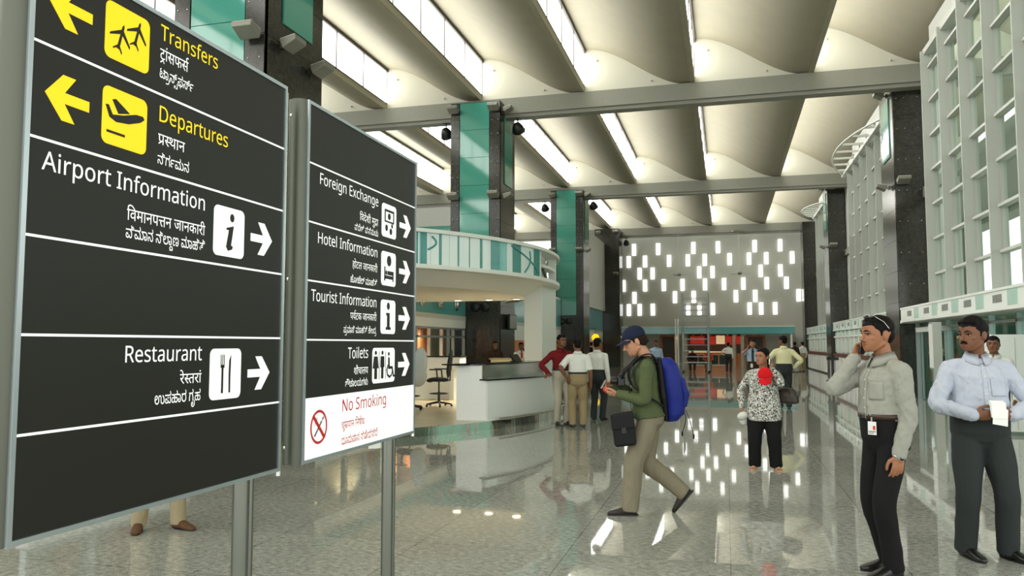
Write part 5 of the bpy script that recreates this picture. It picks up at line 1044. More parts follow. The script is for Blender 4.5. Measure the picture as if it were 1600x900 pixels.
344/109,0 0,468 -94,0 0,41 94,30 5,94 15,50 26,37 55,34 73,11 59,-5 45,-13 -23,-69 -37,10 -43,5 -38,-7 -28,-22 -16,-38 -5,-55 0,-35 135,0 0,-68 -135,0 0,-468
615/290,-240 -107,8 -86,26 0,81 89,-31 109,-11 62,10 47,31 29,47 10,63 3,87 -4,0 -42,-45 -56,-27 -68,-9 -64,8 -54,24 -44,41 -33,55 -19,68 -7,81 7,80 19,67 33,56 43,42 54,26 64,8 50,-5 45,-15 40,-25 33,-36 5,0 12,71 70,0 0,-545 -6,-70 -20,-58 -32,-45 -47,-32 -60,-20|289,62 70,11 48,33 21,34 12,47 4,80 -4,66 -13,53 -21,38 -30,27 -40,16 -49,5 -59,-13 -45,-41 -28,-64 -9,-88 9,-87 27,-65 45,-39
618/85,0 0,760 88,0 0,-223 -5,-75 6,0 31,36 39,26 47,16 50,5 60,-5 49,-16 38,-26 27,-37 17,-50 5,-62 0,-349 -87,0 0,343 -8,56 -22,41 -38,24 -52,8 -54,-6 -41,-16 -29,-28 -25,-62 -8,-83 0,-277
258/130,625 -37,14 -11,17 -4,25 4,25 11,18 37,13 36,-13 11,-18 4,-25 -4,-25 -11,-17/85,0 0,536 88,0 0,-536
534/85,0 0,760 87,0 -1,-439 -3,-45 4,0 42,54 193,206 103,0 -217,-229 232,-307 -106,0 -186,250 -61,-53 0,-197
258/85,0 0,760 88,0 0,-760'''.split('\n')
TEXT_LINES = '''94 84 96 80 87 99 98 84 87
3 29 26 27 16 27 0
48 67 38 41 39 55 43 75
77 98 83 96 84 89 90 84 98 87
5 22 29 14
53 68 45 75 56 53
76 102 84 83 82 84 89 88 86 80 99 82 84 78 96 89 102 82 80
30 23 17 29 14 15 20 14 7 9 29 14 2 29 19 31
61 68 56 67 53 47 53 68 59 67 37 49 47 56 67 65 68 50 68
92 98 87 89 96 90 84 96 80 89
19 34 1 11 19 29 26
40 54 65 67 58 47 45 71 65
81 82 84 98 102 100 80 88 79 95 97 101 96 80 100 98
30 23 12 34 24 31 7 17 32 4 29
61 68 51 72 74 62 68 47 61 68 53 68 56 57
85 82 89 98 104 88 86 80 99 82 84 78 96 89 102 82 80
28 35 10 21 7 9 29 14 2 29 19 31
65 72 70 74 48 72 42 47 56 67 65 68 50 68
94 82 90 84 102 87 89 88 86 80 99 82 84 78 96 89 102 82 80
15 18 0 10 2 7 9 29 14 2 29 19 31
54 38 61 67 64 68 47 56 67 65 68 50 68 47 44 72 74 66 51 38
94 82 102 104 98 89 87
24 36 8 29 21 18
62 73 46 67 59 57 45 60 69
91 82 88 93 78 82 103 102 80 100
13 33 6 15 29 14 7 30 14 25 34 13
52 70 56 54 67 53 47 53 68 63 72 74 52 68 64 68 51 72'''.split('\n')

def parse_glyph(s):
    parts = s.split('/')
    groups = []
    for g in parts[1:]:
        cs = []
        for c in g.split('|'):
            x = y = 0
            p = []
            for t in c.split(' '):
                if not t: continue
                a, b = t.split(',')
                x += int(a); y += int(b)
                p.append((x, y))
            if len(p) > 2: cs.append(p)
        if cs: groups.append(cs)
    return int(parts[0]), groups
GLY = [parse_glyph(s) for s in GLYPHS]
_gcache = {}
def glyph_mesh(i):
    """flat filled triangles of one letter"""
    if i not in _gcache:
        V, Fc = [], []
        for cs in GLY[i][1]:
            cu = bpy.data.curves.new('letter', 'CURVE')
            cu.dimensions = '2D'; cu.fill_mode = 'BOTH'; cu.resolution_u = 1; cu.offset = 0.0025
            for p in cs:
                sp = cu.splines.new('POLY'); sp.points.add(len(p) - 1)
                for q, pt in zip(sp.points, p):
                    q.co = (pt[0] / 1000, pt[1] / 1000, 0, 1)
                sp.use_cyclic_u = True
            ob = bpy.data.objects.new('letter', cu)
            me = bpy.data.meshes.new_from_object(ob)
            o0 = len(V)
            V += [(v.co.x, v.co.y) for v in me.vertices]
            Fc += [tuple(k + o0 for k in f.vertices) for f in me.polygons]
            bpy.data.objects.remove(ob); bpy.data.curves.remove(cu); bpy.data.meshes.remove(me)
        _gcache[i] = (V, Fc)
    return _gcache[i]
def lettering(line, u, v, width, height, script, m, parent, wout=0.002):
    ids = [int(t) for t in TEXT_LINES[line].split()]
    em = height / {'L': 0.714, 'D': 0.622, 'K': 0.56}[script]
    total = sum(GLY[i][0] for i in ids) / 1000
    sx = width / total
    mb = MB()
    x = 0.0
    for n, i in enumerate(ids):
        V, Fc = glyph_mesh(i)
        dz = wout + 0.00003 * (n % 3)
        mb.add([(u + (x + a) * sx, v + b * em, dz) for a, b in V], Fc)
        x += GLY[i][0] / 1000
    return mb.build('lettering', m, parent)

M_SIGN = mat('sign_face_olive_black', rgb(30, 29, 23), 0.42, spec=0.3)
M_SW = mat('sign_white_film', rgb(245, 246, 244), 0.4, emit=0.3)
M_SY = mat('sign_yellow_film', rgb(255, 222, 0), 0.4, emit=0.2)
M_SR = mat('sign_red_film', rgb(176, 34, 30), 0.4, emit=0.2)
M_SWP = mat('sign_white_panel', rgb(248, 248, 248), 0.4, emit=0.3)
M_POST = mat('sign_post_steel', rgb(120, 122, 114), 0.3, metal=0.9)
M_CAP = mat('sign_end_profile', rgb(92, 94, 84), 0.42, metal=0.7)
M_SFRAME = mat('sign_frame_aluminium', rgb(186, 194, 198), 0.3, metal=0.8)
def flat(polys, m, name, parent, w0=0.002, w1=0.0035):
    mb = MB()
    for p in polys:
        mb.prism(p, w0, w1)
    return mb.build(name, m, parent)
def rrect(x0, y0, x1, y1, r=0.022, n=5):
    p = []
    for cx, cy, a0 in ((x1 - r, y1 - r, 0), (x0 + r, y1 - r, PI / 2), (x0 + r, y0 + r, PI), (x1 - r, y0 + r, 1.5 * PI)):
        p += [(cx + r * math.cos(a0 + PI / 2 * k / n), cy + r * math.sin(a0 + PI / 2 * k / n)) for k in range(n + 1)]
    return p
def circ(x, y, rx, ry=None, n=18):
    return [(x + rx * math.cos(2 * PI * k / n), y + (ry or rx) * math.sin(2 * PI * k / n)) for k in range(n)]
def at(box, polys):
    x0, y0, x1, y1 = box
    return [[(x0 + a * (x1 - x0), y0 + b * (y1 - y0)) for a, b in p] for p in polys]
ARROW = [[(0, 0.38), (0.57, 0.38), (0.33, 0), (0.62, 0), (1, 0.5), (0.62, 1), (0.33, 1), (0.57, 0.62), (0, 0.62)]]
ARROW_L = [[(1 - x, y) for x, y in p] for p in ARROW]
def plane_top(cx, cy, s):
    return [[(cx + s * x, cy + s * y) for x, y in p] for p in (
        [(-.05, .5), (0, .6), (.05, .5), (.06, -.45), (-.06, -.45)],
        [(-.06, .15), (-.5, -.15), (-.5, -.05), (-.06, .35)], [(.06, .15), (.5, -.15), (.5, -.05), (.06, .35)],
        [(-.05, -.42), (-.22, -.58), (-.22, -.5), (-.05, -.3)], [(.05, -.42), (.22, -.58), (.22, -.5), (.05, -.3)])]
def rot(polys, a, cx=0.5, cy=0.5):
    c, s = math.cos(a), math.sin(a)
    return [[(cx + (x - cx) * c - (y - cy) * s, cy + (x - cx) * s + (y - cy) * c) for x, y in p] for p in polys]
PICT = {
    'transfer': rot(plane_top(0.33, 0.42, 0.46), -0.25, 0.33, 0.42) + rot(plane_top(0.70, 0.62, 0.46), -0.25, 0.7, 0.62),
    'departure': [[(.15, .47), (.30, .42), (.58, .46), (.84, .56), (.94, .64), (.90, .69), (.74, .68), (.45, .58), (.22, .53), (.13, .68), (.06, .67)],
                  [(.34, .575), (.60, .65), (.28, .82), (.20, .79)], [(.10, .20), (.50, .20), (.50, .245), (.10, .245)]],
    'info': [circ(.58, .80, .07, .085), [(.40, .58), (.64, .64), (.56, .24), (.62, .22), (.60, .16), (.46, .12), (.40, .20), (.48, .54), (.40, .54)]],
    'food': [[(.36, .12), (.42, .12), (.42, .62), (.36, .62)], [(.33, .62), (.45, .62), (.45, .88), (.43, .88), (.43, .68), (.40, .68), (.40, .88), (.38, .88), (.38, .68), (.35, .68), (.35, .88), (.33, .88)],
             [(.60, .12), (.65, .12), (.65, .50), (.66, .88), (.60, .76), (.59, .5)]],
    'exchange': [[(.18, .84), (.84, .84), (.84, .77), (.18, .77)], [(.18, .77), (.25, .77), (.25, .5), (.18, .5)], [(.77, .77), (.84, .77), (.84, .5), (.77, .5)], [(.18, .5), (.84, .5), (.84, .45), (.18, .45)],
                 circ(.5, .64, .10, .10), circ(.32, .28, .09, .1), circ(.62, .2, .09, .1), circ(.7, .38, .06, .07)],
    'hotel': [[(.2, .14), (.27, .14), (.27, .56), (.2, .56)], [(.2, .2), (.84, .2), (.84, .3), (.2, .3)], [(.77, .14), (.84, .14), (.84, .42), (.77, .42)], [(.42, .32), (.84, .32), (.84, .44), (.42, .44)], circ(.34, .38, .06, .07), circ(.52, .74, .15, .16)],
    'info_bold': [circ(.5, .82, .10, .11), [(.36, .62), (.6, .62), (.6, .2), (.68, .2), (.68, .12), (.34, .12), (.34, .2), (.42, .2), (.42, .54), (.36, .54)]],
    'toilets': [circ(.14, .86, .045, .06), [(.06, .76), (.22, .76), (.27, .42), (.2, .42), (.2, .12), (.08, .12), (.08, .42), (.01, .42)], [(.285, .1), (.3, .1), (.3, .9), (.285, .9)],
                circ(.43, .86, .045, .06), [(.35, .76), (.51, .76), (.52, .44), (.48, .44), (.48, .12), (.38, .12), (.38, .44), (.34, .44)], [(.565, .1), (.58, .1), (.58, .9), (.565, .9)],
                circ(.72, .82, .04, .055), [(.69, .72), (.76, .72), (.77, .46), (.9, .46), (.96, .2), (1.0, .2), (1.0, .14), (.92, .14), (.86, .38), (.69, .38)],
                [(.66, .5), (.69, .5), (.66, .36), (.68, .24), (.76, .18), (.84, .22), (.87, .32), (.9, .3), (.86, .17), (.76, .11), (.65, .18), (.61, .36)]],
}
def sign_body(y0, y1, label, post_right):
    """local x = along the sign (world +y), local y = up, local z = out of its face (world +x)"""
    t = thing('direction_sign', label, 'sign', (-1.7, y0, 0), 0, None, (PI / 2, 0, PI / 2))
    W = y1 - y0
    za, zb = 1.085, 2.62
    MB().box((0.0, za, -0.085), (W, zb, -0.001)).build('case', M_CAP, t, bevel=0.004)
    MB().box((0.012, za + 0.012, -0.001), (W - 0.012, zb - 0.012, 0.0004)).build('gasket', M_BLACK, t)
    MB().box((0.018, za + 0.018, -0.001), (W - 0.018, zb - 0.018, 0.001)).build('face_panel', M_SIGN, t)
    f = MB()
    f.box((0, za, -0.004), (0.014, zb, 0.006)).box((W - 0.014, za, -0.004), (W, zb, 0.006)).box((0.014, za, -0.004), (W - 0.014, za + 0.014, 0.006)).box((0.014, zb - 0.014, -0.004), (W - 0.014, zb, 0.006))
    f.build('frame', M_SFRAME, t)
    MB().tube([(W + 0.014, za - 0.02, -0.012), (W + 0.014, zb - 0.02, -0.012)], 0.012, 12).build('edge_tube', M_STEEL, t)
    # rounded end profiles with their screws
    for e, sgn in ((0.0, -1), (W, 1)):
        pr = [(e + sgn * 0.0, -0.084), (e + sgn * 0.012, -0.082), (e + sgn * 0.026, -0.07), (e + sgn * 0.032, -0.045), (e + sgn * 0.026, -0.02), (e + sgn * 0.012, -0.006), (e, -0.003)]
        if sgn > 0:
            pr = [(e, -0.084), (e + 0.008, -0.08), (e + 0.012, -0.06), (e + 0.008, -0.04), (e, -0.036)]
        mb = MB()
        mb.prism([(a, b) for a, b in pr], -zb + 0.0, -za, 0, Matrix(((1, 0, 0, 0), (0, 0, -1, 0), (0, 1, 0, 0), (0, 0, 0, 1))), True)
        ep = es(mb.build('end_profile', M_CAP, t), 0.9)
        if sgn < 0:
            for zz in (za + 0.07, (za + zb) / 2, zb - 0.07):
                MB().ell((-0.024, zz, -0.062), (0.006, 0.01, 0.01), None, 10, 6).build('screw', M_STEEL, t)
    for (px, pz, r) in post_right:
        MB().tube([(px, 0.012, pz), (px, zb - 0.02, pz)], r, 18).build('post', M_POST, t)
    cx = sum(p[0] for p in post_right) / len(post_right)
    MB().box((cx - 0.12, 0, -0.16), (cx + 0.12, 0.012, 0.08)).build('foot_plate', M_STEELD, t)
    return t
A0, B0 = 1.56, 2.945
sa = sign_body(A0, 2.775, 'tall black direction sign reading Transfers, Departures, Airport Information and Restaurant', ((1.14, -0.115, 0.032), (1.175, -0.105, 0.02)))
sb = sign_body(B0, 4.155, 'black direction sign with white No Smoking panel, standing beyond the Transfers sign', ((1.12, -0.115, 0.032), (1.155, -0.105, 0.02)))
def rules(t, zs, W):
    for z in zs:
        MB().box((0.013, z - 0.0035, 0.001), (W - 0.013, z + 0.0035, 0.0022)).build('divider_line', M_SW, t)
rules(sa, (2.362, 2.111, 1.857, 1.604, 1.354), 1.215)
rules(sb, (2.355, 2.101, 1.850, 1.599), 1.21)
MB().box((0.013, 1.099, 0.001), (1.197, 1.354, 0.0018)).build('no_smoking_panel', M_SWP, sb)
LET = [(0,2.038,2.538,0.291,0.0487,'LY'),(1,2.038,2.475,0.134,0.033,'DW'),(2,2.038,2.416,0.163,0.026,'KW'),
 (3,2.038,2.277,0.360,0.0500,'LY'),(4,2.041,2.205,0.126,0.0321,'DW'),(5,2.041,2.143,0.151,0.026,'KW'),
 (6,1.617,2.032,0.666,0.0500,'LW'),(7,1.921,1.947,0.361,0.0321,'DW'),(8,1.918,1.894,0.366,0.0273,'KW'),
 (9,1.928,1.527,0.357,0.0485,'LW'),(10,2.177,1.453,0.107,0.031,'DW'),(11,2.062,1.395,0.221,0.0274,'KW'),
 (12,3.049,2.279,0.607,0.0491,'LW'),(13,3.446,2.179,0.208,0.0326,'DW'),(14,3.391,2.125,0.265,0.0245,'KW'),
 (15,3.040,2.018,0.614,0.0485,'LW'),(16,3.375,1.942,0.276,0.0318,'DW'),(17,3.355,1.872,0.296,0.0256,'KW'),
 (18,2.997,1.765,0.653,0.0489,'LW'),(19,3.361,1.697,0.287,0.0315,'DW'),(20,3.294,1.634,0.352,0.025,'KW'),
 (21,3.343,1.514,0.217,0.0510,'LW'),(22,3.404,1.438,0.154,0.0316,'DW'),(23,3.320,1.383,0.239,0.0264,'KW'),
 (24,3.288,1.273,0.494,0.0560,'LR'),(25,3.290,1.194,0.235,0.0318,'DR'),(26,3.292,1.124,0.384,0.0289,'KR')]
for i, y, z, wd, h, k in LET:
    t, b0 = (sa, A0) if i < 12 else (sb, B0)
    lettering(i, y - b0, z, wd, h, k[0], {'Y': M_SY, 'W': M_SW, 'R': M_SR}[k[1]], t)
for t, b0, bx, pic, m in ((sa, A0, (1.812, 2.404, 1.990, 2.572), 'transfer', M_SY), (sa, A0, (1.812, 2.153, 1.990, 2.321), 'departure', M_SY),
                          (sa, A0, (2.328, 1.889, 2.506, 2.065), 'info', M_SW), (sa, A0, (2.328, 1.389, 2.506, 1.565), 'food', M_SW),
                          (sb, B0, (3.697, 2.137, 3.880, 2.311), 'exchange', M_SW), (sb, B0, (3.697, 1.884, 3.880, 2.061), 'hotel', M_SW),
                          (sb, B0, (3.697, 1.634, 3.880, 1.810), 'info_bold', M_SW), (sb, B0, (3.606, 1.385, 3.878, 1.562), 'toilets', M_SW)):
    bl = (bx[0] - b0, bx[1], bx[2] - b0, bx[3])
    pt = flat([rrect(*bl)], m, 'pictogram_plate', t, 0.001, 0.0022)
    flat(at(bl, PICT[pic]), M_SIGN, 'pictogram', pt, 0.0023, 0.003)
for t, b0, bx, ar, m in ((sa, A0, (1.617, 2.426, 1.765, 2.549), ARROW_L, M_SY), (sa, A0, (1.617, 2.175, 1.765, 2.299), ARROW_L, M_SY),
                         (sa, A0, (2.548, 1.917, 2.690, 2.040), ARROW, M_SW), (sa, A0, (2.549, 1.411, 2.692, 1.535), ARROW, M_SW),
                         (sb, B0, (3.927, 2.166, 4.082, 2.289), ARROW, M_SW), (sb, B0, (3.927, 1.914, 4.080, 2.037), ARROW, M_SW),
                         (sb, B0, (3.926, 1.660, 4.082, 1.784), ARROW, M_SW), (sb, B0, (3.926, 1.409, 4.083, 1.533), ARROW, M_SW)):
    flat(at((bx[0] - b0, bx[1], bx[2] - b0, bx[3]), ar), m, 'arrow', t, 0.001, 0.0022)
M_CIG = mat('sign_grey_film', rgb(120, 120, 116), 0.4)
# no smoking mark: red ring and bar over a smoking cigarette
nx, nz, nr = 3.081 - B0, 1.226, 0.073
mb = MB()
k = 36
ro = [(nx + nr * math.cos(2 * PI * i / k), nz + nr * math.sin(2 * PI * i / k)) for i in range(k)]
ri = [(nx + nr * .84 * math.cos(2 * PI * i / k), nz + nr * .84 * math.sin(2 * PI * i / k)) for i in range(k)]
mb.add([(*p, 0.003) for p in ro] + [(*p, 0.003) for p in ri], [(i, (i + 1) % k, k + (i + 1) % k, k + i) for i in range(k)])
s = 0.006
mb.prism([(nx - .052 - s, nz + .052 - s), (nx - .052 + s, nz + .052 + s), (nx + .052 + s, nz - .052 + s), (nx + .052 - s, nz - .052 - s)], 0.0026, 0.0032)
ns = mb.build('no_smoking_ring', M_SR, sb)
flat([[(nx - .04, nz - .034), (nx - .032, nz - .042), (nx + .03, nz + .02), (nx + .022, nz + .028)], [(nx + .026, nz + .032), (nx + .034, nz + .024), (nx + .046, nz + .036), (nx + .038, nz + .044)],
      [(nx - .02, nz + .02), (nx - .012, nz + .036), (nx - .022, nz + .046), (nx - .016, nz + .034)], [(nx - .036, nz - .004), (nx - .03, nz + .014), (nx - .036, nz + .026), (nx - .034, nz + .012)]], M_CIG, 'cigarette', ns, 0.002, 0.0025)

# ------------------------------------------------------------------ people
def V(*a):
    return Vector(a)
def tcaps(mb, pts, radii, n=14, flat_=1.0, up=None):
    """tapered limb through pts with rounded ends"""
    pts = [Vector(p) for p in pts]
    P, Rr = [], []
    d0 = (pts[0] - pts[1]).normalized(); d1 = (pts[-1] - pts[-2]).normalized()
    for a in (80, 50, 20):
        c, s_ = math.cos(math.radians(a)), math.sin(math.radians(a))
        P.append(pts[0] + d0 * radii[0] * s_); Rr.append(max(1e-3, radii[0] * c))
    # smooth spine
    m = len(pts)
    for i in range(m):
        P.append(pts[i]); Rr.append(radii[i])
    for a in (20, 50, 80):
        c, s_ = math.cos(math.radians(a)), math.sin(math.radians(a))
        P.append(pts[-1] + d1 * radii[-1] * s_); Rr.append(max(1e-3, radii[-1] * c))
    mb.tube(P, Rr, n, 0, True, True)
def spline(pts, radii, sub=5):
    """Catmull-Rom refinement of a limb"""
    pts = [Vector(p) for p in pts]
    o, r = [], []
    n = len(pts)
    for i in range(n - 1):
        p0, p1, p2, p3 = pts[max(i - 1, 0)], pts[i], pts[i + 1], pts[min(i + 2, n - 1)]
        for k in range(sub):
            t = k / sub
            o.append(0.5 * ((2 * p1) + (p2 - p0) * t + (2 * p0 - 5 * p1 + 4 * p2 - p3) * t * t + (3 * p1 - p0 - 3 * p2 + p3) * t ** 3))
            r.append(radii[i] + (radii[i + 1] - radii[i]) * (t * t * (3 - 2 * t)))
    o.append(pts[-1]); r.append(radii[-1])
    return o, r
def limb(mb, pts, radii, sub=5, n=14):
    p, r = spline(pts, radii, sub)
    tcaps(mb, p, r, n)
def loft(mb, rings, n=24, mi=0):
    """rings: (center, axis_u, axis_v) -> closed skin; superelliptic section"""
    vs = []
    for c, u, v in rings:
        for j in range(n):
            a = 2 * PI * j / n
            ca, sa_ = math.cos(a), math.sin(a)
            ca = math.copysign(abs(ca) ** 0.85, ca); sa_ = math.copysign(abs(sa_) ** 0.85, sa_)
            vs.append(Vector(c) + Vector(u) * ca + Vector(v) * sa_)
    k = len(rings)
    fs = []
    for i in range(k - 1):
        for j in range(n):
            fs.append((i * n + j, i * n + (j + 1) % n, (i + 1) * n + (j + 1) % n, (i + 1) * n + j))
    fs.append(tuple(range(n - 1, -1, -1))); fs.append(tuple(range((k - 1) * n, k * n)))
    mb.add(vs, fs, mi, True)
def remesh(mb, name, voxel, smooth=4, fac=0.5):
    me = mb.mesh(name)
    bm = bmesh.new(); bm.from_mesh(me)
    bmesh.ops.recalc_face_normals(bm, faces=bm.faces)
    bm.to_mesh(me); bm.free()
    o = bpy.data.objects.new(name, me)
    COL.objects.link(o)
    m = o.modifiers.new('r', 'REMESH'); m.mode = 'VOXEL'; m.voxel_size = voxel; m.use_smooth_shade = True
    if smooth:
        s_ = o.modifiers.new('s', 'SMOOTH'); s_.factor = fac; s_.iterations = smooth
    dg = bpy.context.evaluated_depsgraph_get()
    dg.update()
    out = bpy.data.meshes.new_from_object(o.evaluated_get(dg))
    bpy.data.objects.remove(o); bpy.data.meshes.remove(me)
    out.name = name
    out.materials.clear()
    for p in out.polygons: p.use_smooth = True
    return out
def get_co(me):
    a = np.empty(len(me.vertices) * 3); me.vertices.foreach_get('co', a); return a.reshape(-1, 3)
def set_co(me, a):
    me.vertices.foreach_set('co', a.ravel()); me.update()
def get_no(me):
    a = np.empty(len(me.vertices) * 3); me.vertices.foreach_get('normal', a); return a.reshape(-1, 3)
def wrinkle(me, amp, scale, seed, aniso=(1, 1, 1), mask=None):
    co, no = get_co(me), get_no(me)
    d = np.empty(len(co))
    off = Vector((seed * 3.1, seed * 1.7, seed * 0.9))
    for i, c in enumerate(co):
        q = Vector((c[0] * aniso[0], c[1] * aniso[1], c[2] * aniso[2])) * scale + off
        v = noise.noise(q + Vector((noise.noise(q * 0.7), noise.noise(q * 0.7 + Vector((5, 5, 5))), 0)) * 0.9)
        d[i] = (1 - abs(v) * 2.2) * 0.6 + 0.4 * noise.noise(q * 2.3)
    if mask is not None: d *= mask(co)
    set_co(me, co + no * (d * amp)[:, None])
def ik(a, c, l1, l2, pole):
    a, c, pole = Vector(a), Vector(c), Vector(pole)
    d = (c - a)
    L = min(d.length, (l1 + l2) * 0.999)
    dn = d.normalized()
    x = (l1 * l1 - l2 * l2 + L * L) / (2 * L)
    y = math.sqrt(max(0, l1 * l1 - x * x))
    p = pole - dn * pole.dot(dn)
    p = p.normalized() if p.length > 1e-5 else dn.orthogonal().normalized()
    return a + dn * x + p * y, a + dn * L

SKIN = {'dark': rgb(120, 78, 54), 'mid': rgb(160, 108, 78), 'light': rgb(190, 138, 108)}
def skin_mat(k):
    return mat('skin_' + k, SKIN[k], 0.5, var=0.06, vscale=25, spec=0.4)
def cloth(name, col, bump=0.35, bscale=90, rough=0.85, var=0.04, sheen=0.0, vscale=14):
    return mat(name, col, rough, var=var, vscale=vscale, bump=bump, bscale=bscale, bdist=0.002, spec=0.25, sheen=sheen)
M_HAIR = mat('black_hair', rgb(16, 13, 12), 0.62, var=0.3, vscale=60, spec=0.12)
M_EYEW = mat('eye_white', rgb(168, 158, 148), 0.35)
M_EYED = mat('eye_dark', rgb(24, 16, 12), 0.15)
M_LIP = mat('lips_brown', rgb(120, 70, 58), 0.5)
M_SHOE = mat('black_leather', rgb(20, 19, 18), 0.28)
M_BUCK = mat('metal_buckle', rgb(150, 150, 146), 0.3, metal=1)

def hand_prims(mb, wrist, d, n, sgn, curl, sc=1.0, thumb=0.4, spread=0.0):
    """palm + five fingers. d: wrist to fingers, n: palm faces this way, sgn: +1 right hand, -1 left hand"""
    d = Vector(d).normalized(); n = Vector(n); n = (n - d * n.dot(d)).normalized()
    s_ = d.cross(n) * sgn                        # toward the thumb
    w0 = Vector(wrist)
    R = Matrix((s_, n, d)).transposed()
    mb.ell(w0 + d * 0.05 * sc, (0.041 * sc, 0.017 * sc, 0.056 * sc), R, 16, 10)
    mb.ell(w0 + d * 0.075 * sc, (0.041 * sc, 0.014 * sc, 0.03 * sc), R, 16, 10)
    tcaps(mb, [w0 - d * 0.03 * sc, w0 + d * 0.03 * sc], [0.024 * sc, 0.026 * sc], 12)
    L = [0.072, 0.08, 0.074, 0.058]
    cu = curl if isinstance(curl, (list, tuple)) else [curl] * 4
    for i in range(4):
        f = w0 + d * (0.094 - 0.004 * abs(i - 1.2)) * sc + s_ * (0.031 - 0.0205 * i) * sc
        dd = (d + s_ * (0.12 - 0.09 * i) * (0.5 + spread)).normalized()
        ax = dd.cross(n)
        pts = [f - dd * 0.02 * sc, f]
        ang = 0.0
        for seg, (fr, am) in enumerate(((0.46, 62), (0.31, 85), (0.23, 50))):
            ang += math.radians(am) * cu[i]
            pts.append(pts[-1] + (dd * math.cos(ang) + n * math.sin(ang)) * L[i] * fr * sc)
        r = (0.0098, 0.0098, 0.009, 0.0082, 0.0072) if i < 3 else (0.009, 0.0088, 0.008, 0.0072, 0.0064)
        tcaps(mb, pts, [q * sc for q in r], 10)
    t0 = w0 + d * 0.022 * sc + s_ * 0.024 * sc
    t1 = t0 + (d * 0.5 + s_ * (0.75 - 0.3 * thumb) + n * 0.35 * thumb).normalized() * 0.042 * sc
    t2 = t1 + (d * 0.8 + s_ * (0.4 - 0.5 * thumb) + n * 0.5 * thumb).normalized() * 0.034 * sc
    t3 = t2 + (d * 0.9 + s_ * (0.15 - 0.6 * thumb) + n * 0.45 * thumb).normalized() * 0.026 * sc
    tcaps(mb, [t0, t1, t2, t3], [0.017 * sc, 0.0125 * sc, 0.011 * sc, 0.009 * sc], 10)

HEADR = [(0.00, .09, .10, -.27), (.04, .16, .17, -.235), (.10, .215, .245, -.185), (.18, .255, .31, -.13), (.27, .285, .355, -.085), (.37, .31, .395, -.035), (.50, .333, .43, .01),
         (.62, .343, .455, .03), (.74, .335, .455, .036), (.84, .298, .405, .042), (.92, .232, .315, .046), (.97, .15, .205, .05), (1.0, .05, .07, .05)]

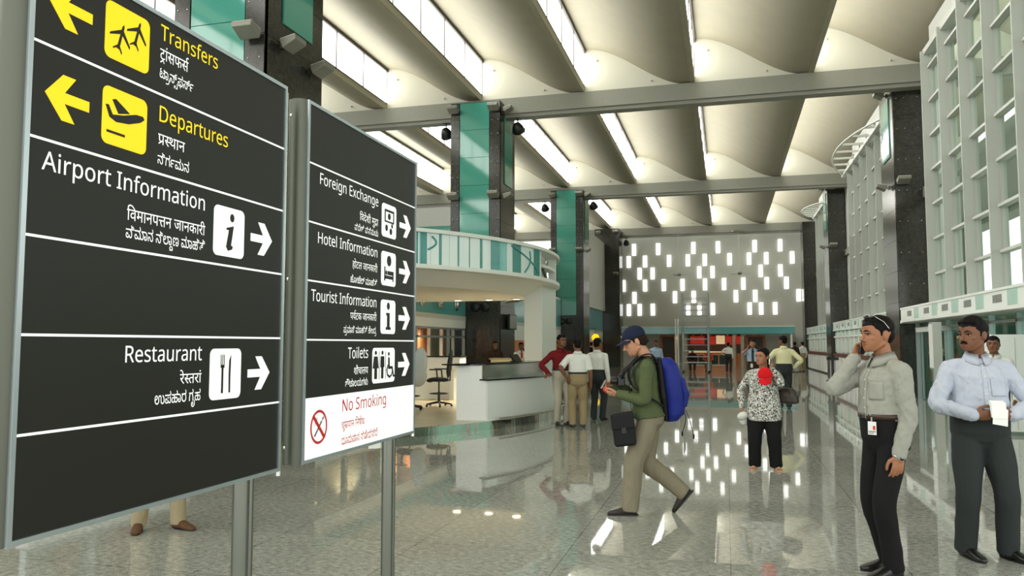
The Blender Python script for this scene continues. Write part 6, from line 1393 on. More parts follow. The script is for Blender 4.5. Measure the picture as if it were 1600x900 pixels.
def person(label, loc, rz, h=1.70, skin='dark', cat='person', group=None, build=1.0, voxel=0.012, lean=0.0, twist=0.0, head=(0, 0, 0),
           feet=((0.10, 0.0, 0.15, 0, 0), (-0.10, 0.0, -0.15, 0, 0)), hips=None, hands=(None, None), elbows=((0.3, 0.6, -0.2), (-0.3, 0.6, -0.2)), hdir=(None, None), hnorm=(None, None), curl=(0.35, 0.35),
           shirt=None, sleeve=1.0, tuck=True, trousers=None, belt=None, shoes=None, hair='short', hairmat=None, moustache=False, female=False, belly=0.0, collar=True, seated=False, fine=False, bare_feet=False, wr=0.004, seed=1, thumb=(0.4, 0.4), hem_z=None, knee=None, side_tilt=0.0, tw=0.005, leg_w=1.0):
    """One figure facing local -y: returns a dict with joints and meshes. +x is the person's left."""
    t = thing('person', label, cat, loc, rz, group)
    J = {'root': t}
    hz = 0.53 * h
    if hips is None: hips = (0, 0, hz)
    P = Vector(hips)
    Rl = Matrix.Rotation(lean, 3, 'X') @ Matrix.Rotation(side_tilt, 3, 'Y')      # positive lean = forward (toward -y)
    Rt = Matrix.Rotation(twist, 3, 'Z')
    RT = Rt @ Rl
    def T(x, y, z):      # torso space, units of h, from the hip centre
        return P + RT @ Vector((x * h, y * h, z * h))
    N = T(0, 0.012, 0.318)
    sw = (0.108 if not female else 0.100) * (0.5 + 0.5 * build)
    SH = [T(sw, 0.01, 0.266), T(-sw, 0.01, 0.266)]
    HP = [P + Vector((0.052 * h, 0, -0.005 * h)), P + Vector((-0.052 * h, 0, -0.005 * h))]
    AN, TOE = [], []
    for i in (0, 1):
        x, y, yaw, lift, pitch = feet[i]
        AN.append(Vector((x, y, 0.043 * h + lift)))
        TOE.append((yaw, pitch))
    KN = []
    for i in (0, 1):
        pole = Vector((0.15 * (1 if i == 0 else -1), -1, 0)) if knee is None else Vector(knee[i])
        k, a = ik(HP[i], AN[i], 0.247 * h, 0.245 * h, pole)
        KN.append(k); AN[i] = a if (a - AN[i]).length < 0.02 * h else a
    WR, EL, HD, HN = [], [], [], []
    for i in (0, 1):
        sg = 1 if i == 0 else -1
        if hands[i] is None:
            w_ = SH[i] + Vector((0.035 * h * sg, -0.02 * h, -0.315 * h))
        else:
            w_ = Vector(hands[i])
        e, w_ = ik(SH[i], w_, 0.172 * h, 0.153 * h, elbows[i])
        EL.append(e); WR.append(w_)
        HD.append(Vector(hdir[i]).normalized() if hdir[i] else ((w_ - e).normalized() + Vector((0, -0.12, -0.1))).normalized())
        HN.append(Vector(hnorm[i]) if hnorm[i] else Vector((-sg, 0.1, 0)))
    J.update(P=P, N=N, SH=SH, HP=HP, KN=KN, AN=AN, EL=EL, WR=WR, T=T, RT=RT, HD=HD, HN=HN)
    # head frame
    HH = 0.137 * h
    yaw, pitch, roll = head
    RH = Matrix.Rotation(yaw, 3, 'Z') @ Matrix.Rotation(pitch, 3, 'X') @ Matrix.Rotation(roll, 3, 'Y')
    piv = N + Vector((0, -0.008 * h, 0.019 * h)) + (RT @ Vector((0, 0, 1)) - Vector((0, 0, 1))) * 0.02 * h
    O = piv + RH @ Vector((0, -0.012 * h, 0.012 * h))
    def Hd(x, y, z):
        return O + RH @ (Vector((x, y, z)) * HH)
    J.update(Hd=Hd, RH=RH, HH=HH, O=O)
    # ---- body: one continuous skin
    b = MB()
    ax = lambda x, y: (RH @ Vector((x * HH, 0, 0)), RH @ Vector((0, y * HH, 0)))
    fw_ = 1.0 if not female else 0.95
    loft(b, [(Hd(0, yc, z), *ax(hw * fw_, hd)) for z, hw, hd, yc in HEADR], 28)
    # jaw corners, cheekbones, brow, nose, lips, chin, ears
    for sx in (-1, 1):
        tcaps(b, [Hd(sx * (.245 if not female else .22), .02, .24), Hd(sx * (.12 if not female else .09), -.24, .07)], [.085 * HH, .075 * HH], 10)
        b.ell(Hd(sx * .18, -.27, .40), (.11 * HH, .085 * HH, .09 * HH), RH, 14, 10)
        tcaps(b, [Hd(sx * .06, -.425, .575), Hd(sx * .22, -.36, .59)], [.036 * HH, .03 * HH], 8)
        ear = RH @ Matrix.Rotation(-0.25 * sx, 3, 'Z')
        b.ell(Hd(sx * .355, .06, .47), (.03 * HH, .085 * HH, .14 * HH), ear, 12, 10)
        b.ell(Hd(sx * .345, .045, .38), (.03 * HH, .05 * HH, .06 * HH), ear, 10, 8)
        b.ell(Hd(sx * .065, -.445, .335), (.045 * HH, .05 * HH, .035 * HH), RH, 10, 8)
    ns_ = .82 if female else 1.0
    tcaps(b, [Hd(0, -.405, .56), Hd(0, -.465, .44), Hd(0, -.525 if not female else -.495, .365)], [.034 * HH * ns_, .044 * HH * ns_, .052 * HH * ns_], 10)
    b.ell(Hd(0, -.345, .05), (.10 * HH, .07 * HH, .065 * HH), RH, 10, 8)
    tcaps(b, [Hd(-.085, -.385, .222), Hd(0, -.42, .232), Hd(.085, -.385, .222)], [.022 * HH, .028 * HH, .022 * HH], 8)
    tcaps(b, [Hd(-.075, -.385, .175), Hd(0, -.415, .168), Hd(.075, -.385, .175)], [.024 * HH, .032 * HH, .024 * HH], 8)
    nr = (.062 if not female else .048) * h * .5 / .5
    limb(b, [Hd(0, .08, .22), N + Vector((0, 0, .01 * h)), T(0, .01, .27)], [.235 * HH, .235 * HH * 1.05, .05 * h], 4, 18)
    # trunk and limbs under the clothes
    limb(b, [P, T(0, 0, .12), T(0, 0, .22), N], [.055 * h, .055 * h, .058 * h, .030 * h], 4, 16)
    for i in (0, 1):
        sg = 1 if i == 0 else -1
        limb(b, [T(0.03 * sg, .01, .25), SH[i]], [.030 * h, .027 * h], 3, 12)
        limb(b, [SH[i], SH[i].lerp(EL[i], .5), EL[i]], [.030 * h, .028 * h, .023 * h], 3, 12)
        limb(b, [EL[i], EL[i].lerp(WR[i], .3), WR[i]], [.023 * h, .0245 * h, .0155 * h], 4, 12)
        hand_prims(b, WR[i], HD[i], HN[i], -1 if i == 0 else 1, curl[i], h / 1.74 * (0.92 if female else 1.0), thumb[i])
        limb(b, [HP[i], HP[i].lerp(KN[i], .5), KN[i]], [.038 * h, .038 * h, .029 * h], 3, 12)
        limb(b, [KN[i], KN[i].lerp(AN[i], .35), AN[i]], [.029 * h, .029 * h, .017 * h], 3, 12)
        yaw_, pt = TOE[i]
        Rf = Matrix.Rotation(yaw_, 3, 'Z') @ Matrix.Rotation(pt, 3, 'X')
        tcaps(b, [AN[i] - Vector((0, 0, .004 * h)), AN[i] + Rf @ Vector((0, -.06 * h, -.028 * h))], [.013 * h, .008 * h], 10)
    bm_ = remesh(b, 'body', voxel if not fine else 0.0045, 4 if fine else 2, 0.45)
    # sculpt eye sockets and mouth line
    co = get_co(bm_); no = get_no(bm_)
    Oi = np.array(O); Rm = np.array(RH.transposed())
    loc_ = (co - Oi) @ Rm.T / HH
    push = np.zeros(len(co))
    front = loc_[:, 1] < -.2
    for sx in (-1, 1):
        r2 = ((loc_[:, 0] - sx * .145) / .085) ** 2 + ((loc_[:, 2] - .50) / .05) ** 2
        push += np.exp(-r2) * .035 * front
    r2 = (loc_[:, 0] / .11) ** 4 + ((loc_[:, 2] - .198) / .014) ** 2
    push += np.exp(-r2) * .022 * front
    co[:, :] += (np.array(RH @ Vector((0, 1, 0)))[None, :]) * (push * HH)[:, None]
    set_co(bm_, co)
    bm_.materials.append(skin_mat(skin))
    J['body'] = link('body', bm_, t)
    # eyes, brows
    if fine or voxel <= 0.01:
        for sx in (-1, 1):
            e = MB()
            Re = RH @ Matrix.Rotation(-.22 * sx, 3, 'Z')
            e.ell(Hd(sx * .142, -.332, .50), (.056 * HH, .05 * HH, .022 * HH), Re, 14, 10, 0)
            e.ell(Hd(sx * .142, -.366, .50), (.028 * HH, .022 * HH, .024 * HH), Re, 12, 8, 1)
            e.build('eye', [M_EYEW, M_EYED], t)
            w = MB()
            tcaps(w, [Hd(sx * .05, -.445, .595), Hd(sx * .14, -.43, .63), Hd(sx * .245, -.345, .60)], [(.010 if female else .016) * HH, (.013 if female else .022) * HH, .008 * HH], 8)
            tcaps(w, [Hd(sx * .08, -.392, .525), Hd(sx * .145, -.395, .542), Hd(sx * .215, -.345, .52)], [.007 * HH, .010 * HH, .006 * HH], 6)
            w.build('eyebrow', hairmat or M_HAIR, t)
        w = MB()
        tcaps(w, [Hd(-.08, -.392, .203), Hd(0, -.436, .222), Hd(.08, -.392, .203)], [.012 * HH, .02 * HH, .012 * HH], 8)
        tcaps(w, [Hd(-.07, -.392, .178), Hd(0, -.436, .165), Hd(.07, -.392, .178)], [.012 * HH, .022 * HH, .012 * HH], 8)
        w.build('lips', mat('lips_' + skin, tuple(c * k_ for c, k_ in zip(SKIN[skin], (.7, .5, .5))), 0.45), t)
        if moustache:
            w = MB()
            for sx in (-1, 1):
                tcaps(w, [Hd(sx * .015, -.455, .272), Hd(sx * .08, -.432, .258), Hd(sx * .145, -.365, .215)], [.028 * HH, .034 * HH, .016 * HH], 8)
            w.build('moustache', hairmat or M_HAIR, t)
    # hair
    if hair:
        hb = MB()
        hf = .03 if hair == 'bun' else 0.0
        hb.ell(Hd(0, .055 + hf, .70 + hf), (.368 * HH, .475 * HH, .365 * HH), RH, 24, 16)
        hb.ell(Hd(0, .24, .47), (.30 * HH, .27 * HH, .30 * HH), RH, 20, 12)
        for sx in (-1, 1):
            tcaps(hb, [Hd(sx * .32, -.06, .66), Hd(sx * .325, -.065, .46)], [.05 * HH, .025 * HH], 8)
        if hair in ('short', 'full'):
            k_ = 1.0 if hair == 'short' else 1.5
            tcaps(hb, [Hd(-.2, -.21, .88), Hd(.02, -.27, .93), Hd(.2, -.2, .90)], [.085 * HH * k_, .095 * HH * k_, .085 * HH * k_], 10)
            hb.ell(Hd(0, .02, .9), (.27 * HH, .36 * HH, .15 * HH * k_), RH, 18, 10)
        if hair == 'bun':
            hb.ell(Hd(0, .46, .34), (.17 * HH, .17 * HH, .2 * HH), RH, 16, 10)
            limb(hb, [Hd(.0, .42, .3), Hd(.02, .5, .05), Hd(.03, .5, -.25)], [.13 * HH, .12 * HH, .06 * HH], 4, 12)
            for sx in (-1, 1):
                tcaps(hb, [Hd(sx * .28, -.12, .7), Hd(sx * .33, .1, .5), Hd(sx * .26, .3, .35)], [.07 * HH, .06 * HH, .08 * HH], 10)
        if hair == 'curly':
            for q in range(26):
                a = .3 + 2.54 * (q % 13) / 12
                hb.ell(Hd(.33 * math.cos(a), .1 + .36 * math.sin(a), .5 - .16 * (q // 13)), (.085 * HH,) * 3, RH, 8, 6)
        hm = remesh(hb, 'hair', 0.006 if fine else max(0.008, voxel), 2)
        wrinkle(hm, 0.002, 60, seed, (1, 1, .5))
        hm.materials.append(hairmat or M_HAIR)
        link('hair', hm, t)
    # ---- shirt
    vx = 0.008 if fine else max(voxel, 0.011)
    gb = build
    if shirt:
        s_ = MB()
        bl = belly
        bot = .075 if tuck else (-.045 if hem_z is None else hem_z)
        prof_ = [(bot, .098 + bl * .5, .074 + bl * .6, -bl * .3), (.10, .102 + bl * .5, .078 + bl * .7, -bl * .4), (.15, .100 + bl * .4, .075 + bl * .6, -bl * .3), (.20, .103 + bl * .2, .075 + bl * .2, 0), (.24, .104, .075, 0),
                 (.265, .092, .066, .003), (.288, .066, .05, .008), (.312, .045, .042, .012)]
        if not tuck:
            prof_ = [(bot, .120 + bl * .5, .098 + bl * .6, -bl * .2), (.02, .114 + bl * .5, .090 + bl * .6, -bl * .3)] + prof_[1:]
        if female:
            prof_ = [(z, a_ * .97, d_, y_) for z, a_, d_, y_ in prof_]
        loft(s_, [(T(0, y_, z), RT @ Vector((a_ * h * gb, 0, 0)), RT @ Vector((0, d_ * h * gb, 0))) for z, a_, d_, y_ in prof_], 28)
        if female:
            for sx in (-1, 1):
                s_.ell(T(sx * .042, -.058, .215), (.045 * h, .042 * h, .045 * h), RT, 14, 10)
        for i in (0, 1):
            sg = 1 if i == 0 else -1
            limb(s_, [T(.028 * sg, .012, .290), T(.072 * sg, .012, .277), SH[i]], [.030 * h, .034 * h, .037 * h], 3, 14)
            tcaps(s_, [T(.06 * sg, .008, .235), SH[i] + (EL[i] - SH[i]) * .15], [.050 * h, .036 * h], 12)
            if sleeve >= 1:
                limb(s_, [SH[i], SH[i].lerp(EL[i], .5), EL[i], EL[i].lerp(WR[i], .5), EL[i].lerp(WR[i], .97)], [.036 * h, .0345 * h, .0315 * h, .0285 * h, .0235 * h], 5, 14)
            elif sleeve > 0:
                s_.tube([SH[i], SH[i].lerp(EL[i], sleeve * .5), SH[i].lerp(EL[i], sleeve)], [.036 * h, .038 * h, .040 * h], 16)
        sm_ = remesh(s_, 'shirt', vx, 4 if fine else 3)
        wrinkle(sm_, wr, 13 / (h / 1.7), seed, (1, 1, .8))
        if fine:
            wrinkle(sm_, wr * .5, 30, seed + 3, (1.2, 1.2, .6))
        sm_.materials.append(shirt)
        J['shirt'] = link('shirt', sm_, t)
        J['shirt_me'] = sm_
        if collar:
            c = MB()
            n = 28
            ring = []
            nb_ = N + Vector((0, -.004 * h, .0))
            for j in range(n + 1):
                a = -PI / 2 + .16 + (2 * PI - .32) * j / n
                ca, sa_ = math.cos(a), math.sin(a)
                fr = max(0, -sa_)
                top = nb_ + RT @ Vector((ca * .040 * h, sa_ * .042 * h + .004 * h, .026 * h - fr * .012 * h))
                low = nb_ + RT @ Vector((ca * (.056 + .006 * fr) * h, sa_ * (.056 + .012 * fr) * h, -.006 * h - fr * .026 * h))
                inn = nb_ + RT @ Vector((ca * .038 * h, sa_ * .040 * h + .004 * h, -.012 * h - fr * .012 * h))
                ring.append((inn, top, low))
            vs = [p for r_ in ring for p in r_]
            fs = []
            for j in range(n):
                for q in range(2):
                    fs.append((j * 3 + q, j * 3 + q + 1, (j + 1) * 3 + q + 1, (j + 1) * 3 + q))
            c.add(vs, fs, 0, True)
            co_ = c.build('collar', shirt, t)
            so_ = co_.modifiers.new('so', 'SOLIDIFY'); so_.thickness = .004; so_.offset = 0
        if sleeve >= 1 and fine:
            for i in (0, 1):
                c = MB()
                a0, a1 = EL[i].lerp(WR[i], .80), EL[i].lerp(WR[i], .985)
                c.tube([a0, a0.lerp(a1, .12), a0.lerp(a1, .9), a1], [.024 * h, .0262 * h, .0245 * h, .022 * h], 18)
                c.build('cuff', shirt, t)
    # ---- trousers
    if trousers:
        q = MB()
        lw = leg_w
        wz = .10 if tuck else .02
        loft(q, [(T(0, -belly * .3, wz), RT @ Vector(((.104 + belly * .4) * h * gb, 0, 0)), RT @ Vector((0, (.081 + belly * .5) * h * gb, 0))), (P + Vector((0, 0, .05 * h)), Vector(((.106 + belly * .3) * h * gb, 0, 0)), Vector((0, (.084 + belly * .3) * h * gb, 0))),
                 (P + Vector((0, .004 * h, 0)), Vector((.110 * h * gb, 0, 0)), Vector((0, .086 * h * gb, 0))), (P + Vector((0, .006 * h, -.035 * h)), Vector((.100 * h * gb, 0, 0)), Vector((0, .074 * h * gb, 0))), (P + Vector((0, .008 * h, -.062 * h)), Vector((.06 * h * gb, 0, 0)), Vector((0, .05 * h * gb, 0)))], 26)
        q.ell(P + Vector((0, .004 * h, -.045 * h)), (.07 * h, .06 * h, .04 * h), None, 16, 10)
        for i in (0, 1):
            sg = 1 if i == 0 else -1
            hem = KN[i].lerp(AN[i], .985)
            lp, lr = spline([HP[i] + Vector((0, 0, .02 * h)), HP[i].lerp(KN[i], .45), KN[i], KN[i].lerp(AN[i], .5), hem], [.057 * h * gb, .053 * h * gb * lw, .043 * h * lw, .040 * h * lw, .038 * h * lw], 5)
            dn = (AN[i] - KN[i]).normalized()
            lp.append(hem + dn * .022 * h); lr.append(.0385 * h * lw)
            q.tube(lp, lr, 18)
        qm = remesh(q, 'trousers', vx, 4 if fine else 3)
        zz = lambda c_: np.clip((c_[:, 2] - .02) / .05, 0, 1) * np.clip((P.z - .02 - c_[:, 2]) / .12, 0.25 if tuck else 0, 1)
        wrinkle(qm, tw, 11 / (h / 1.7), seed + 7, (1, 1, .45), zz)
        qm.materials.append(trousers)
        J['trousers'] = link('trousers', qm, t)
        if belt:
            bt = MB()
            R1, R2 = [], []
            for zoff in (.083, .103):
                for k in range(33):
                    a = 2 * PI * k / 32
                    ca, sa_ = math.cos(a), math.sin(a)
                    ca = math.copysign(abs(ca) ** .85, ca); sa_ = math.copysign(abs(sa_) ** .85, sa_)
                    R1.append(T(0, -belly * .3, zoff) + RT @ Vector((ca * (.104 + belly * .4) * h * gb * 1.022, sa_ * (.081 + belly * .5) * h * gb * 1.03, 0)))
            fs = [(k, k + 1, 33 + k + 1, 33 + k) for k in range(32)]
            bt.add(R1, fs, 0, True)
            bo = bt.build('belt', belt, t)
            so_ = bo.modifiers.new('so', 'SOLIDIFY'); so_.thickness = .004; so_.offset = 0
            if fine:
                bc = T(0, -belly * .3 - (.081 + belly * .5) * gb * 1.04 - .004, .093)
                MB().box((-.022, -.004, -.014), (.022, .004, .014), M=Matrix.Translation(bc) @ RT.to_4x4()).build('belt_buckle', M_BUCK, bo, bevel=.003)
    # ---- shoes
    for i in (0, 1):
        yaw_, pt = TOE[i]
        Rf = Matrix.Rotation(yaw_, 3, 'Z') @ Matrix.Rotation(pt, 3, 'X')
        a = AN[i]
        f = lambda x, y, z: a + Rf @ Vector((x * h, y * h, z * h - .043 * h))
        q = MB()
        if bare_feet:
            loft(q, [(f(0, .02, .014), Rf @ Vector((.018 * h, 0, 0)), Rf @ Vector((0, 0, .012 * h))), (f(0, -.03, .018), Rf @ Vector((.022 * h, 0, 0)), Rf @ Vector((0, 0, .013 * h))), (f(0, -.09, .012), Rf @ Vector((.024 * h, 0, 0)), Rf @ Vector((0, 0, .008 * h)))], 16)
            fm = remesh(q, 'foot', .006, 2); fm.materials.append(skin_mat(skin)); link('foot', fm, t)
        q = MB()
        if not bare_feet:
            loft(q, [(f(0, .036, .012), Rf @ Vector((.014 * h, 0, 0)), Rf @ Vector((0, 0, .012 * h))), (f(0, .030, .022), Rf @ Vector((.020 * h, 0, 0)), Rf @ Vector((0, 0, .022 * h))), (f(0, 0, .028), Rf @ Vector((.022 * h, 0, 0)), Rf @ Vector((0, 0, .028 * h))),
                     (f(0, -.035, .024), Rf @ Vector((.023 * h, 0, 0)), Rf @ Vector((0, 0, .023 * h))), (f(0, -.07, .017), Rf @ Vector((.026 * h, 0, 0)), Rf @ Vector((0, 0, .017 * h))), (f(0, -.10, .013), Rf @ Vector((.024 * h, 0, 0)), Rf @ Vector((0, 0, .012 * h))),
                     (f(0, -.122, .010), Rf @ Vector((.013 * h, 0, 0)), Rf @ Vector((0, 0, .008 * h)))], 18)
        ol = [(.024 * math.sin(u), 0) for u in ()]
        sole = []
        for k in range(24):
            u = 2 * PI * k / 24
            yv = .043 - .083 * (1 - math.cos(u)) if True else 0
            wdt = .019 + .008 * (1 - math.cos(u)) / 2
            sole.append((math.sin(u) * wdt, yv))
        vs = [f(x, y, 0.0) for x, y in sole] + [f(x, y, .008) for x, y in sole]
        n = 24
        sl = MB()
        sl.add(vs, [tuple(range(n - 1, -1, -1)), tuple(range(n, 2 * n))] + [(k, (k + 1) % n, n + (k + 1) % n, n + k) for k in range(n)])
        if bare_feet:
            tcaps(sl, [f(-.024, -.07, .012), f(0, -.07, .030), f(.024, -.07, .012)], [.006 * h] * 3, 8)
            tcaps(sl, [f(-.018, .02, .012), f(0, .036, .03), f(.018, .02, .012)], [.004 * h] * 3, 8)
            sl.build('sandal', shoes or M_SHOE, t)
        else:
            sm2 = remesh(q, 'shoe', .008 if fine else max(.01, voxel * .8), 2)
            sm2.materials.append(shoes or M_SHOE)
            sh = link('shoe', sm2, t)
            sl.build('sole', M_BLACK, sh)
    return J
def wpt(J, p):
    """person space -> world"""
    r = J['root']
    return Matrix.Translation(r.location) @ Matrix.Rotation(r.rotation_euler.z, 4, 'Z') @ Vector(p)
def wdir(J, d):
    return Matrix.Rotation(J['root'].rotation_euler.z, 3, 'Z') @ Vector(d)
def patch(J, me, c, u, v, d, m, name, nu=8, nv=8, off=0.004, thick=0.002, parent=None):
    """a piece of cloth laid onto the shirt: grid c + a*u + b*v cast along d onto the mesh"""
    bv = BVHTree.FromPolygons([v_.co for v_ in me.vertices], [tuple(p.vertices) for p in me.polygons])
    d = Vector(d).normalized()
    vs, ok = [], True
    for i in range(nu + 1):
        for j in range(nv + 1):
            o = Vector(c) + Vector(u) * (i / nu - .5) + Vector(v) * (j / nv - .5)
            hit = bv.ray_cast(o - d * .4, d)
            vs.append((hit[0] if hit[0] is not None else o) - d * off)
    mb = MB()
    mb.add(vs, [(i * (nv + 1) + j, (i + 1) * (nv + 1) + j, (i + 1) * (nv + 1) + j + 1, i * (nv + 1) + j + 1) for i in range(nu) for j in range(nv)], 0, True)
    o = mb.build(name, m, parent if parent is not None else J['shirt'])
    so_ = o.modifiers.new('so', 'SOLIDIFY'); so_.thickness = thick; so_.offset = 0
    return o, vs

C_GREYSH = cloth('grey_shirt_cotton', rgb(158, 158, 148), vscale=4)
C_BLUESH = cloth('pale_blue_striped_shirt', rgb(186, 192, 206), vscale=5)
C_WHITESH = cloth('white_shirt_cotton', rgb(222, 222, 214), vscale=5)
C_MAROON = cloth('maroon_shirt', rgb(112, 22, 28), vscale=5)
C_OLIVE = cloth('olive_knit', rgb(82, 92, 62), rough=0.95, bscale=160, bump=0.5)
C_KHAKI = cloth('khaki_grey_trousers', rgb(132, 124, 104), vscale=5)
C_TAN = cloth('tan_trousers', rgb(150, 132, 98), vscale=5)
C_STONE = cloth('stone_trousers', rgb(178, 172, 152), vscale=5)
C_BLACKT = cloth('black_trousers', rgb(20, 20, 21), vscale=5)
C_CHAR = cloth('charcoal_trousers', rgb(48, 52, 52), vscale=5)
C_YELLOW = cloth('pale_yellow_shirt', rgb(226, 220, 176), vscale=5)
C_SKY = cloth('sky_blue_shirt', rgb(166, 186, 212), vscale=5)
C_DARKP = cloth('dark_purple_shirt', rgb(52, 36, 42), vscale=5)
C_BROWNSH = cloth('dark_brown_shirt', rgb(58, 42, 32), vscale=5)
C_NAVY = cloth('navy_jacket', rgb(32, 36, 46), vscale=5)
C_ORANGE = cloth('orange_shirt', rgb(206, 84, 48), vscale=5)
M_BELTB = mat('brown_belt_leather', rgb(58, 38, 28), 0.4)
M_BELTK = mat('black_belt_leather', rgb(22, 22, 22), 0.35)
M_BRSHOE = mat('brown_suede', rgb(92, 62, 36), 0.8, var=0.15, vscale=20)
M_DKSHOE = mat('dark_brown_shoe', rgb(36, 30, 24), 0.6)
M_CURLY = mat('dark_brown_hair', rgb(34, 24, 18), 0.65, var=0.3, vscale=60, spec=0.12)
def pattern_mat():
    m = bpy.data.materials.new('black_white_leaf_print')
    m.use_nodes = True
    nt = m.node_tree; N, L = nt.nodes, nt.links
    b = N['Principled BSDF']; b.inputs['Roughness'].default_value = 0.8
    tc = N.new('ShaderNodeTexCoord')
    n = N.new('ShaderNodeTexNoise'); n.inputs['Scale'].default_value = 56; n.inputs['Detail'].default_value = 1.5; n.inputs['Distortion'].default_value = 1.6
    L.new(tc.outputs['Object'], n.inputs['Vector'])
    r = N.new('ShaderNodeValToRGB'); r.color_ramp.interpolation = 'LINEAR'
    r.color_ramp.elements[0].position = 0.485; r.color_ramp.elements[0].color = (*rgb(16, 16, 16), 1)
    r.color_ramp.elements[1].position = 0.515; r.color_ramp.elements[1].color = (*rgb(226, 226, 216), 1)
    L.new(n.outputs[0], r.inputs[0]); L.new(r.outputs[0], b.inputs['Base Color'])
    return m
C_PRINT = pattern_mat()

def held(name, label, cat, J, center, group=None):
    """a thing carried by a person: its Empty stands at the thing, axes as the person's"""
    t = thing(name, label, cat, wpt(J, center), J['root'].rotation_euler.z, group)
    c = Vector(center)
    return t, Matrix.Translation(-c)
def strap(mb, pts, wdt, thick=.003, side=None, sub=6):
    p, _ = spline(pts, [1] * len(pts), sub)
    up = Vector(side) if side is not None else None
    vs, fs = [], []
    for i, q in enumerate(p):
        tn = (p[min(i + 1, len(p) - 1)] - p[max(i - 1, 0)]).normalized()
        sd = up if up is not None else tn.orthogonal()
        sd = (sd - tn * sd.dot(tn)).normalized()
        nn = tn.cross(sd) * thick
        for a, b in ((-.5, -1), (.5, -1), (.5, 1), (-.5, 1)):
            vs.append(q + sd * wdt * a + nn * b * .5)
    for i in range(len(p) - 1):
        for k in range(4):
            fs.append((i * 4 + k, i * 4 + (k + 1) % 4, (i + 1) * 4 + (k + 1) % 4, (i + 1) * 4 + k))
    fs += [(3, 2, 1, 0), tuple(len(vs) - 4 + k for k in range(4))]
    mb.add(vs, fs, 0, True)
    return mb
def frame(o, d, n):
    """matrix whose z runs along d and y along n, at o"""
    d = Vector(d).normalized(); n = Vector(n); n = (n - d * n.dot(d)).normalized()
    x = n.cross(d)
    M = Matrix((x, n, d)).transposed().to_4x4()
    return Matrix.Translation(Vector(o)) @ M

# ---- man in grey shirt on the phone
m1 = person('man in grey shirt and black trousers holding a phone to his ear', (1.06, 6.05, 0), math.radians(-64), 1.745, 'mid', fine=True, build=.94, belly=.008,
            feet=((0.085, -0.03, .12, 0, 0), (-0.085, 0.06, -.1, 0, 0)), head=(-.06, .06, .03), hands=((0.205, -0.05, 0.835), (-0.13, -0.13, 1.485)),
            elbows=((0.35, 1, -.2), (-.15, -.65, -.76)), hdir=(( .05, -.2, -1), (.12, .28, .9)), hnorm=((-1, .25, 0), (1, .35, 0)), curl=((.3, .35, .42, .5), (.62, .66, .7, .75)),
            shirt=C_GREYSH, trousers=C_BLACKT, belt=M_BELTB, shoes=M_SHOE, seed=2, lean=.03, wr=.010, thumb=(.4, .5), leg_w=1.0)
H1 = m1['Hd']
wc = m1['WR'][1] + m1['HD'][1] * .085 + Vector((.034, .01, .0))
t, MT = held('mobile_phone', 'black mobile phone held to the ear of the man in grey', 'phone', m1, wc)
Mp = MT @ frame(wc, m1['HD'][1] + Vector((0, -.1, .0)), m1['HN'][1])
MB().box((-.023, -.008, -.055), (.023, .008, .055), M=Mp).build('casing', M_BLACK, t, bevel=.004)
MB().box((-.019, .008, -.02), (.019, .009, .045), M=Mp).build('screen', mat('phone_screen', rgb(40, 44, 48), 0.1), t)
w = MB()
a = m1['WR'][0]
dd = (m1['WR'][0] - m1['EL'][0]).normalized()
Mw = frame(a + dd * .012, dd, (1, 0, 0))
pts = [Mw @ Vector((.036 * math.cos(u), .034 * math.sin(u), 0)) for u in [k * PI / 12 for k in range(24)]]
w.tube(pts, .0075, 8, closed=True)
wb = w.build('watch_strap', M_STEEL, m1['root'])
MB().lathe([(.016, 0), (.0165, .004), (.014, .006), (.002, .0062)], 20, M=Mw @ Matrix.Translation((0, .034, 0)) @ Matrix.Rotation(-PI / 2, 4, 'X')).build('watch_face', mat('dark_watch_dial', rgb(30, 32, 36), .2), wb)
a = m1['EL'][1].lerp(m1['WR'][1], .985); dd = (m1['WR'][1] - m1['EL'][1]).normalized(); Mw = frame(a + dd * .02, dd, (0, 1, 0))
MB().tube([Mw @ Vector((.031 * math.cos(u), .028 * math.sin(u), 0)) for u in [k * PI / 12 for k in range(24)]], .0045, 8, closed=True).build('bracelet', mat('copper_bracelet', rgb(150, 84, 60), .35, metal=.6), m1['root'])
bc = m1['T'](.045, -.088, .052)
t, MT = held('identity_badge', 'white identity badge clipped to the belt of the man in grey', 'badge', m1, bc)
Mb = MT @ Matrix.Translation(bc) @ Matrix.Rotation(.45, 4, 'Z')
MB().box((-.03, -.003, -.05), (.03, .003, .04), M=Mb).build('card', M_WHITE, t, bevel=.002)
MB().box((.008, -.0045, -.015), (.024, -.003, .012), M=Mb).build('portrait', M_RED, t)
MB().box((-.024, -.0045, -.03), (.024, -.003, -.024), M=Mb).box((-.024, -.0045, -.04), (.012, -.003, -.036), M=Mb).build('printed_line', M_STEELD, t)
MB().box((-.006, -.004, .04), (.006, .004, .07), M=Mb).build('clip', M_STEEL, t)
gc = H1(0, -.18, 1.06)
t, MT = held('sunglasses', 'sunglasses pushed up on the hair of the man in grey', 'sunglasses', m1, gc)
for sx in (-1, 1):
    MB().ell(H1(sx * .15, -.22, 1.03), (.026, .008, .018), m1['RH'] @ Matrix.Rotation(-.9, 3, 'X'), 14, 8, M=MT).build('lens', mat('dark_lens', rgb(24, 26, 28), .08), t)
    MB().tube([H1(sx * .27, -.19, 1.02), H1(sx * .38, .0, .86), H1(sx * .385, .14, .66)], .003, 6, M=MT).build('temple_arm', M_STEEL, t)
MB().tube([H1(-.27, -.22, 1.05), H1(0, -.27, 1.07), H1(.27, -.22, 1.05)], .003, 6, M=MT).build('bridge', M_STEEL, t)
T1 = m1['T']
patch(m1, m1['shirt_me'], T1(0, -.1, .19), (.034, 0, 0), (0, 0, .36), (0, 1, 0), C_GREYSH, 'button_placket', 3, 20, .003)
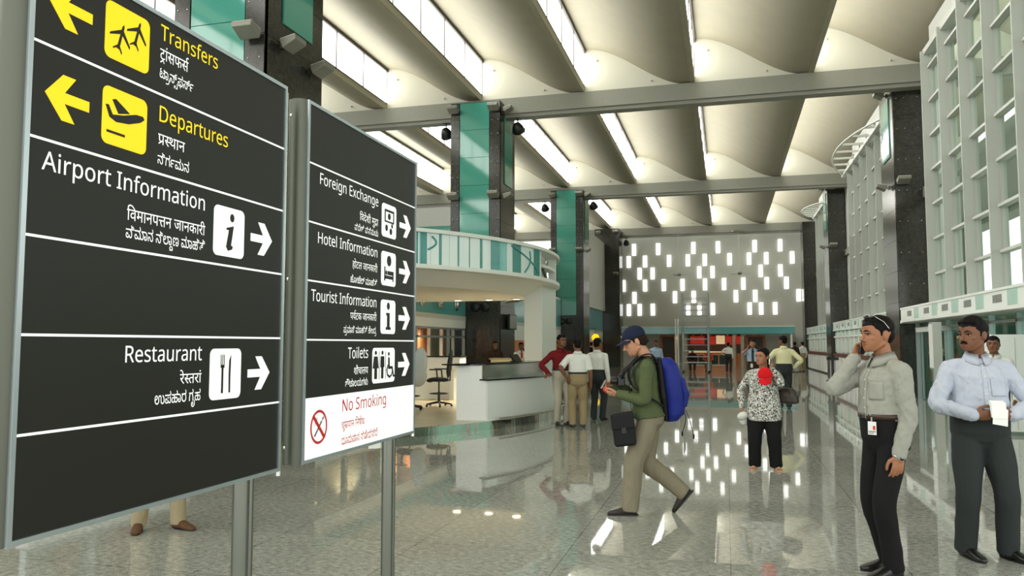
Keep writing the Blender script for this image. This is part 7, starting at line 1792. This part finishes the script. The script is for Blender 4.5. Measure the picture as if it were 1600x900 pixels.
for k in range(6):
    o, vs = patch(m1, m1['shirt_me'], T1(0, -.1, .09 + .037 * k), (.001, 0, 0), (0, 0, .001), (0, 1, 0), C_GREYSH, 'tmp', 1, 1, .007)
    p = vs[0]; bpy.data.objects.remove(o)
    MB().lathe([(.006, -.001), (.0065, .001), (.001, .0015)], 10, M=Matrix.Translation(p) @ Matrix.Rotation(PI / 2, 4, 'X')).build('button', M_WPAINT, m1['shirt'])
patch(m1, m1['shirt_me'], T1(.055, -.1, .195), (.105, 0, 0), (0, 0, .12), (-.1, 1, 0), C_GREYSH, 'chest_pocket', 8, 8, .0045)

# ---- man with moustache looking at notes
m2 = person('man with moustache in pale blue shirt holding papers at his waist', (1.83, 6.70, 0), math.radians(3), 1.745, 'dark', fine=True, build=1.03, belly=.014, moustache=True, hair='full',
            feet=((0.15, -0.02, .55, 0, 0), (-0.13, 0.0, .30, 0, 0)), head=(-1.0, .04, 0), hands=((0.135, -0.245, 1.065), (-0.115, -0.245, 1.065)),
            elbows=((1, .35, -.35), (-1, .35, -.35)), hdir=((-.95, -.2, .05), (.95, -.2, .05)), hnorm=((0, 1, .25), (0, 1, .25)), curl=((.5, .55, .6, .65), (.6, .66, .7, .75)),
            shirt=C_BLUESH, trousers=C_CHAR, belt=M_BELTK, shoes=M_SHOE, seed=5, wr=.011, leg_w=1.12, thumb=(.5, .5))
T2 = m2['T']
wc = Vector((.03, -.30, 1.115))
t, MT = held('note_papers', 'white folded papers held at the waist by the moustached man', 'papers', m2, wc)
Mp = MT @ Matrix.Translation(wc) @ Matrix.Rotation(-.35, 4, 'X') @ Matrix.Rotation(.06, 4, 'Y')
for k, (dx, dz, r_) in enumerate(((0, 0, 0), (.012, -.045, .12), (-.006, .012, -.04))):
    MB().box((-.048 + dx, -.002 + .005 * k, -.07 + dz), (.048 + dx, .001 + .005 * k, .055 + dz), M=Mp @ Matrix.Rotation(r_, 4, 'Y')).build('sheet', M_WHITE, t)
lan = MB()
Nn = m2['N']
pl_ = [Nn + Vector((.05, .0, .005)), Nn + Vector((.062, -.06, -.035)), Nn + Vector((.058, -.105, -.11)), Nn + Vector((.045, -.125, -.145)), Nn + Vector((.02, -.128, -.155)), Nn + Vector((-.03, -.115, -.115)), Nn + Vector((-.062, -.06, -.04)), Nn + Vector((-.05, .0, .005))]
p_, r_ = spline(pl_, [.0035] * len(pl_), 5)
lan.tube(p_, .004, 8)
p2_, _ = spline([Nn + Vector((.045, -.127, -.145)), Nn + Vector((.075, -.135, -.165)), Nn + Vector((.10, -.128, -.17)), Nn + Vector((.105, -.13, -.15))], [.003] * 4, 4)
lan.tube(p2_, .0035, 8)
lan.build('lanyard', M_BLACK, m2['root'])
patch(m2, m2['shirt_me'], T2(0, -.1, .19), (.034, 0, 0), (0, 0, .36), (0, 1, 0), C_BLUESH, 'button_placket', 3, 20, .003)
for k in range(6):
    o, vs = patch(m2, m2['shirt_me'], T2(0, -.1, .09 + .037 * k), (.001, 0, 0), (0, 0, .001), (0, 1, 0), C_BLUESH, 'tmp', 1, 1, .007)
    p = vs[0]; bpy.data.objects.remove(o)
    MB().lathe([(.006, -.001), (.0065, .001), (.001, .0015)], 10, M=Matrix.Translation(p) @ Matrix.Rotation(PI / 2, 4, 'X')).build('button', M_WPAINT, m2['shirt'])
patch(m2, m2['shirt_me'], T2(.056, -.1, .193), (.115, 0, 0), (0, 0, .13), (-.1, 1, 0), C_BLUESH, 'chest_pocket', 8, 8, .0045)

# ---- backpacker walking to the left
bp = person('walking backpacker in navy cap, olive top and khaki trousers', (-0.735, 7.56, 0), math.radians(-80), 1.73, 'light', fine=True, build=.97, hips=(0, .02, .905),
            feet=((0.085, -.17, .05, 0, 0), (-0.085, .33, -.05, .125, .85)), lean=.10, head=(.05, .42, 0), hands=((0.10, -.27, 1.115), (-.07, -.30, 1.20)),
            elbows=((.5, .9, -.3), (-.5, .8, -.4)), hdir=((-.3, -1, .05), (.45, -.9, .05)), hnorm=((-.55, .1, .85), (.5, .2, -.7)), curl=((.45, .5, .55, .6), (.5, .55, .6, .6)),
            shirt=C_OLIVE, trousers=C_KHAKI, shoes=M_DKSHOE, hair='curly', hairmat=M_CURLY, seed=9, wr=.006, collar=False, tuck=False, hem_z=.0, leg_w=1.15, tw=.013, knee=((.05, -1, 0), (-.05, -1, .1)))
HB, TB, HHb = bp['Hd'], bp['T'], bp['HH']
M_NAVY = cloth('navy_cap_cotton', rgb(25, 33, 56), bscale=150)
cp = MB()
cp.ell(HB(0, .05, .74), (.385 * HHb, .485 * HHb, .40 * HHb), bp['RH'], 26, 16)
cm = remesh(cp, 'cap', .006, 2)
bmm = bmesh.new(); bmm.from_mesh(cm)
pln = HB(0, 0, .665); nrm = bp['RH'] @ Vector((0, .12, 1))
bmesh.ops.bisect_plane(bmm, geom=bmm.verts[:] + bmm.edges[:] + bmm.faces[:], plane_co=pln, plane_no=nrm, clear_inner=True)
bmm.to_mesh(cm); bmm.free()
cm.materials.append(M_NAVY)
cap = link('cap', cm, bp['root'])
so_ = cap.modifiers.new('so', 'SOLIDIFY'); so_.thickness = .006
br = MB()
rows = []
for i in range(7):
    u = i / 6
    row = []
    for j in range(13):
        a = -1.15 + 2.3 * j / 12
        rr = .36 + (.33 * math.cos(a * .9)) * u
        row.append(HB(math.sin(a) * (.37 + .02 * u), .05 - math.cos(a) * .47 - u * .36 * max(0, math.cos(a * 1.15)), .70 - .07 * u - .10 * abs(math.sin(a)) ** 2))
    rows.append(row)
vs = [p for r_ in rows for p in r_]
br.add(vs, [(i * 13 + j, i * 13 + j + 1, (i + 1) * 13 + j + 1, (i + 1) * 13 + j) for i in range(6) for j in range(12)], 0, True)
bo = br.build('cap_brim', M_NAVY, cap)
so_ = bo.modifiers.new('so', 'SOLIDIFY'); so_.thickness = .005
MB().ell(HB(0, .05, 1.135), (.009, .009, .005), None, 10, 6).build('cap_button', M_NAVY, cap)
MB().box((-.012, -.003, -.012), (.012, .003, .012), M=Matrix.Translation(HB(.0, -.40, .86)) @ bp['RH'].to_4x4() @ Matrix.Rotation(.5, 4, 'X')).build('cap_emblem', M_WPAINT, cap)
# backpack
M_BLUEP = cloth('royal_blue_nylon', rgb(24, 38, 122), rough=.55, bscale=60, var=.12, vscale=7)
M_BLKP = cloth('black_nylon', rgb(20, 20, 22), rough=.6, bscale=70)
bc = TB(0, .155, .03)
t, MT = held('backpack', 'large royal blue and black backpack worn by the walking man', 'backpack', bp, bc)
RTb = bp['RT']
mb = MB()
loft(mb, [(TB(0, .115, -.035), RTb @ Vector((.10, 0, 0)), RTb @ Vector((0, .055, 0))), (TB(0, .14, .0), RTb @ Vector((.15, 0, 0)), RTb @ Vector((0, .085, 0))), (TB(0, .140, .09), RTb @ Vector((.165, 0, 0)), RTb @ Vector((0, .102, 0))),
          (TB(0, .140, .19), RTb @ Vector((.16, 0, 0)), RTb @ Vector((0, .10, 0))), (TB(0, .13, .265), RTb @ Vector((.14, 0, 0)), RTb @ Vector((0, .088, 0))), (TB(0, .115, .305), RTb @ Vector((.10, 0, 0)), RTb @ Vector((0, .06, 0)))], 26)
pm = remesh(mb, 'main_bag', .008, 5)
wrinkle(pm, .008, 9, 21, (1, 1, .6))
set_co(pm, np.array([MT @ Vector(c) for c in get_co(pm)]))
pm.materials.append(M_BLUEP)
link('main_bag', pm, t)
mb = MB()
loft(mb, [(TB(0, .085, -.03), RTb @ Vector((.12, 0, 0)), RTb @ Vector((0, .03, 0))), (TB(0, .082, .1), RTb @ Vector((.165, 0, 0)), RTb @ Vector((0, .05, 0))), (TB(0, .082, .26), RTb @ Vector((.145, 0, 0)), RTb @ Vector((0, .04, 0))), (TB(0, .085, .31), RTb @ Vector((.10, 0, 0)), RTb @ Vector((0, .025, 0)))], 22)
pm = remesh(mb, 'back_panel', .009, 3)
set_co(pm, np.array([MT @ Vector(c) for c in get_co(pm)])); pm.materials.append(M_BLKP); link('back_panel', pm, t)
mb = MB()
loft(mb, [(TB(0, .185, .035), RTb @ Vector((.11, 0, 0)), RTb @ Vector((0, .035, 0))), (TB(0, .200, .10), RTb @ Vector((.125, 0, 0)), RTb @ Vector((0, .045, 0))), (TB(0, .190, .19), RTb @ Vector((.115, 0, 0)), RTb @ Vector((0, .035, 0)))], 20)
pm = remesh(mb, 'front_pocket', .009, 4)
wrinkle(pm, .006, 10, 4); set_co(pm, np.array([MT @ Vector(c) for c in get_co(pm)])); pm.materials.append(M_BLUEP); link('front_pocket', pm, t)
for sx in (-1, 1):
    mb = MB()
    strap(mb, [TB(sx * .055, .075, .28), TB(sx * .062, .04, .335), TB(sx * .066, -.035, .318), TB(sx * .075, -.082, .25), TB(sx * .09, -.07, .17), TB(sx * .105, .02, .10), TB(sx * .085, .08, .05)], .055, .012, RTb @ Vector((1, 0, 0)))
    mb2 = MB(); mb2.v = [tuple(MT @ Vector(v)) for v in mb.v]; mb2.f, mb2.mi, mb2.sm = mb.f, mb.mi, mb.sm
    mb2.build('shoulder_strap', M_BLKP, t)
    mb = MB()
    y0 = .19
    strap(mb, [TB(sx * .08, .19, .02), TB(sx * .085, .205, -.04), TB(sx * .08, .195 + .02 * sx, -.115)], .022, .004, RTb @ Vector((1, 0, 0)))
    mb.box((-.02, -.006, -.02), (.02, .006, .02), M=Matrix.Translation(TB(sx * .08, .195 + .02 * sx, -.12)))
    mb2 = MB(); mb2.v = [tuple(MT @ Vector(v)) for v in mb.v]; mb2.f, mb2.mi, mb2.sm = mb.f, mb.mi, mb.sm
    mb2.build('hanging_strap', M_BLKP, t)
bag_bv = BVHTree.FromPolygons([v_.co for v_ in t.children[0].data.vertices], [tuple(p.vertices) for p in t.children[0].data.polygons])
for z in (.09, .2):
    pts = []
    for k in range(13):
        a = -.35 + (PI + .7) * k / 12
        c0 = MT @ TB(0, .14, z)
        dr = RTb @ Vector((math.cos(a), math.sin(a), 0))
        hit = bag_bv.ray_cast(c0 + dr * .6, -dr)
        if hit[0] is not None: pts.append(hit[0] + dr * .003)
    strap(MB(), pts, .02) if False else None
    mb = MB(); strap(mb, pts, .022, .004, RTb @ Vector((0, 0, 1)), 3)
    mb.build('compression_strap', M_BLKP, t)
# shoulder bag hanging in front
bc = Vector((.18, -.23, .80))
t, MT = held('shoulder_bag', 'black shoulder bag hanging in front of the walking backpacker', 'bag', bp, bc)
Mx = MT @ Matrix.Translation(bc) @ Matrix.Rotation(.12, 4, 'X')
MB().box((-.07, -.10, -.15), (.07, .10, .15), M=Mx).build('body', M_BLKP, t, bevel=.025, bseg=3)
MB().box((-.075, -.105, .0), (.078, .105, .155), M=Mx).build('flap', M_BLKP, t, bevel=.02, bseg=3)
MB().box((.07, -.02, -.03), (.083, .02, .02), M=Mx).build('buckle', M_BLACK, t)
mb = MB()
strap(mb, [bc + Vector((0, .085, .14)), Vector((.175, -.17, 1.08)), TB(.10, -.088, .20), TB(.06, -.03, .318), TB(.02, .05, .315)], .03, .005, Vector((1, 0, 0)))
mb2 = MB(); mb2.v = [tuple(MT @ Vector(v)) for v in mb.v]; mb2.f, mb2.mi, mb2.sm = mb.f, mb.mi, mb.sm
mb2.build('strap', M_BLKP, t)
# camera on its neck strap
bc = Vector((.0, -.235, 1.235))
t, MT = held('camera', 'black camera hanging at the chest of the walking backpacker', 'camera', bp, bc)
MB().box((-.07, -.035, -.045), (.07, .03, .04), M=MT @ Matrix.Translation(bc)).box((-.03, -.03, .04), (.03, .02, .062), M=MT @ Matrix.Translation(bc)).build('body', M_BLACK, t, bevel=.008)
MB().lathe([(.036, 0), (.038, .02), (.036, .06), (.033, .075), (.03, .07), (.005, .05)], 20, M=MT @ Matrix.Translation(bc + Vector((0, -.03, 0))) @ Matrix.Rotation(PI / 2, 4, 'X')).build('lens', M_BLACK, t)
mb = MB()
strap(mb, [bc + Vector((.07, 0, .02)), TB(.06, -.10, .26), TB(.045, -.01, .318), TB(0, .052, .322), TB(-.045, -.01, .318), TB(-.06, -.10, .26), bc + Vector((-.07, 0, .02))], .025, .004, Vector((.2, 1, 0)))
mb2 = MB(); mb2.v = [tuple(MT @ Vector(v)) for v in mb.v]; mb2.f, mb2.mi, mb2.sm = mb.f, mb.mi, mb.sm
mb2.build('neck_strap', M_BLKP, t)
bc = bp['WR'][0] + bp['HD'][0] * .10 + Vector((-.01, -.02, .035))
t, MT = held('red_bottle_cap', 'round red cap held in the backpacker near hand', 'bottle cap', bp, bc)
MB().lathe([(.002, -.02), (.022, -.02), (.025, -.014), (.025, .014), (.02, .02), (.002, .02)], 18, M=MT @ Matrix.Translation(bc) @ Matrix.Rotation(.9, 4, 'X')).build('cap_body', mat('glossy_red', rgb(226, 40, 32), .3), t)
bc = bp['WR'][0] + bp['HD'][0] * .12 + Vector((-.035, -.02, .085))
t, MT = held('pocket_gadget', 'small silver gadget standing up in the backpacker hands', 'gadget', bp, bc)
MB().box((-.022, -.008, -.05), (.022, .008, .045), M=MT @ Matrix.Translation(bc) @ Matrix.Rotation(-.5, 4, 'X')).build('casing', M_STEELD, t, bevel=.004)
MB().box((-.018, -.0095, -.01), (.018, -.008, .038), M=MT @ Matrix.Translation(bc) @ Matrix.Rotation(-.5, 4, 'X')).build('screen', M_BLACK, t)

# ---- woman with red cap
wm = person('woman in black and white printed top and black trousers on the phone', (0.45, 10.62, 0), math.radians(-6), 1.50, 'mid', fine=True, build=1.12, female=True, hair='bun', belly=.018, tuck=False, hem_z=-.118,
            feet=((0.13, 0.0, .35, 0, 0), (-0.13, 0.0, -.12, 0, 0)), head=(-.55, .02, 0), hands=((0.115, -.10, 1.265), (-.27, -.03, .78)), elbows=((.6, -.25, -1), (-.5, .5, -.2)),
            hdir=((.0, .35, .85), (-.05, -.15, -1)), hnorm=((-1, .2, .1), (1, .1, 0)), curl=((.6, .65, .7, .7), (.4, .45, .5, .5)), shirt=C_PRINT, trousers=C_BLACKT, shoes=mat('tan_sandal', rgb(196, 160, 122), .5), bare_feet=True, collar=False, seed=12, wr=.006, leg_w=1.35)
HW, TW = wm['Hd'], wm['T']
wc = wm['WR'][0] + wm['HD'][0] * .09 + Vector((-.03, 0, .01))
t, MT = held('silver_phone', 'small silver phone at the ear of the woman in print', 'phone', wm, wc)
MB().box((-.02, -.007, -.045), (.02, .007, .045), M=MT @ frame(wc, wm['HD'][0], wm['HN'][0])).build('casing', M_STEEL, t, bevel=.004)
MB().box((-.016, -.0085, -.005), (.016, -.007, .035), M=MT @ frame(wc, wm['HD'][0], wm['HN'][0])).build('screen', M_BLACK, t)
def soft_cap(name, label, J, c, R, m, s=1.0):
    t, MT = held(name, label, 'cap', J, c)
    k = MB(); k.ell((0, 0, 0), (.085 * s, .062 * s, .09 * s), None, 24, 16)
    me = remesh(k, 'crown', .006, 1)
    wrinkle(me, .004, 14, 3)
    b = bmesh.new(); b.from_mesh(me)
    bmesh.ops.bisect_plane(b, geom=b.verts[:] + b.edges[:] + b.faces[:], plane_co=(0, 0, -.035 * s), plane_no=(0, 0, 1), clear_inner=True)
    b.to_mesh(me); b.free()
    Mr = Matrix.Translation(MT @ Vector(c)) @ R.to_4x4()
    set_co(me, np.array([Mr @ Vector(v) for v in get_co(me)]))
    me.materials.append(m)
    o = link('crown', me, t); so_ = o.modifiers.new('so', 'SOLIDIFY'); so_.thickness = .004
    g = MB()
    rows = []
    for i in range(6):
        u = i / 5
        for j in range(11):
            a = -1.0 + 2.0 * j / 10
            rows.append(Vector((math.sin(a) * .085 * s, -math.cos(a) * .058 * s - u * .05 * s * math.cos(a), -.035 * s - u * .07 * s * math.cos(a) - .01 * abs(math.sin(a)))))
    g.add([Mr @ v for v in rows], [(i * 11 + j, i * 11 + j + 1, (i + 1) * 11 + j + 1, (i + 1) * 11 + j) for i in range(5) for j in range(10)], 0, True)
    o = g.build('brim', m, t); so_ = o.modifiers.new('so', 'SOLIDIFY'); so_.thickness = .004
soft_cap('peaked_hat', 'bright red cap hanging from the raised hand of the woman', wm, Vector((.035, -.25, 1.20)), Matrix.Rotation(.12, 3, 'X') @ Matrix.Rotation(-.05, 3, 'Y'), cloth('red_cap_cotton', rgb(206, 20, 28), bscale=140), 1.05)
soft_cap('peaked_hat', 'small white cap held low in the woman right hand', wm, wm['WR'][1] + Vector((.01, -.05, -.115)), Matrix.Rotation(1.1, 3, 'X') @ Matrix.Rotation(.4, 3, 'Z'), cloth('white_cap_cotton', rgb(222, 222, 214), bscale=140), .8)
bc = Vector((.285, .0, .93))
t, MT = held('handbag', 'dark brown handbag hanging from the shoulder of the woman', 'handbag', wm, bc)
M_BAG = mat('dark_brown_leather', rgb(46, 36, 28), .4, var=.1, bump=.3, bscale=40, bdist=.004)
mb = MB()
loft(mb, [((.285, 0, .835), Vector((.05, 0, 0)), Vector((0, .12, 0))), ((.285, 0, .85), Vector((.075, 0, 0)), Vector((0, .15, 0))), ((.285, 0, .93), Vector((.08, 0, 0)), Vector((0, .15, 0))), ((.28, 0, 1.0), Vector((.05, 0, 0)), Vector((0, .12, 0))), ((.275, 0, 1.03), Vector((.018, 0, 0)), Vector((0, .09, 0)))], 24)
hm = remesh(mb, 'body', .008, 4); wrinkle(hm, .005, 12, 8)
set_co(hm, np.array([MT @ (Matrix.Translation(bc) @ Matrix.Rotation(1.0, 4, 'Z') @ Matrix.Translation(-bc) @ Vector(c)) for c in get_co(hm)]))
hm.materials.append(M_BAG); link('body', hm, t)
for s_ in (-1, 1):
    mb = MB()
    strap(mb, [Vector((.275 - .04 * s_, .05 * s_, 1.01)), Vector((.25 - .01 * s_, .04 * s_, 1.12)), TW(.10, .01 + .02 * s_, .345), TW(.075, .05 * s_ + .012, .30)], .022, .006, Vector((0, 1, 0)))
    mb2 = MB(); mb2.v = [tuple(MT @ Vector(v)) for v in mb.v]; mb2.f, mb2.mi, mb2.sm = mb.f, mb.mi, mb.sm
    mb2.build('strap', M_BAG, t)

# ---- men at the information desk
rd = person('smiling man in maroon shirt resting one hand on the information desk', (-3.15, 15.32, 0), math.radians(32), 1.74, 'dark', voxel=.008, seed=4, hands=(None, (-.30, -.12, 1.0)), elbows=((.3, .6, -.2), (-.8, .5, -.2)),
            hdir=(None, (-.7, -.5, -.25)), hnorm=(None, (0, 0, -1)), curl=(.35, .2), head=(.25, -.02, 0), shirt=C_MAROON, trousers=C_STONE, belt=M_BELTK, shoes=M_SHOE, wr=.006)
wh = person('man in white short sleeved shirt and tan trousers seen from behind', (-2.77, 15.02, 0), math.radians(196), 1.66, 'dark', voxel=.008, seed=6, sleeve=.85, hands=((.20, .10, .92), (-.25, -.02, .80)), elbows=((.9, .5, 0), (-.4, .8, -.2)),
            hdir=((-.6, -.2, -.7), None), hnorm=((-.3, -1, 0), None), head=(.2, .05, 0), shirt=C_WHITESH, trousers=C_TAN, belt=M_BELTK, shoes=M_SHOE, belly=.01, wr=.006, leg_w=1.1)
wp = person('man in white shirt half hidden behind the man in tan trousers', (-2.62, 16.5, 0), math.radians(165), 1.68, 'dark', voxel=.011, seed=8, shirt=C_WHITESH, trousers=C_CHAR, shoes=M_SHOE)
# ---- man by the white booth, man behind the sign
mb_ = person('man in white shirt standing in front of the white booth', (3.70, 12.75, 0), math.radians(-22), 1.665, 'dark', voxel=.007, seed=15, head=(-.02, 0, 0), shirt=C_WHITESH, trousers=C_CHAR, shoes=M_SHOE)
lg = person('person in khaki trousers and brown shoes behind the tall sign', (-4.74, 5.84, 0), math.radians(45), 1.68, 'mid', voxel=.009, seed=17, feet=((.16, -.06, .55, 0, 0), (-.14, .02, -.25, 0, 0)), shirt=C_WHITESH, trousers=cloth('light_khaki_trousers', rgb(166, 152, 122), vscale=5), shoes=M_BRSHOE)
# ---- staff beyond the desk
person('man in dark brown shirt leaning at the service counter', (-6.92, 23.5, 0), math.radians(25), 1.65, 'dark', voxel=.011, seed=20, shirt=C_BROWNSH, trousers=C_CHAR, shoes=M_SHOE)
rt_ = person('man in white shirt and red tie behind the service counter', (-6.12, 23.6, 0), math.radians(25), 1.61, 'dark', voxel=.009, seed=21, shirt=C_WHITESH, trousers=C_CHAR, shoes=M_SHOE)
patch(rt_, rt_['shirt_me'], rt_['T'](0, -.1, .20), (.07, 0, 0), (0, 0, .38), (0, 1, 0), mat('red_tie', rgb(176, 24, 32), .5), 'tie', 4, 16, .006, parent=rt_['root'])
person('man in navy jacket behind the man with the red tie', (-6.3, 25.2, 0), math.radians(10), 1.72, 'dark', voxel=.011, seed=22, shirt=C_NAVY, trousers=C_NAVY, shoes=M_SHOE)
# ---- people deeper in the hall
FT = .012
ty = person('man in pale yellow shirt standing behind the woman in print', (1.36, 20.6, 0), math.radians(185), 1.76, 'dark', voxel=FT, seed=30, hands=((.24, -.04, 1.0), (-.24, -.04, 1.0)), elbows=((1, .5, 0), (-1, .5, 0)), hdir=((-.5, -.6, -.4), (.5, -.6, -.4)), shirt=C_YELLOW, trousers=C_CHAR, shoes=M_SHOE, head=(.6, 0, 0), build=1.05)
tm = person('man in sky blue shirt and black tie with a phone at his ear', (.78, 25.4, 0), math.radians(-4), 1.69, 'mid', voxel=FT, seed=31, sleeve=.85, hands=(None, (-.14, -.10, 1.45)), elbows=((.3, .6, -.2), (-.7, -.5, -.8)), hdir=(None, (.1, .3, .9)), hnorm=(None, (1, 0, 0)), curl=(.4, .6), shirt=C_SKY, trousers=C_BROWNSH, shoes=M_SHOE)
patch(tm, tm['shirt_me'], tm['T'](0, -.1, .20), (.075, 0, 0), (0, 0, .40), (0, 1, 0), mat('black_tie', rgb(20, 20, 24), .5), 'tie', 4, 16, .006, parent=tm['root'])
bc = tm['T'](-.02, -.10, .02)
t, MT = held('white_badge', 'white badge hanging at the belt of the man with black tie', 'badge', tm, bc)
MB().box((-.035, -.004, -.06), (.035, .004, .05), M=MT @ Matrix.Translation(bc)).build('card', M_WPAINT, t)
MB().box((-.006, -.004, .05), (.006, .004, .08), M=MT @ Matrix.Translation(bc)).build('clip', M_STEEL, t)
person('man in light blue shirt between the backpacker and the far cafe', (-2.72, 32, 0), math.radians(10), 1.70, 'dark', voxel=FT, seed=32, shirt=C_SKY, trousers=C_CHAR, shoes=M_SHOE)
person('man in white shirt and dark trousers standing before the cafe', (.1, 46.0, 0), math.radians(170), 1.66, 'dark', voxel=FT, seed=33, shirt=C_WHITESH, trousers=C_CHAR, shoes=M_SHOE, hands=((.3, .02, 1.0), None))
person('man in dark purple shirt with stone trousers near the ticket windows', (3.75, 47.6, 0), math.radians(200), 1.68, 'dark', voxel=FT, seed=34, shirt=C_DARKP, trousers=C_STONE, shoes=M_SHOE)
person('man in white shirt with tan trousers beside the purple shirt', (4.25, 48.6, 0), math.radians(215), 1.70, 'dark', voxel=FT, seed=35, shirt=C_WHITESH, trousers=C_TAN, shoes=M_SHOE)
person('man in white shirt with black trousers left of the purple shirt', (3.1, 46.2, 0), math.radians(120), 1.68, 'dark', voxel=FT, seed=36, shirt=C_WHITESH, trousers=C_BLACKT, shoes=M_SHOE)
fp = person('person in pale top wearing a black rucksack by the far corner column', (-7.75, 46.5, 0), math.radians(180), 1.68, 'dark', voxel=FT, seed=37, shirt=C_YELLOW, trousers=C_BLACKT, shoes=M_SHOE)
bc = fp['T'](0, .12, .12)
t, MT = held('rucksack', 'black rucksack on the person by the far corner column', 'rucksack', fp, bc)
MB().ell(fp['T'](0, .11, .18), (.15, .10, .24), None, 18, 12, M=MT).build('main_bag', M_BLKP, t)
for sx in (-1, 1):
    MB().tube([fp['T'](sx * .06, .06, .30), fp['T'](sx * .065, -.02, .325), fp['T'](sx * .07, -.085, .22), fp['T'](sx * .09, .05, .1)], .018, 8, M=MT).build('shoulder_strap', M_BLKP, t)
for i, (x, c, lb) in enumerate(((-1.95, C_DARKP, 'seated person in dark maroon top on the waiting bench'), (-1.05, C_ORANGE, 'seated person in orange top on the waiting bench'))):
    person(lb, (x, 47.96, 0), 0, 1.66, 'dark', voxel=FT, seed=40 + i, hips=(0, 0.02, .53), feet=((.11, -.40, .1, 0, 0), (-.11, -.40, -.1, 0, 0)), lean=.25, head=(0, .3, 0), hands=((.12, -.36, .62), (-.12, -.36, .62)), elbows=((.8, .5, -.3), (-.8, .5, -.3)), shirt=c, trousers=C_CHAR if i == 0 else C_KHAKI, shoes=M_SHOE)
